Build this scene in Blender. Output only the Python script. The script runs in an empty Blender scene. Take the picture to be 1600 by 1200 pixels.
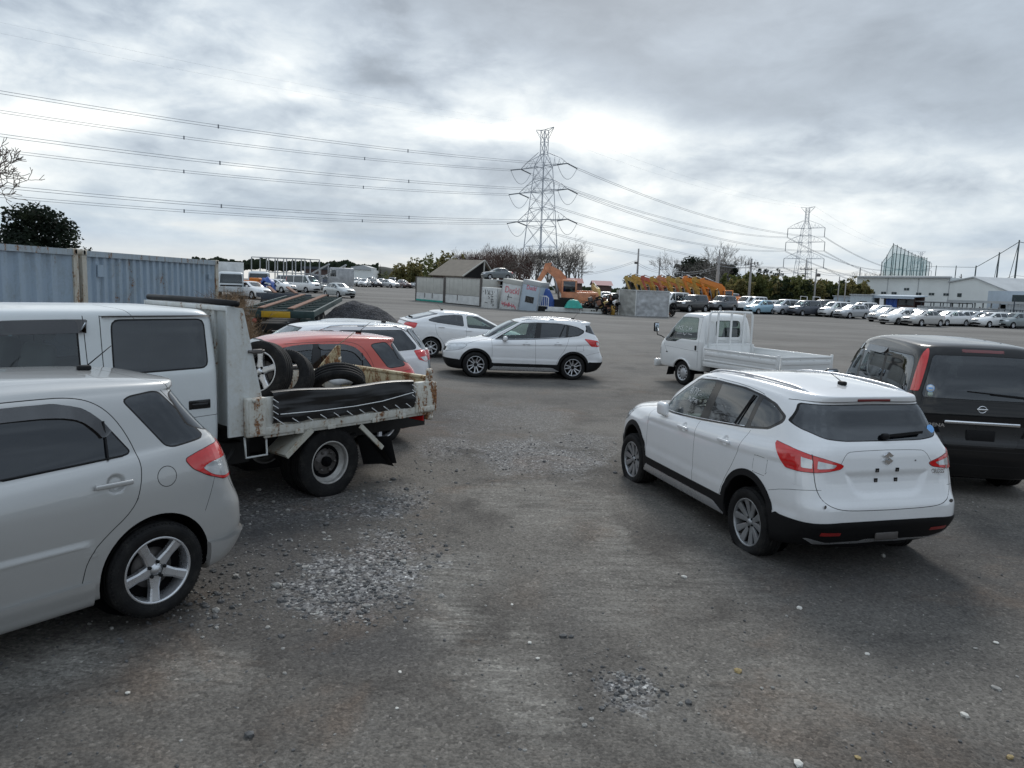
import bpy, bmesh, math, random
import numpy as np
from mathutils import Vector, Matrix, noise as mnoise
from math import radians as R_, sin, cos, pi, sqrt
SC = bpy.context.scene
COL = SC.collection
rng = random.Random(7)

# ------------------------------------------------------------------ camera
CAM_F, CAM_PITCH, CAM_ROLL, CAM_H = 1160.0, R_(7.4), R_(1.97), 2.40
_cp, _sp = cos(CAM_PITCH), sin(CAM_PITCH)
_c, _s = cos(CAM_ROLL), sin(CAM_ROLL)
_R0, _U0, CF = np.array([1, 0, 0.]), np.array([0, _sp, _cp]), np.array([0, _cp, -_sp])
CR, CU = _c*_R0 + _s*_U0, -_s*_R0 + _c*_U0
def ray(px, py):
    return CF + CR*((px-800)/CAM_F) - CU*((py-600)/CAM_F)
def at_z(px, py, z=0.0):            # world point under a photo pixel at a height
    d = ray(px, py); t = (z-CAM_H)/d[2]
    return Vector((d[0]*t, d[1]*t, z))
def at_y(px, py, y):                # world point under a photo pixel at a distance
    d = ray(px, py); t = y/d[1]
    return Vector((d[0]*t, y, CAM_H+d[2]*t))

def sst(a, b, x):
    t = min(1, max(0, (x-a)/(b-a))); return t*t*(3-2*t)
def ground_z(x, y):
    k = sst(16, 50, y)
    yy = min(y, 150)
    z = 0.0125*max(0, yy-20) - 0.010*max(-45, min(45, x))*k
    z *= k
    z += 0.29*sst(0, -6, x)*(1-sst(30, 60, y))
    return z

# ------------------------------------------------------------------ tags
def tag(o, label=None, cat=None, group=None, kind=None):
    if label: o['label'] = label
    if cat: o['category'] = cat
    if group: o['group'] = group
    if kind: o['kind'] = kind
    return o
def empty(name, loc=(0, 0, 0), rz=0.0, parent=None):
    o = bpy.data.objects.new(name, None); COL.objects.link(o)
    o.location = loc; o.rotation_euler = (0, 0, rz); o.empty_display_size = .2
    if parent: o.parent = parent
    return o
def kids(o):
    return [c for c in bpy.data.objects if c.parent == o]
def copy_tree(o, parent=None, color=None):
    c = o.copy(); COL.objects.link(c)
    if parent: c.parent = parent
    if color and c.get('paint'): c.color = color
    for ch in kids_cache(o): copy_tree(ch, c, color)
    return c
_kc = {}
def kids_cache(o):
    k = o.name
    if k not in _kc: _kc[k] = kids(o)
    return _kc[k]

# ------------------------------------------------------------------ materials
MATS = {}
def lin(r, g, b):
    f = lambda c: c/12.92 if c <= .04045 else ((c+.055)/1.055)**2.4
    return (f(r/255), f(g/255), f(b/255), 1)
def newmat(name):
    m = bpy.data.materials.new(name); m.use_nodes = True
    nt = m.node_tree
    return m, nt, nt.nodes['Principled BSDF']
def N(nt, typ, **kw):
    n = nt.nodes.new(typ)
    for k, v in kw.items():
        if k.startswith('i_'):
            n.inputs[k[2:].replace('_', ' ')].default_value = v
        else: setattr(n, k, v)
    return n
def ramp(nt, src, stops):
    n = nt.nodes.new('ShaderNodeValToRGB')
    el = n.color_ramp.elements
    while len(el) < len(stops): el.new(0.5)
    for e, (p, c) in zip(el, stops):
        e.position = p; e.color = c if len(c) == 4 else (*c, 1)
    nt.links.new(src, n.inputs[0]); return n.outputs[0]
def noise_tex(nt, vec, scale, detail=4, rough=.55, dist=0):
    n = N(nt, 'ShaderNodeTexNoise'); n.inputs['Scale'].default_value = scale
    n.inputs['Detail'].default_value = detail; n.inputs['Roughness'].default_value = rough
    n.inputs['Distortion'].default_value = dist
    if vec is not None: nt.links.new(vec, n.inputs['Vector'])
    return n.outputs['Fac']
def mixc(nt, fac, a, b, mode='MIX'):
    n = N(nt, 'ShaderNodeMix', data_type='RGBA', blend_type=mode)
    for s, v in ((n.inputs['Factor'], fac), (n.inputs['A'], a), (n.inputs['B'], b)):
        pass
    def put(sock, v):
        if hasattr(v, 'is_output'): nt.links.new(v, sock)
        else: sock.default_value = v
    put(n.inputs[0], fac); put(n.inputs[6], a); put(n.inputs[7], b)
    return n.outputs[2]
def math_(nt, op, a, b=None, c=None, clamp=False):
    n = N(nt, 'ShaderNodeMath', operation=op, use_clamp=clamp)
    for i, v in enumerate((a, b, c)):
        if v is None: continue
        if hasattr(v, 'is_output'): nt.links.new(v, n.inputs[i])
        else: n.inputs[i].default_value = v
    return n.outputs[0]
def bump(nt, bs, h, strength=.3, dist=.01):
    n = N(nt, 'ShaderNodeBump'); n.inputs['Strength'].default_value = strength
    n.inputs['Distance'].default_value = dist
    nt.links.new(h, n.inputs['Height']); nt.links.new(n.outputs[0], bs.inputs['Normal'])
def objvec(nt):
    return N(nt, 'ShaderNodeTexCoord').outputs['Object']

def simple(name, col, rough=.5, metal=0, var=.12, scale=9, bumpy=0, spec=None, coat=0):
    """a plain surface with some uneven tone and gloss"""
    if name in MATS: return MATS[name]
    m, nt, bs = newmat(name)
    v = objvec(nt); n = noise_tex(nt, v, scale, 5, .6)
    c0 = tuple(c*(1-var) for c in col[:3])+(1,); c1 = tuple(min(1, c*(1+var)) for c in col[:3])+(1,)
    nt.links.new(ramp(nt, n, [(.3, c0), (.7, c1)]), bs.inputs['Base Color'])
    r = math_(nt, 'MULTIPLY_ADD', n, .25, rough-.12, clamp=True)
    nt.links.new(r, bs.inputs['Roughness'])
    bs.inputs['Metallic'].default_value = metal
    if spec is not None: bs.inputs['Specular IOR Level'].default_value = spec
    if coat: bs.inputs['Coat Weight'].default_value = coat; bs.inputs['Coat Roughness'].default_value = .05
    if bumpy: bump(nt, bs, noise_tex(nt, v, scale*6, 4), .4, bumpy)
    MATS[name] = m; return m

def paint(name, metal=0.0, rough=.32, coat=1.0, dust=.35, spec=.5):
    """car paint: the colour is the object's own; road dust low on the flanks and in patches"""
    if name in MATS: return MATS[name]
    m, nt, bs = newmat(name)
    oi = N(nt, 'ShaderNodeObjectInfo')
    v = objvec(nt)
    sep = N(nt, 'ShaderNodeSeparateXYZ'); nt.links.new(v, sep.inputs[0])
    low = N(nt, 'ShaderNodeMapRange'); nt.links.new(sep.outputs['Z'], low.inputs[0])
    low.inputs[1].default_value = .85; low.inputs[2].default_value = .2
    low.inputs[3].default_value = 0; low.inputs[4].default_value = 1
    n1 = noise_tex(nt, v, 3.5, 6, .65); n2 = noise_tex(nt, v, 40, 3, .6)
    d = math_(nt, 'MULTIPLY', math_(nt, 'MULTIPLY_ADD', low.outputs[0], .7, .12), n1)
    d = math_(nt, 'MULTIPLY', d, math_(nt, 'MULTIPLY_ADD', n2, .8, .4))
    d = math_(nt, 'MULTIPLY', d, dust*1.6, clamp=True)
    col = mixc(nt, d, oi.outputs['Color'], (.20, .185, .165, 1))
    geo = N(nt, 'ShaderNodeNewGeometry')
    nt.links.new(mixc(nt, geo.outputs['Backfacing'], col, (.06, .06, .065, 1)), bs.inputs['Base Color'])
    nt.links.new(math_(nt, 'MULTIPLY_ADD', d, .6, rough, clamp=True), bs.inputs['Roughness'])
    bs.inputs['Metallic'].default_value = metal
    bs.inputs['Coat Weight'].default_value = coat; bs.inputs['Specular IOR Level'].default_value = spec
    bs.inputs['Coat Roughness'].default_value = .04
    nt.links.new(math_(nt, 'MULTIPLY_ADD', d, .5, .03, clamp=True), bs.inputs['Coat Roughness'])
    MATS[name] = m; return m

def glass(name, tint, opac=.0, base=(.01, .012, .014, 1), rough=.02):
    """window pane: part see-through tint, part sheen; thin sheet"""
    if name in MATS: return MATS[name]
    m = bpy.data.materials.new(name); m.use_nodes = True; nt = m.node_tree
    nt.nodes.clear()
    out = N(nt, 'ShaderNodeOutputMaterial')
    tr = N(nt, 'ShaderNodeBsdfTransparent'); tr.inputs[0].default_value = tint
    df = N(nt, 'ShaderNodeBsdfPrincipled'); df.inputs['Base Color'].default_value = base
    df.inputs['Roughness'].default_value = rough
    gl = N(nt, 'ShaderNodeBsdfGlossy'); gl.inputs['Roughness'].default_value = rough
    gl.inputs['Color'].default_value = (.9, .95, 1, 1)
    lw = N(nt, 'ShaderNodeLayerWeight'); lw.inputs['Blend'].default_value = .5
    fr5 = math_(nt, 'MULTIPLY_ADD', math_(nt, 'POWER', lw.outputs['Facing'], 4.5), .90, .075, clamp=True)
    m1 = N(nt, 'ShaderNodeMixShader'); m1.inputs[0].default_value = opac
    nt.links.new(tr.outputs[0], m1.inputs[1]); nt.links.new(df.outputs[0], m1.inputs[2])
    m2 = N(nt, 'ShaderNodeMixShader')
    nt.links.new(fr5, m2.inputs[0])
    nt.links.new(m1.outputs[0], m2.inputs[1]); nt.links.new(gl.outputs[0], m2.inputs[2])
    nt.links.new(m2.outputs[0], out.inputs[0])
    MATS[name] = m; return m

def rusty(name, col, amount=.5, rough=.5, scale=2.2):
    """chipped paint over rust: patches, streaks and speckles"""
    if name in MATS: return MATS[name]
    m, nt, bs = newmat(name)
    v = objvec(nt)
    mp = N(nt, 'ShaderNodeMapping'); mp.inputs['Scale'].default_value = (1, 1, .35); nt.links.new(v, mp.inputs[0])
    a = noise_tex(nt, mp.outputs[0], scale*2.2, 8, .68, .6); b = noise_tex(nt, v, scale*14, 5, .7)
    s = math_(nt, 'ADD', math_(nt, 'MULTIPLY', a, .7), math_(nt, 'MULTIPLY', b, .3))
    t = .62-.22*amount
    fac = ramp(nt, s, [(t, (0, 0, 0, 1)), (t+.045, (1, 1, 1, 1))])
    st = ramp(nt, s, [(t-.12, (0, 0, 0, 1)), (t+.03, (1, 1, 1, 1))])
    rust = ramp(nt, noise_tex(nt, v, scale*22, 4), [(.28, (.07, .03, .016, 1)), (.5, (.20, .085, .035, 1)), (.7, (.40, .22, .09, 1))])
    dirty = tuple(c*.72*k for c, k in zip(col[:3], (1.02, .93, .78)))+(1,)
    c1 = mixc(nt, math_(nt, 'MULTIPLY', st, .6), col, dirty)
    nt.links.new(mixc(nt, fac, c1, rust), bs.inputs['Base Color'])
    nt.links.new(math_(nt, 'MULTIPLY_ADD', fac, .4, rough, clamp=True), bs.inputs['Roughness'])
    bump(nt, bs, b, .25, .004)
    MATS[name] = m; return m

# ------------------------------------------------------------------ mesh helpers
def link_mesh(name, me, mats, parent=None, loc=None):
    o = bpy.data.objects.new(name, me); COL.objects.link(o)
    for m in (mats if isinstance(mats, (list, tuple)) else [mats]): me.materials.append(m)
    if parent: o.parent = parent
    if loc: o.location = loc
    return o
TWO_SIDED = {'cheek_plate', 'front_post', 'rear_post', 'mudguard', 'mud_flap', 'side_rail', 'tail_lamp', 'arch_lip', 'wheel_arch_liner', 'corner_post', 'seat', 'door_handle', 'jumper', 'insulator', 'parking_sensor', 'step_plate', 'hoop'}
class MB:
    """collects shapes of one part, then links them as one mesh object"""
    def __init__(s): s.v = []; s.f = []; s.m = []; s.sm = []; s.color = None
    def add(s, V, F, mi=0, smooth=False):
        o = len(s.v); s.v += [tuple(p) for p in V]
        for f in F: s.f.append(tuple(i+o for i in f)); s.m.append(mi); s.sm.append(smooth)
    def box(s, c, d, rot=None, mi=0, taper=None):
        hx, hy, hz = d[0]/2, d[1]/2, d[2]/2
        V = []
        for z in (-hz, hz):
            k = 1 if z < 0 or taper is None else taper
            for x, y in ((-hx, -hy), (hx, -hy), (hx, hy), (-hx, hy)): V.append(Vector((x*k, y*k, z)))
        if rot is not None: V = [rot @ p for p in V]
        V = [p+Vector(c) for p in V]
        s.add(V, [(3, 2, 1, 0), (4, 5, 6, 7), (0, 1, 5, 4), (1, 2, 6, 5), (2, 3, 7, 6), (3, 0, 4, 7)], mi)
    def rbox(s, c, d, r=.02, seg=2, rot=None, mi=0, smooth=True):
        """box with rounded edges"""
        bm = bmesh.new(); bmesh.ops.create_cube(bm, size=1)
        bmesh.ops.scale(bm, vec=d, verts=bm.verts)
        bmesh.ops.bevel(bm, geom=list(bm.edges), offset=min(r, min(d)*.49), segments=seg, affect='EDGES', profile=.5)
        bm.verts.ensure_lookup_table()
        for i, v in enumerate(bm.verts): v.index = i
        V = [v.co.copy() for v in bm.verts]; F = [[v.index for v in f.verts] for f in bm.faces]; bm.free()
        if rot is not None: V = [rot @ p for p in V]
        s.add([p+Vector(c) for p in V], F, mi, smooth)
    def bar(s, a, b, w, h=None, mi=0, up=(0, 0, 1)):
        a, b = Vector(a), Vector(b); h = h or w
        d = (b-a); L = d.length
        if L < 1e-6: return
        d.normalize(); u = Vector(up)
        if abs(d.dot(u)) > .98: u = Vector((1, 0, 0))
        x = d.cross(u).normalized(); y = x.cross(d)
        V = [p + x*sx*w/2 + y*sy*h/2 for p in (a, b) for sx, sy in ((-1, -1), (1, -1), (1, 1), (-1, 1))]
        s.add(V, [(0, 1, 2, 3), (7, 6, 5, 4), (0, 4, 5, 1), (1, 5, 6, 2), (2, 6, 7, 3), (3, 7, 4, 0)], mi)
    def tube(s, pts, r, n=8, mi=0, cap=True, closed=False):
        pts = [Vector(p) for p in pts]; rs = r if isinstance(r, (list, tuple)) else [r]*len(pts)
        V = []; F = []; px = None; L = len(pts)
        for i, p in enumerate(pts):
            if closed: d = (pts[(i+1) % L]-pts[i-1]).normalized()
            else: d = (pts[min(i+1, L-1)]-pts[max(i-1, 0)]).normalized()
            if px is None:
                u = Vector((0, 0, 1)) if abs(d.z) < .9 else Vector((1, 0, 0))
                px = d.cross(u).normalized()
            else:
                q = px-d*px.dot(d)
                px = q.normalized() if q.length > 1e-6 else px
            y = d.cross(px)
            for k in range(n):
                a = 2*pi*k/n; V.append(p+px*cos(a)*rs[i]+y*sin(a)*rs[i])
        for i in range(L if closed else L-1):
            j = (i+1) % L
            for k in range(n):
                F.append((i*n+k, i*n+(k+1) % n, j*n+(k+1) % n, j*n+k))
        if cap and not closed:
            F.append(tuple(range(n-1, -1, -1))); F.append(tuple(range((L-1)*n, L*n)))
        s.add(V, F, mi, n > 5)
    def cyl(s, a, b, r, n=16, mi=0, r2=None):
        s.tube([a, b], [r, r if r2 is None else r2], n, mi)
    def lathe(s, prof, n=32, axis='y', c=(0, 0, 0), mi=0, smooth=True, closed=False):
        """prof: (radius, along) pairs spun about an axis"""
        V = []; F = []; L = len(prof)
        for k in range(n):
            a = 2*pi*k/n
            for r, h in prof:
                if axis == 'y': V.append((c[0]+r*cos(a), c[1]+h, c[2]+r*sin(a)))
                else: V.append((c[0]+r*cos(a), c[1]+r*sin(a), c[2]+h))
        M = L if closed else L-1
        for k in range(n):
            k2 = (k+1) % n
            for i in range(M):
                j = (i+1) % L
                q = (k*L+i, k*L+j, k2*L+j, k2*L+i)
                F.append(q if axis == 'y' else q[::-1])
        s.add(V, F, mi, smooth)
    def prism(s, poly, a, b, plane='xz', mi=0):
        """polygon in a plane, extruded between a and b along the third axis"""
        n = len(poly)
        def P(p, h):
            if plane == 'xz': return (p[0], h, p[1])
            if plane == 'yz': return (h, p[0], p[1])
            return (p[0], p[1], h)
        V = [P(p, a) for p in poly]+[P(p, b) for p in poly]
        F = [tuple(range(n)), tuple(range(2*n-1, n-1, -1))]
        for i in range(n):
            j = (i+1) % n; F.append((j, i, n+i, n+j))
        s.add(V, F, mi)
    def sheet(s, nu, nv, fn, mi=0, smooth=True):
        V = [fn(u/nu, v/nv) for u in range(nu+1) for v in range(nv+1)]
        F = [(u*(nv+1)+v, (u+1)*(nv+1)+v, (u+1)*(nv+1)+v+1, u*(nv+1)+v+1) for u in range(nu) for v in range(nv)]
        s.add(V, F, mi, smooth)
    def xf(s, M, start=0):
        s.v[start:] = [tuple(M @ Vector(p)) for p in s.v[start:]]
    def build(s, name, mats, parent=None, loc=None, bevel=0, fix=True, rz=None):
        if name in TWO_SIDED and parent is not None:
            ys = [sum(s.v[i][1] for i in f)/len(f) for f in s.f]
            if min(ys) < -.05 and max(ys) > .05:
                for sd in (-1, 1):
                    q = MB(); q.color = s.color; used = {}
                    for f, m_, sm_, y in zip(s.f, s.m, s.sm, ys):
                        if (y > -.01) == (sd > 0):
                            g = []
                            for i in f:
                                if i not in used: used[i] = len(q.v); q.v.append(s.v[i])
                                g.append(used[i])
                            q.f.append(tuple(g)); q.m.append(m_); q.sm.append(sm_)
                    o = q.build(name, mats, parent, loc, bevel, fix, rz)
                return o
        me = bpy.data.meshes.new(name); me.from_pydata(s.v, [], s.f)
        me.polygons.foreach_set('material_index', s.m); me.polygons.foreach_set('use_smooth', s.sm)
        if fix:
            bm = bmesh.new(); bm.from_mesh(me); bmesh.ops.recalc_face_normals(bm, faces=bm.faces); bm.to_mesh(me); bm.free()
        me.update()
        o = link_mesh(name, me, mats, parent, loc)
        if s.color: o.color = s.color; o['paint'] = 1
        if rz is not None: o.rotation_euler.z = rz
        if bevel:
            b = o.modifiers.new('edge', 'BEVEL'); b.width = bevel; b.segments = 2; b.limit_method = 'ANGLE'; b.angle_limit = R_(40)
            b.harden_normals = False
        return o
def text_mesh(name, txt, size, mat, parent=None, M=None, thick=.001, bold=0):
    cu = bpy.data.curves.new(name, 'FONT'); cu.body = txt; cu.size = size; cu.extrude = thick
    cu.align_x = 'CENTER'; cu.align_y = 'CENTER'; cu.offset = bold
    t = bpy.data.objects.new('tmp_text', cu); COL.objects.link(t)
    bpy.context.view_layer.update()
    me = bpy.data.meshes.new_from_object(t.evaluated_get(bpy.context.evaluated_depsgraph_get()))
    bpy.data.objects.remove(t); bpy.data.curves.remove(cu)
    if M is not None: me.transform(M)
    me.name = name
    me.materials.clear()
    return link_mesh(name, me, mat, parent)
# ------------------------------------------------------------------ car bodies
def pchip(xk, yk, x):
    """monotone cubic through knots; yk may carry extra axes"""
    xk = np.asarray(xk, float); yk = np.asarray(yk, float); x = np.asarray(x, float)
    h = np.diff(xk); sh = (len(h),)+(1,)*(yk.ndim-1)
    d = np.diff(yk, axis=0)/h.reshape(sh)
    m = np.zeros_like(yk)
    if len(xk) == 2: m[:] = d[0]
    else:
        w1 = (2*h[1:]+h[:-1]).reshape((-1,)+(1,)*(yk.ndim-1)); w2 = (h[1:]+2*h[:-1]).reshape(w1.shape)
        a, b = d[:-1], d[1:]
        with np.errstate(all='ignore'):
            mm = np.where(a*b > 0, (w1+w2)/(w1/a+w2/b), 0)
        m[1:-1] = np.nan_to_num(mm)
        m[0] = d[0]; m[-1] = d[-1]
    i = np.clip(np.searchsorted(xk, x)-1, 0, len(h)-1)
    hh = h[i]; t = np.clip((x-xk[i])/hh, 0, 1)
    ex = (...,)+(None,)*(yk.ndim-1)
    t = t[ex]; hh = hh[ex]
    return (2*t**3-3*t**2+1)*yk[i]+(t**3-2*t**2+t)*hh*m[i]+(-2*t**3+3*t**2)*yk[i+1]+(t**3-t**2)*hh*m[i+1]

def ring_pts(r, nA, nB):
    """half contour of one ring, front centre to rear centre"""
    xf, xr, w, nf, nr, z = r[:6]
    taper = r[6] if len(r) > 6 else None
    xc = (xf+xr)/2
    def half(a, n):
        ph = np.linspace(0, pi/2, 1500)
        X = a*np.abs(np.cos(ph))**(2/n); Y = w*np.abs(np.sin(ph))**(2/n)
        s = np.concatenate([[0], np.cumsum(np.hypot(np.diff(X), np.diff(Y)))])
        ic = len(ph)//2
        q = np.concatenate([np.linspace(0, s[ic], nA+1), s[ic]+(s[-1]-s[ic])*np.linspace(0, 1, nB+1)[1:]])
        return np.interp(q, s, X), np.interp(q, s, Y)
    X1, Y1 = half(xf-xc, nf); X2, Y2 = half(xc-xr, nr)
    X = np.concatenate([xc+X1, (xc-X2)[::-1][1:]]); Y = np.concatenate([Y1, Y2[::-1][1:]])
    if taper:
        Y = Y*pchip([p[0] for p in taper], [p[1] for p in taper], np.clip(X, taper[0][0], taper[-1][0]))
    if isinstance(z, (int, float)): Z = np.full_like(X, z)
    else:
        z = sorted(z); Z = pchip([p[0] for p in z], [p[1] for p in z], np.clip(X, z[0][0], z[-1][0]))
    return np.stack([X, Y, Z], -1)

class Shell:
    """half a car body as triangles that can be cut along level sets"""
    def __init__(s, rings, nA=14, nB=34, step=.03):
        P = np.stack([ring_pts(r, nA, nB) for r in rings])       # rings x u x 3
        seg = np.linalg.norm(np.diff(P, axis=0), axis=2)
        tk = np.concatenate([[0], np.cumsum(np.maximum(seg.mean(1), .02))])
        ts = []
        for j in range(len(rings)-1):
            n = max(2, int(math.ceil(seg[j].max()/step)))
            n = min(n, 26)
            ts += list(np.linspace(tk[j], tk[j+1], n, endpoint=False))
        ts.append(tk[-1])
        G = pchip(tk, P, np.array(ts))                             # t x u x 3
        G[:, 0, 1] = 0; G[:, -1, 1] = 0
        du = np.gradient(G, axis=1); dt = np.gradient(G, axis=0)
        # across the centre line the surface is mirrored
        for e, s_ in ((0, 1), (-1, -1)):
            du[:, e] = 0; du[:, e, 1] = s_
        nn = np.cross(du, dt); L = np.linalg.norm(nn, axis=2, keepdims=True)
        nn = nn/np.maximum(L, 1e-9)
        nt_, nu = G.shape[:2]
        last = nn[-1]; bad = L[-1, :, 0] < 1e-6; last[bad] = (0, 0, 1)
        s.V = G.reshape(-1, 3); s.N = nn.reshape(-1, 3)
        # make normals point outward
        c = s.V.mean(0); c[1] = 0
        idx = np.arange(nt_*nu).reshape(nt_, nu)
        a, b, c_, d = idx[:-1, :-1].ravel(), idx[:-1, 1:].ravel(), idx[1:, 1:].ravel(), idx[1:, :-1].ravel()
        T = np.concatenate([np.stack([a, b, c_], 1), np.stack([a, c_, d], 1)])
        ar = np.linalg.norm(np.cross(s.V[T[:, 1]]-s.V[T[:, 0]], s.V[T[:, 2]]-s.V[T[:, 0]]), axis=1)
        T = T[ar > 1e-9]
        fn = np.cross(s.V[T[:, 1]]-s.V[T[:, 0]], s.V[T[:, 2]]-s.V[T[:, 0]])
        mid = s.V[T].mean(1)
        out = (fn*(mid-np.array([0, 0, .7]))).sum(1)
        if (out < 0).mean() > .5: T = T[:, ::-1]
        fn = np.cross(s.V[T[:, 1]]-s.V[T[:, 0]], s.V[T[:, 2]]-s.V[T[:, 0]])
        vn = np.zeros_like(s.V)
        for k in range(3): np.add.at(vn, T[:, k], fn)
        key = np.abs(s.V[:, 1]) < 1e-7
        vn[key, 1] = 0
        s.N = vn/np.maximum(np.linalg.norm(vn, axis=1, keepdims=True), 1e-12)
        s.T = T; s.part = np.zeros(len(T), int); s.mat = np.zeros(len(T), int)
    def cut(s, f, eps=1e-3, where=None):
        val = f(s.V); val = np.where(np.abs(val) < eps, 0, val)
        sg = np.sign(val).astype(int)[s.T]
        npos = (sg > 0).sum(1); nneg = (sg < 0).sum(1)
        mix = (npos > 0) & (nneg > 0)
        if where is not None: mix &= (where(s.V) < 0)[s.T].any(1)
        if not mix.any(): return
        T = s.T[mix]; part = s.part[mix]; mat = s.mat[mix]; g = sg[mix]
        keepT, keepP, keepM = s.T[~mix], s.part[~mix], s.mat[~mix]
        # bring the odd vertex (alone in its sign; or the zero one) to slot 0
        nz = (g == 0).sum(1) > 0
        lone = np.where(nz, np.argmax(g == 0, 1), np.where((g > 0).sum(1) == 1, np.argmax(g > 0, 1), np.argmax(g < 0, 1)))
        r = np.arange(len(T))
        A, B, C = T[r, lone], T[r, (lone+1) % 3], T[r, (lone+2) % 3]
        def edge(p, q):
            lo, hi = np.minimum(p, q), np.maximum(p, q)
            return lo.astype(np.int64)*10000000+hi
        e1 = edge(A, B); e2 = edge(A, C); e3 = edge(B, C)
        z = nz
        need = np.unique(np.concatenate([e1[~z], e2[~z], e3[z]]))
        lo, hi = need//10000000, need % 10000000
        t = (val[lo]/(val[lo]-val[hi]))[:, None]
        nv = s.V[lo]*(1-t)+s.V[hi]*t; nn = s.N[lo]*(1-t)+s.N[hi]*t
        nn /= np.maximum(np.linalg.norm(nn, axis=1, keepdims=True), 1e-9)
        base = len(s.V)
        s.V = np.concatenate([s.V, nv]); s.N = np.concatenate([s.N, nn])
        look = lambda e: base+np.searchsorted(need, e)
        z0 = ~z
        p, q = look(e1[z0]), look(e2[z0])
        t1 = np.stack([A[z0], p, q], 1); t2 = np.stack([p, B[z0], C[z0]], 1); t3 = np.stack([p, C[z0], q], 1)
        h = look(e3[z]); t4 = np.stack([A[z], B[z], h], 1); t5 = np.stack([A[z], h, C[z]], 1)
        s.T = np.concatenate([keepT, t1, t2, t3, t4, t5])
        s.part = np.concatenate([keepP, part[z0], part[z0], part[z0], part[z], part[z]])
        s.mat = np.concatenate([keepM, mat[z0], mat[z0], mat[z0], mat[z], mat[z]])
    def normals(s):
        fn = np.cross(s.V[s.T[:, 1]]-s.V[s.T[:, 0]], s.V[s.T[:, 2]]-s.V[s.T[:, 0]])
        vn = np.zeros_like(s.V)
        for k in range(3): np.add.at(vn, s.T[:, k], fn)
        vn[np.abs(s.V[:, 1]) < 1e-6, 1] = 0
        s.N = vn/np.maximum(np.linalg.norm(vn, axis=1, keepdims=True), 1e-12)
    def refine(s, region, h, box, axes=(1, 2)):
        '''finer triangles where region(V) < 0: cut by planes every h'''
        for a in axes:
            for c in np.arange(box[a][0]+h*.37, box[a][1], h):
                s.cut(lambda V: V[:, a]-c, h*.15, region)
    def inside(s, f):
        return f(s.V[s.T].mean(1)) < 0
    def drop(s, m):
        s.T, s.part, s.mat = s.T[~m], s.part[~m], s.mat[~m]

def round_poly(P, r=.03, n=4):
    P = [np.array(p, float) for p in P]; out = []
    for i, p in enumerate(P):
        a, b = P[i-1], P[(i+1) % len(P)]
        da, db = a-p, b-p; la, lb = np.linalg.norm(da), np.linalg.norm(db)
        k = min(r, .45*la, .45*lb)
        p0, p1 = p+da/la*k, p+db/lb*k
        for t in np.linspace(0, 1, n+1): out.append((1-t)**2*p0+2*t*(1-t)*p+t*t*p1)
    return np.array(out)
def chaikin(P, it=2, closed=True, k=.25):
    P = np.asarray(P, float)
    for _ in range(it):
        Q = np.roll(P, -1, 0) if closed else P[1:]
        B = P if closed else P[:-1]
        N_ = np.stack([B*(1-k)+Q*k, B*k+Q*(1-k)], 1).reshape(-1, 2)
        P = N_ if closed else np.concatenate([P[:1], N_, P[-1:]])
    return P
def sdf_poly(poly, ax):
    P = np.asarray(poly, float); Q = np.roll(P, -1, 0)
    def f(V):
        p = V[:, ax]; best = np.full(len(p), 1e9); ins = np.zeros(len(p), bool)
        for a, b in zip(P, Q):
            e = b-a; w = p-a
            t = np.clip((w@e)/max(e@e, 1e-12), 0, 1)
            dd = np.hypot(*(w-t[:, None]*e).T); best = np.minimum(best, dd)
            c1 = (a[1] > p[:, 1]) != (b[1] > p[:, 1])
            with np.errstate(all='ignore'):
                xx = a[0]+(p[:, 1]-a[1])*e[0]/(e[1] if e[1] else 1e-12)
            ins ^= c1 & (p[:, 0] < xx)
        return np.where(ins, -best, best)
    return f
def dist_line(line, ax):
    P = np.asarray(line, float)
    def f(V):
        p = V[:, ax]; best = np.full(len(p), 1e9); sg = np.ones(len(p))
        for a, b in zip(P[:-1], P[1:]):
            e = b-a; w = p-a
            t = np.clip((w@e)/max(e@e, 1e-12), 0, 1)
            dd = np.hypot(*(w-t[:, None]*e).T)
            cr = e[0]*w[:, 1]-e[1]*w[:, 0]
            up = dd < best-1e-9
            sg = np.where(up, np.sign(cr), sg); best = np.where(up, dd, best)
        return best*sg
    return f
AX = {'side': [0, 2], 'rear': [1, 2], 'front': [1, 2], 'top': [0, 1]}
def limiter(view, lim):
    if view == 'side': return lambda V: (lim or .3)-V[:, 1]
    if view == 'rear': return lambda V: V[:, 0]-(lim if lim is not None else -1.0)
    if view == 'front': return lambda V: (lim if lim is not None else 1.0)-V[:, 0]
    return lambda V: (lim if lim is not None else .8)-V[:, 2]
def fmax(*fs): return lambda V: np.maximum.reduce([f(V) for f in fs])

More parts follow.
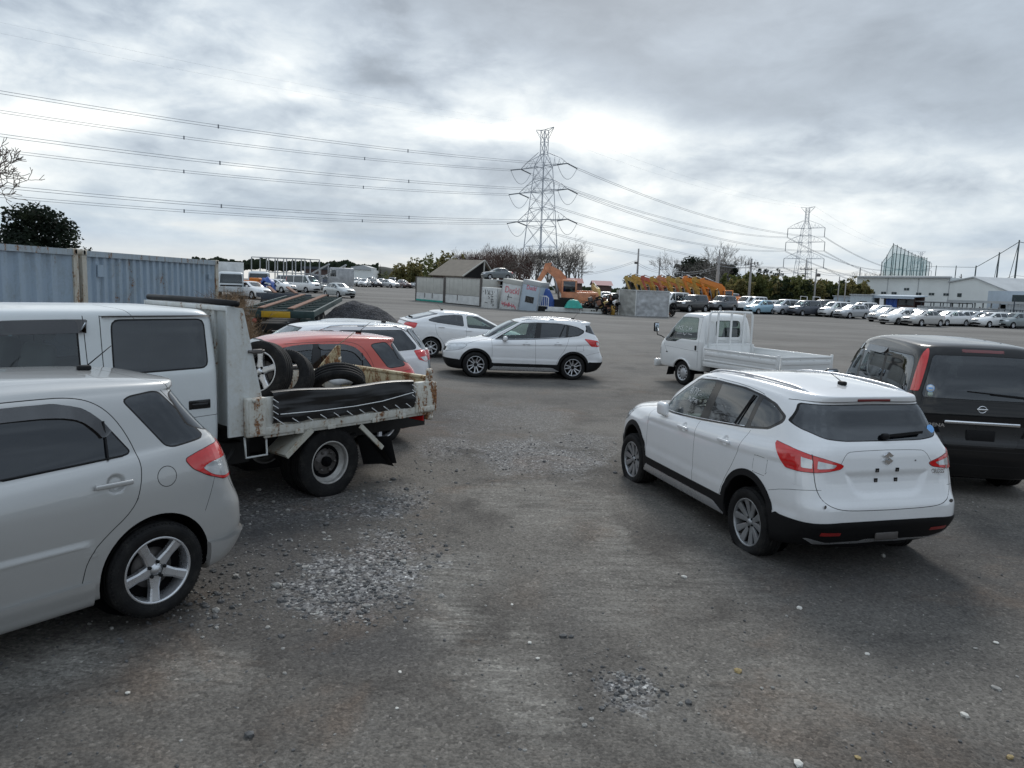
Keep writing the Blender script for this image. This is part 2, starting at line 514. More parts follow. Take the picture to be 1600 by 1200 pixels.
def shell_obj(sh, mask, name, mats, parent, side=0, off=0.0, skirt=0.0, color=None, matidx=None):
    """links the masked triangles as an object. side 0: both halves in one mesh, 1 / -1: one flank"""
    T = sh.T[mask]
    if not len(T): return None
    mi = sh.mat[mask] if matidx is None else np.full(len(T), matidx)
    used, inv = np.unique(T, return_inverse=True); T = inv.reshape(-1, 3)
    V = sh.V[used].copy(); Nn = sh.N[used].copy()
    V0 = V.copy()
    V = V+Nn*off
    cen = np.abs(V0[:, 1]) < 1e-6
    V[cen, 1] = 0
    if skirt:
        E = np.concatenate([T[:, [0, 1]], T[:, [1, 2]], T[:, [2, 0]]])
        key = np.sort(E, 1); key = key[:, 0].astype(np.int64)*1000000+key[:, 1]
        u, idx, cnt = np.unique(key, return_index=True, return_counts=True)
        B = E[idx[cnt == 1]]
        B = B[~(cen[B[:, 0]] & cen[B[:, 1]])]
        bv, binv = np.unique(B, return_inverse=True); binv = binv.reshape(-1, 2)+len(V)
        V = np.concatenate([V, V0[bv]+Nn[bv]*(off-skirt)])
        # skirt normals: keep as shell normals (a thin edge)
        Nn = np.concatenate([Nn, Nn[bv]])
        T = np.concatenate([T, np.stack([B[:, 1], B[:, 0], binv[:, 0]], 1), np.stack([B[:, 1], binv[:, 0], binv[:, 1]], 1)])
        mi = np.concatenate([mi, np.zeros(2*len(B), int)])
    VV, NN, TT, MM = [], [], [], []
    o = 0
    for sd in ((1, -1) if side == 0 else (side,)):
        v = V.copy(); n = Nn.copy(); t = T
        if sd < 0: v[:, 1] *= -1; n[:, 1] *= -1; t = T[:, ::-1]
        VV.append(v); NN.append(n); TT.append(t+o); MM.append(mi); o += len(v)
    V, Nn, T, mi = np.concatenate(VV), np.concatenate(NN), np.concatenate(TT), np.concatenate(MM)
    me = bpy.data.meshes.new(name)
    me.from_pydata(V.tolist(), [], T.tolist())
    me.polygons.foreach_set('use_smooth', [True]*len(T)); me.polygons.foreach_set('material_index', mi.astype(int).tolist())
    me.normals_split_custom_set_from_vertices(Nn.tolist())
    me.update()
    ob = link_mesh(name, me, mats, parent)
    if color: ob.color = color; ob['paint'] = 1
    return ob

# ------------------------------------------------------------------ wheels
def tyre_profile(r, w, rim):
    sw = r-rim
    return [(rim, -w*.40), (rim+sw*.12, -w*.46), (rim+sw*.45, -w*.505), (rim+sw*.75, -w*.485), (r-.016, -w*.43), (r-.004, -w*.36),
            (r, -w*.28), (r, -w*.205), (r-.008, -w*.2), (r-.008, -w*.17), (r, -w*.165), (r, -w*.03), (r-.008, -w*.025), (r-.008, w*.025), (r, w*.03),
            (r, w*.165), (r-.008, w*.17), (r-.008, w*.2), (r, w*.205), (r, w*.28), (r-.004, w*.36), (r-.016, w*.43), (r-.0+0-.25*sw, w*.485),
            (rim+sw*.45, w*.505), (rim+sw*.12, w*.46), (rim, w*.40)]
def make_tyre(name, r, w, rim, parent, flat=0.0, n=72, mat='tyre'):
    b = MB(); b.lathe(tyre_profile(r, w, rim), n)
    if n >= 48:   # shoulder sipes
        for sgn in (-1, 1):
            for k in range(n):
                a = 2*pi*(k+.25)/n
                M = Matrix.Rotation(-a, 4, 'Y')
                p = M @ Vector((r-.0155, sgn*w*.375, 0))
                b.box(p, (.012, w*.15, .008), M.to_3x3(), 0)
    if flat:
        nv = []
        for x, y, z in b.v:
            lim = -(r-flat)
            if z < lim+.10:
                k = (lim+.10-z)/(.10+flat); k = min(1, max(0, k))
                y *= 1+.22*k*k*(1 if abs(y) > .01 else 0)
                if z < lim: z = lim + .0 + .004*rng.random()
            nv.append((x, y, z))
        b.v = nv
    return b.build(name, MATS[mat], parent)
def spoke(b, a, r0, r1, w0, w1, y0, y1, t=.03, mi=0, skew=0.0, crown=.006, wm=None):
    """one tapered spoke from hub to rim, face at y (outer = +y)"""
    ns = 6; V = []; F = []
    for i in range(ns+1):
        k = i/ns; r = r0+(r1-r0)*k; w = (w0+(w1-w0)*k) if wm is None else (w0+(wm-w0)*k*2 if k < .5 else wm+(w1-wm)*(k*2-1))
        y = y0+(y1-y0)*(k**1.6); s = skew*k
        for dx, dy in ((-w/2, -t), (-w/2, 0), (-w*.3, crown), (w*.3, crown), (w/2, 0), (w/2, -t)):
            V.append((r*cos(a)-(dx+s)*sin(a), y+dy, r*sin(a)+(dx+s)*cos(a)))
    for i in range(ns):
        for j in range(5):
            q = (i*6+j, i*6+j+1, (i+1)*6+j+1, (i+1)*6+j); F.append(q)
    b.add(V, F, mi, False)
def make_rim(name, r, w, parent, style='five', mats=None, n=56):
    """alloy or steel wheel disc, outer face towards +y"""
    b = MB(); o = w*.40
    # lip + barrel
    b.lathe([(r*1.03, o+.006), (r*1.0, o+.010), (r*.965, o+.006), (r*.95, o-.012), (r*.93, o-.04), (r*.90, -o), (r*1.0, -o)], n, mi=0)
    # brake disc and dark back
    b.lathe([(.03, o-.085), (r*.62, o-.085), (r*.62, o-.10), (.03, o-.10)], 32, mi=2)
    b.lathe([(0.0, -.01), (r*.9, -.01)], 32, mi=3)
    if style == 'five':
        for k in range(5): spoke(b, pi/2+k*2*pi/5+.12, r*.2, r*.95, .082, .070, o-.028, o-.008, .035, 0, wm=.058, crown=.007)
        b.lathe([(0, o-.012), (r*.13, o-.012), (r*.15, o-.02), (r*.30, o-.030), (r*.31, o-.06)], 32, mi=0)
        b.lathe([(0, o-.007), (r*.125, o-.009), (r*.13, o-.013)], 24, mi=0)
        for k in range(5):
            a = pi/2+(k+.5)*2*pi/5+.12; p = (r*.245*cos(a), o-.03, r*.245*sin(a))
            b.cyl(p, (p[0], o-.008, p[2]), .0115, 6, 1)
    elif style == 'twin':
        for k in range(5):
            a = pi/2+k*2*pi/5
            for sg in (-1, 1):
                aa = a+sg*.16
                spoke(b, aa, r*.16, r*.955, .034, .074, o-.03, o-.004, .03, 0, skew=sg*.030, crown=.003)
                spoke(b, aa-sg*.02, r*.16, r*.955, .05, .10, o-.042, o-.016, .02, 1, skew=sg*.030, crown=.0)
        b.lathe([(0, o-.012), (r*.12, o-.012), (r*.15, o-.025), (r*.27, o-.034), (r*.28, o-.06)], 28, mi=0)
        for k in range(5):
            a = pi/2+(k+.5)*2*pi/5; p = (r*.215*cos(a), o-.04, r*.215*sin(a)); b.cyl(p, (p[0], o-.02, p[2]), .010, 6, 3)
    elif style == 'mesh':
        for k in range(10):
            a = pi/2+k*2*pi/10
            spoke(b, a, r*.18, r*.96, .030, .022, o-.03, o-.006, .025, 0, skew=.018*(1 if k % 2 else -1), crown=.002)
            spoke(b, a, r*.18, r*.96, .044, .034, o-.04, o-.012, .02, 1, skew=.018*(1 if k % 2 else -1), crown=.0)
        b.lathe([(0, o-.014), (r*.16, o-.016), (r*.26, o-.034), (r*.27, o-.06)], 28, mi=1)
    elif style == 'seven':
        for k in range(7):
            spoke(b, pi/2+k*2*pi/7, r*.2, r*.95, .045, .036, o-.03, o-.012, .03, 0)
        b.lathe([(0, o-.016), (r*.2, o-.018), (r*.28, o-.034), (r*.29, o-.06)], 28, mi=0)
    elif style == 'cap':      # steel wheel with slotted hub cap
        b.lathe([(0, o+.004), (r*.3, o+.0), (r*.62, o-.012), (r*.66, o-.03), (r*.72, o-.03), (r*.9, o-.008), (r*.97, o)], 40, mi=0)
        for k in range(12):
            a = k*2*pi/12; M = Matrix.Rotation(-a, 4, 'Y')
            b.box(M @ Vector((r*.8, o-.012, 0)), (r*.17, .012, .035), M.to_3x3(), 3)
    elif style == 'truck':    # dished steel wheel with hand holes and nuts
        b.lathe([(r*.97, o-.03), (r*.90, o-.05), (r*.80, -o*.1), (r*.72, -o*.28), (r*.60, -o*.22), (r*.34, -o*.12), (0, -o*.12)], n, mi=0)
        for k in range(5):
            a = k*2*pi/5+.5; c_ = Vector((r*.66*cos(a), -o*.235, r*.66*sin(a)))
            b.cyl(c_+Vector((0, -.01, 0)), c_+Vector((0, .016, 0)), r*.075, 14, 3)
        for k in range(6):
            a = k*2*pi/6+.1; c_ = Vector((r*.47*cos(a), -o*.18, r*.47*sin(a)))
            b.cyl(c_, c_+Vector((0, .035, 0)), .016, 6, 1); b.cyl(c_+Vector((0, .03, 0)), c_+Vector((0, .05, 0)), .009, 8, 1)
        b.cyl((0, -o*.15, 0), (0, o*.45, 0), r*.24, 20, 3); b.cyl((0, o*.45, 0), (0, o*.5, 0), r*.15, 16, 3)
    elif style == 'simple':
        for k in range(5): spoke(b, pi/2+k*2*pi/5, r*.15, r*.95, .09, .07, o-.02, o-.004, .03, 0)
        b.lathe([(0, o-.01), (r*.25, o-.012), (r*.26, o-.05)], 16, mi=0)
    return b.build(name, mats or [MATS['alloy'], MATS['black_plastic'], MATS['steel_dark'], MATS['wheel_well']], parent)
def add_wheel(parent, x, y, r, w, rim, style, side, mats=None, flat=0.0, steer=0.0, n=72, spin=0.0, tyremat='tyre'):
    e = empty('wheel', (x, y, r-flat), (pi if side < 0 else 0)+steer, parent)
    t = make_tyre('tyre', r, w, rim, e, flat, n, tyremat)
    m = make_rim('rim', rim, w, e, style, mats, 56 if n > 40 else 24)
    m.rotation_euler.y = spin
    return e

# ------------------------------------------------------------------ assembling a car from its spec
def build_car(spec, color, lod=0, name='parked_car', paintmat='paint', glassmats=None):
    root = empty(name)
    nA, nB, step = [(14, 40, .032), (9, 24, .06), (6, 12, .11)][lod]
    sh = Shell(spec['rings'], nA, nB, step)
    seals = lod < 2
    parts = []          # (panel, part index)
    PM = MATS[paintmat]; body_mats = [PM, MATS['seam'], MATS['rubber']]
    for lo, hi, h, axes in (spec.get('refine', []) if lod == 0 else []):
        lo, hi = np.array(lo), np.array(hi); c_, e_ = (lo+hi)/2, (hi-lo)/2
        sh.refine(lambda V: np.max(np.abs(V-c_)-e_, 1), h, list(zip(lo, hi)), axes)
    for view, poly, depth, fall, lim in (spec.get('dents', []) if lod < 2 else []):
        ax_ = {'side': 1, 'rear': 0, 'front': 0, 'top': 2}[view]
        d = sdf_poly(round_poly(poly, .06), AX[view])(sh.V); t = np.clip(-d/fall, 0, 1); t = t*t*(3-2*t)
        t = np.where(limiter(view, lim)(sh.V) < 0, t, 0)
        sh.V[:, ax_] += t*depth
    sh.normals()
    axles, Rw = spec['axles'], spec['arch']
    archf = []
    for ax_ in axles:
        f = (lambda V, a=ax_: np.where(V[:, 1] > .42, np.hypot(V[:, 0]-a, V[:, 2]-spec['hub'])-Rw, .2))
        sh.cut(f)
        sh.drop(sh.inside(f)); archf.append(f)
    k = 0
    for p in spec['panels']:
        if lod > p.get('lod', 2): continue
        poly = p['poly']
        if p.get('wrap'): poly = [(a*.008, b) for a, b in poly]
        poly = round_poly(poly, p.get('r', .03)) if p.get('r', .03) else poly
        if p.get('wrap'):
            cx, cy, sx = p['wrap']
            f_ = sdf_poly(poly, [0, 1])
            def f(V, f_=f_, cx=cx, cy=cy, sx=sx):
                th = np.degrees(np.arctan2(V[:, 1]-cy, sx*(V[:, 0]-cx)))
                return f_(np.stack([th*.008, V[:, 2]], 1))
        else: f = sdf_poly(poly, AX[p['view']])
        if p.get('arch'):
            parts_f = [f]
            for a in axles:
                parts_f.append(lambda V, a=a: np.hypot(V[:, 0]-a, V[:, 2]-spec['hub'])-(Rw+p['arch']))
            f0 = parts_f
            f = lambda V, f0=f0: np.minimum.reduce([q(V) for q in f0])
        lim = limiter(p['view'], p.get('lim'))
        g = fmax(f, lim)
        if p.get('excl'):
            ex = p['excl']; g0 = g
            g = lambda V, g0=g0, ex=ex: np.maximum(g0(V), ex(V))
        sh.cut(g)
        seal = p.get('seal', 0) if seals else 0
        k += 1
        ins = sh.inside(g)
        if p.get('only') is not None: ins &= np.isin(sh.part, [q[1] for q in parts if q[0]['name'] in p['only']] + ([0] if 0 in p['only'] else []))
        if seal:
            fs = lambda V, g=g, s=seal: g(V)-s
            sh.cut(fs, 3e-4)
            ins = sh.inside(g)
            rim_ = sh.inside(fs) & ~ins
            sh.mat[rim_] = p.get('sealmat', 2)
        sh.part[ins] = k; sh.mat[ins] = 0
        parts.append((p, k))
    for ln in spec.get('seams', []) if lod < 2 else []:
        view, pts, w = ln[0], ln[1], ln[2] if len(ln) > 2 else .005
        if lod == 1: w *= 1.6
        pts = chaikin(pts, ln[4] if len(ln) > 4 else 2, False)
        d = dist_line(pts, AX[view]); lim = limiter(view, ln[3] if len(ln) > 3 else None)
        # only near the line itself
        near = lambda V: np.maximum(np.abs(d(V))-.12, lim(V)-.05)
        sh.cut(d, 2e-4, near)
        g = lambda V: np.maximum(np.abs(d(V))-w/2, lim(V))
        sh.cut(g, 2e-4, near)
        ins = sh.inside(g) & (sh.part == 0)
        ids = [kk for pp, kk in parts if pp.get('seamable')]
        ins |= sh.inside(g) & np.isin(sh.part, ids)
        sh.mat[ins] = 1
    under = sh.V[sh.T].mean(1)[:, 2] < spec.get('under', .2)
    body = shell_obj(sh, (sh.part == 0) & ~under, 'body', body_mats, root, 0, color=color)
    made = {'root': root, 'body': body, 'shell': sh}
    byname = {}
    for p, kk in parts:
        m = MATS[(glassmats or {}).get(p['mat'], p['mat'])] if p['mat'] != 'paint' else PM
        mats = [m, MATS['seam'], MATS['rubber']]
        par = None
        for sd in ((0,) if p['view'] != 'side' and not p.get('split') else (1, -1)):
            par = root
            if p.get('child_of') and p['child_of'] in byname: par = byname[p['child_of']].get(sd, byname[p['child_of']].get(0, root))
            ob = shell_obj(sh, (sh.part == kk) & ~under, p['name'], mats, par, sd, p.get('off', 0.0), p.get('skirt', 0.0), color if p['mat'] == 'paint' else None)
            if ob is None: continue
            byname.setdefault(p.get('key', p['name']), {})[sd] = ob
    made['parts'] = byname
    # underside and wheel wells
    b = MB()
    tu = sh.T[under]
    if len(tu):
        V = sh.V
        b.add([tuple(v) for v in V], [tuple(t) for t in tu], 0)
        b.add([(v[0], -v[1], v[2]) for v in V], [tuple(t[::-1]) for t in tu], 0)
    keep = sh.T[~under]
    E = np.concatenate([keep[:, [0, 1]], keep[:, [1, 2]], keep[:, [2, 0]]]); key = np.sort(E, 1)
    key = key[:, 0].astype(np.int64)*10000000+key[:, 1]
    u, idx, cnt = np.unique(key, return_index=True, return_counts=True); E = E[idx[cnt == 1]]
    yin = spec['track']-.16
    for a_, f in zip(axles, archf):
        d = np.abs(np.hypot(sh.V[:, 0]-a_, sh.V[:, 2]-spec['hub'])-Rw) < 2e-3
        for i, j in E:
            if d[i] and d[j] and sh.V[i, 1] > .42:
                for sg in (1, -1):
                    p, q = sh.V[i].copy(), sh.V[j].copy(); p[1] *= sg; q[1] *= sg
                    p2, q2 = p.copy(), q.copy(); p2[1] = q2[1] = sg*yin
                    b.add([p, q, q2, p2], [(0, 1, 2, 3)], 0)
        for sg in (1, -1):
            n = 20; pts = [(a_+Rw*cos(pi*2*t/n), sg*yin, spec['hub']+Rw*sin(pi*2*t/n)) for t in range(n)]
            b.add(pts, [tuple(range(n))], 0)
    b.box((0, 0, .27), (axles[0]-axles[1]+.9, 1.0, .1), mi=0)
    b.build('underbody', MATS['wheel_well'], root, fix=False)
    # wheels
    wh = spec['wheel']
    made['wheels'] = []
    for a_ in axles:
        for sg in (1, -1):
            n = (72, 40, 20)[lod]
            made['wheels'].append(add_wheel(root, a_, sg*(spec['track']), wh['r'], wh['w'], wh['rim'], wh.get('style', 'five') if lod < 2 else 'simple', sg,
                      wh.get('mats'), wh.get('flat', 0), 0, n, spin=wh['spin_abs'] if 'spin_abs' in wh else wh.get('spin', .2)*(1+a_)))
    return made

def seat(b, x, y, z, w=.48, mi=0, lean=-.25):
    b.rbox((x, y, z+.12), (.5, w, .18), .06, 3, mi=mi)
    M = Matrix.Rotation(lean, 3, 'Y')
    b.rbox(Vector((x-.25, y, z+.2)) + M @ Vector((0, 0, .28)), (.14, w, .58), .06, 3, M, mi)
    b.rbox(Vector((x-.27, y, z+.2)) + M @ Vector((0, 0, .68)), (.10, .25, .17), .05, 3, M, mi)
def interior(root, xs_front=-.05, x_rear=-.95, z=.42, y=.36, wheel_side=-1, dash=.72, floor=(-1.6, 1.1), w=.72):
    b = MB()
    b.box(((floor[0]+floor[1])/2, 0, z-.08), (floor[1]-floor[0], w*2-.06, .03))
    for s in (1, -1): seat(b, xs_front, s*y, z)
    if x_rear is not None:
        for s in (.38, 0, -.38): seat(b, x_rear, s, z+.03, .40)
    b.build('seat', MATS['cabin'], root, fix=False)
    d = MB()
    d.rbox((dash, 0, z+.42), (.42, w*2-.16, .2), .07, 3)
    d.build('dashboard', MATS['cabin'], root)
    s = MB(); c = Vector((dash-.33, wheel_side*y, z+.47)); M = Matrix.Rotation(R_(-62), 3, 'Y')
    s.tube([c+M @ Vector((.18*cos(t), .18*sin(t), 0)) for t in np.linspace(0, 2*pi, 24, endpoint=False)], .014, 8, closed=True)
    for t in (0, 2.2, 4.1): s.bar(c, c+M @ Vector((.17*cos(t), .17*sin(t), 0)), .03, .02)
    s.bar(c, c+Vector((.3, 0, -.12)), .05)
    s.build('steering_wheel', MATS['cabin'], root)
def mirror(root, x, y, z, mats, color, size=(.11, .20, .15), side=1, folded=False):
    b = MB()
    if folded:
        b.rbox((x-.05, side*(y+.075), z), (.20, .085, .155), .04, 4, mi=0); b.bar((x+.05, side*(y-.03), z-.07), (x, side*(y+.06), z-.05), .07, .04, mi=1)
    else:
        b.rbox((x, side*(y+.11), z), size, .05, 4, mi=0)
        b.bar((x+.03, side*(y-.03), z-.06), (x, side*(y+.08), z-.03), .06, .04, mi=1)
        b.rbox((x-size[0]/2-.001, side*(y+.11), z), (.006, size[1]-.045, size[2]-.045), .002, 1, mi=2)
    o = b.build('wing_mirror', mats, root); o.color = color; o['paint'] = 1
    return o
# ------------------------------------------------------------------ shared materials
paint('paint'); paint('paint_silver', .38, .36, 1.0, .25); paint('paint_dusty', 0, .45, .35, .9); paint('paint_black', 0, .3, .7, .05, .15)
simple('seam', (.012, .012, .013), .7); simple('rubber', (.008, .008, .009), .5, spec=.25)
simple('black_plastic', (.009, .009, .010), .6, var=.25, bumpy=.0006, scale=30, spec=.22)
simple('gloss_black', (.008, .008, .009), .12)
simple('wheel_well', (.005, .005, .006), .95, spec=.1); simple('cabin', (.035, .036, .040), .75)
simple('cabin_light', (.22, .21, .19), .8)
simple('alloy', (.62, .63, .65), .28, .75, var=.06); simple('alloy_dark', (.10, .10, .11), .4, .5)
simple('steel_dark', (.14, .13, .125), .5, .7); simple('chrome', (.8, .82, .85), .08, 1, var=.03)
simple('steel_wheel', (.42, .41, .39), .45, .35, var=.25, scale=14)
simple('white_plastic', (.75, .76, .76), .5); simple('mirror_glass', (.55, .6, .65), .04, 1, var=.02)
simple('red_lamp', (.60, .016, .016), .12, var=.10, scale=18, coat=1); simple('recess_black', (.014, .014, .015), .3); simple('alloy_mid', (.34, .35, .36), .34, .6, var=.1); simple('dark_red_lamp', (.14, .008, .010), .12, var=.2, coat=1)
simple('clear_lamp', (.55, .57, .58), .12, .35, var=.16, scale=14, coat=1); simple('amber_lamp', (.55, .2, .03), .2)
simple('reflector', (.30, .02, .02), .3)
glass('glass_dark', (.09, .10, .11, 1), .5, (.004, .006, .010, 1)); glass('glass_green', (.62, .74, .70, 1), .06, (.05, .07, .06, 1))
glass('glass_far', (.16, .19, .20, 1), .55, (.02, .025, .03, 1), .06)
def _tyre():
    m, nt, bs = newmat('tyre'); v = objvec(nt)
    n = noise_tex(nt, v, 9, 6, .65); n2 = noise_tex(nt, v, 80, 3)
    c = ramp(nt, math_(nt, 'MULTIPLY_ADD', n2, .25, math_(nt, 'MULTIPLY', n, .75)), [(.38, (.008, .008, .009, 1)), (.54, (.015, .0148, .0148, 1)), (.70, (.040, .038, .035, 1))])
    nt.links.new(c, bs.inputs['Base Color']); bs.inputs['Roughness'].default_value = .75; bs.inputs['Specular IOR Level'].default_value = .22
    # ribs round the sidewall
    sep = N(nt, 'ShaderNodeSeparateXYZ'); nt.links.new(v, sep.inputs[0])
    rr = math_(nt, 'SQRT', math_(nt, 'ADD', math_(nt, 'MULTIPLY', sep.outputs['X'], sep.outputs['X']), math_(nt, 'MULTIPLY', sep.outputs['Z'], sep.outputs['Z'])))
    w = math_(nt, 'SINE', math_(nt, 'MULTIPLY', rr, 420)); bump(nt, bs, math_(nt, 'MULTIPLY_ADD', n2, .6, math_(nt, 'MULTIPLY', w, .35)), .35, .003)
    MATS['tyre'] = m
_tyre()
rusty('rust_white', (.62, .62, .58, 1), .34); rusty('rust_white2', (.64, .63, .58, 1), .44); rusty('rust_yellow', (.52, .44, .28, 1), .55, scale=3.2)
rusty('rust_light', (.60, .625, .62, 1), .17); rusty('rust_light2', (.50, .49, .43, 1), .2); rusty('peeling', (.60, .56, .48, 1), .45, scale=4)
simple('chassis', (.011, .0105, .010), .75, var=.5, scale=6, bumpy=.002); simple('black_vinyl', (.010, .010, .011), .38, var=.5, scale=7, bumpy=.001)
simple('rope', (.45, .38, .26), .9); simple('hub_cap', (.50, .51, .52), .35, .4, var=.2)
# ------------------------------------------------------------------ car shapes (x forward, z up, metres, origin midway between the axles)
WHITE = (.80, .81, .82, 1)
def scross_spec(rear_style=1):
    tp = [(-2.2, .99), (-1.5, 1.0), (-.4, 1), (.6, .995), (1.4, .985), (2.2, .965)]
    rings = [
     (1.95, -1.94, .55, 4, 5, .20),
     (2.02, -2.02, .83, 4, 8, [(-2.1, .30), (-1.6, .21), (1.5, .20), (2.1, .24)]),
     (2.10, -2.11, .872, 4.6, 9, [(-2.1, .40), (-1.6, .30), (1.5, .30), (2.1, .34)], tp),
     (2.15, -2.15, .885, 4.4, 9, [(-2.1, .50), (2.1, .50)], tp),
     (2.15, -2.15, .892, 4.2, 8.6, [(-2.1, .60), (2.1, .62)], tp),
     (2.12, -2.105, .892, 3.9, 8.6, [(-2.1, .70), (0, .70), (2.1, .74)], tp),
     (2.09, -2.07, .890, 3.7, 8.6, [(-2.1, .82), (0, .80), (2.1, .79)], tp),
     (2.06, -2.055, .882, 3.4, 8, [(-2.1, .94), (0, .87), (1.4, .84), (2.1, .82)], tp),
     (1.98, -2.035, .868, 3.1, 7.6, [(-2, 1.06), (-1.2, .985), (0, .93), (1.3, .915), (2.1, .885)], tp),
     (1.55, -2.01, .834, 3.0, 7.4, [(-2, 1.12), (-1.2, 1.05), (0, 1.00), (.9, .985), (1.6, .985)], tp),
     (1.05, -1.98, .806, 3.8, 7.4, [(-2, 1.165), (-1.2, 1.095), (0, 1.04), (.75, 1.03), (1.05, 1.07)], tp),
     (.85, -1.90, .758, 4.2, 7, [(-2, 1.28), (0, 1.20), (.8, 1.20)], tp),
     (.56, -1.835, .700, 4.2, 6.6, [(-2, 1.41), (0, 1.385), (.6, 1.375)], tp),
     (.34, -1.80, .652, 3.8, 6.4, [(-1.8, 1.468), (-.8, 1.512), (0, 1.508), (.4, 1.478)], tp),
     (.28, -1.815, .636, 3.6, 6.4, [(-1.8, 1.483), (-.8, 1.527), (0, 1.521), (.4, 1.49)], tp),
     (.20, -1.825, .594, 3.4, 6.4, [(-1.8, 1.532), (-.8, 1.565), (0, 1.555), (.3, 1.515)], tp),
     (.18, -1.80, .575, 2.8, 6.4, [(-1.8, 1.540), (-.8, 1.572), (0, 1.560), (.3, 1.522)], tp),
     (.02, -1.66, .48, 2.8, 4, [(-1.7, 1.560), (-.7, 1.598), (.1, 1.560)]),
     (-.2, -1.35, .25, 2.8, 3, [(-1.4, 1.586), (-.7, 1.612), (-.1, 1.582)]),
     (-.3, -1.2, 0.0, 2.5, 2.5, [(-1.3, 1.594), (-.7, 1.618), (-.2, 1.588)]),
    ]
    aline = lambda z, x0, x1: x0+(x1-x0)*(z-1.04)/.42
    fw = [(.72, 1.025), (.56, 1.15), (.10, 1.442), (-.25, 1.474), (-.30, 1.468), (-.222, 1.068), (.3, 1.03)]
    rw = [(-.39, 1.082), (-.43, 1.472), (-.80, 1.472), (-1.105, 1.448), (-1.07, 1.142)]
    qw = [(-1.135, 1.15), (-1.175, 1.432), (-1.38, 1.395), (-1.55, 1.315), (-1.545, 1.285), (-1.42, 1.195)]
    P = []
    P.append(dict(name='window_trim', view='side', poly=[(.82, 1.008), (.60, 1.155), (.10, 1.462), (-.3, 1.494), (-.85, 1.490), (-1.18, 1.456), (-1.40, 1.412), (-1.585, 1.325), (-1.578, 1.265), (-1.43, 1.175), (-1.1, 1.125), (-.3, 1.052), (.4, 1.010)], mat='gloss_black', lim=.3, lod=1, r=.03))
    P.append(dict(name='window', key='w1', view='side', poly=fw, mat='glass_green', seal=.005, lim=.3))
    P.append(dict(name='window', key='w2', view='side', poly=rw, mat='glass_dark', seal=.005, lim=.3, r=.02))
    P.append(dict(name='window', key='w3', view='side', poly=qw, mat='glass_dark', seal=.005, lim=.3, r=.04))
    P.append(dict(name='windscreen', view='front', poly=[(-.3, 1.075), (.9, 1.055), (.9, 1.462), (.3, 1.487), (-.3, 1.493)], mat='glass_green', lim=-.10, seal=.012, r=0, excl=lambda V: np.maximum(aline(V[:, 2], .98, .215)-V[:, 0], .0+V[:, 1]-.80)))
    P.append(dict(name='rear_window', view='rear', poly=[(-.3, 1.17), (.40, 1.173), (.58, 1.192), (.70, 1.255), (.715, 1.29), (.635, 1.44), (.62, 1.452), (-.3, 1.460)], mat='glass_dark', lim=-1.60, seal=.008, r=.05))
    W = (-1.50, .35, -1)
    ok = lambda V: np.maximum(V[:, 0]+1.60, .36-V[:, 1])
    P.append(dict(name='tail_lamp', key='tl', view='side', wrap=W, poly=[(81, 1.112), (60, 1.092), (46, 1.07), (30, 1.035), (13, .985), (10, .972), (13, .945), (24, .925), (34, .913), (50, .907), (60, .912), (72, 1.03)], mat='red_lamp', lim=.36, off=.008, skirt=.014, r=.02, seal=.004, sealmat=1, seamable=1, excl=ok))
    P.append(dict(name='lens', key='tlc', view='side', wrap=W, poly=[(33, 1.01), (17, .977), (20, .952), (33, .942)], mat='clear_lamp', lim=.36, off=.010, r=.008, child_of='tl', excl=ok))
    P.append(dict(name='lens', key='tlc2', view='side', wrap=W, poly=[(46, 1.028), (37, 1.015), (37, .942), (45, .942)], mat='clear_lamp', lim=.36, off=.010, r=.008, child_of='tl', excl=ok))
    hl = [(1.52, .855), (1.64, .745), (1.80, .70), (2.3, .63), (2.3, .785), (1.85, .86), (1.66, .88)]
    P.append(dict(name='headlight', view='side', poly=hl, mat='clear_lamp', lim=.42, off=.003, skirt=.01, seal=.006, r=.04))
    P.append(dict(name='grille', view='front', poly=[(-.2, .64), (.40, .65), (.44, .74), (.40, .76), (-.2, .75)], mat='black_plastic', lim=1.8))
    P.append(dict(name='cladding', view='side', poly=[(-2.4, .505), (-1.75, .50), (-1.6, .44), (-.9, .40), (.9, .40), (1.5, .42), (1.75, .46), (2.4, .50), (2.4, .0), (-2.4, .0)], arch=.062, mat='black_plastic', lim=-1, r=0, off=.010, skirt=.02,
                  excl=lambda V: np.where((V[:, 0] < -1.75), V[:, 2]-.525+.035*np.clip(V[:, 1]/.8, 0, 1), -1)))
    P.append(dict(name='sill_trim', view='side', poly=[(.93, .225), (.84, .315), (-.72, .315), (-.93, .225)], mat='alloy', lim=.5, off=.018, skirt=.02, r=.01))
    P.append(dict(name='skid_plate', view='rear', poly=[(-.2, .315), (.16, .315), (.22, .295), (.55, .295), (.72, .345), (.76, .345), (.66, .285), (.2, .270), (-.2, .285)], mat='alloy', lim=-1.7, off=.014, skirt=.02, r=.01))
    P.append(dict(name='reflector', view='rear', poly=[(.47, .375), (.66, .38), (.66, .415), (.47, .41)], mat='reflector', lim=-1.7, off=.012, r=.01))
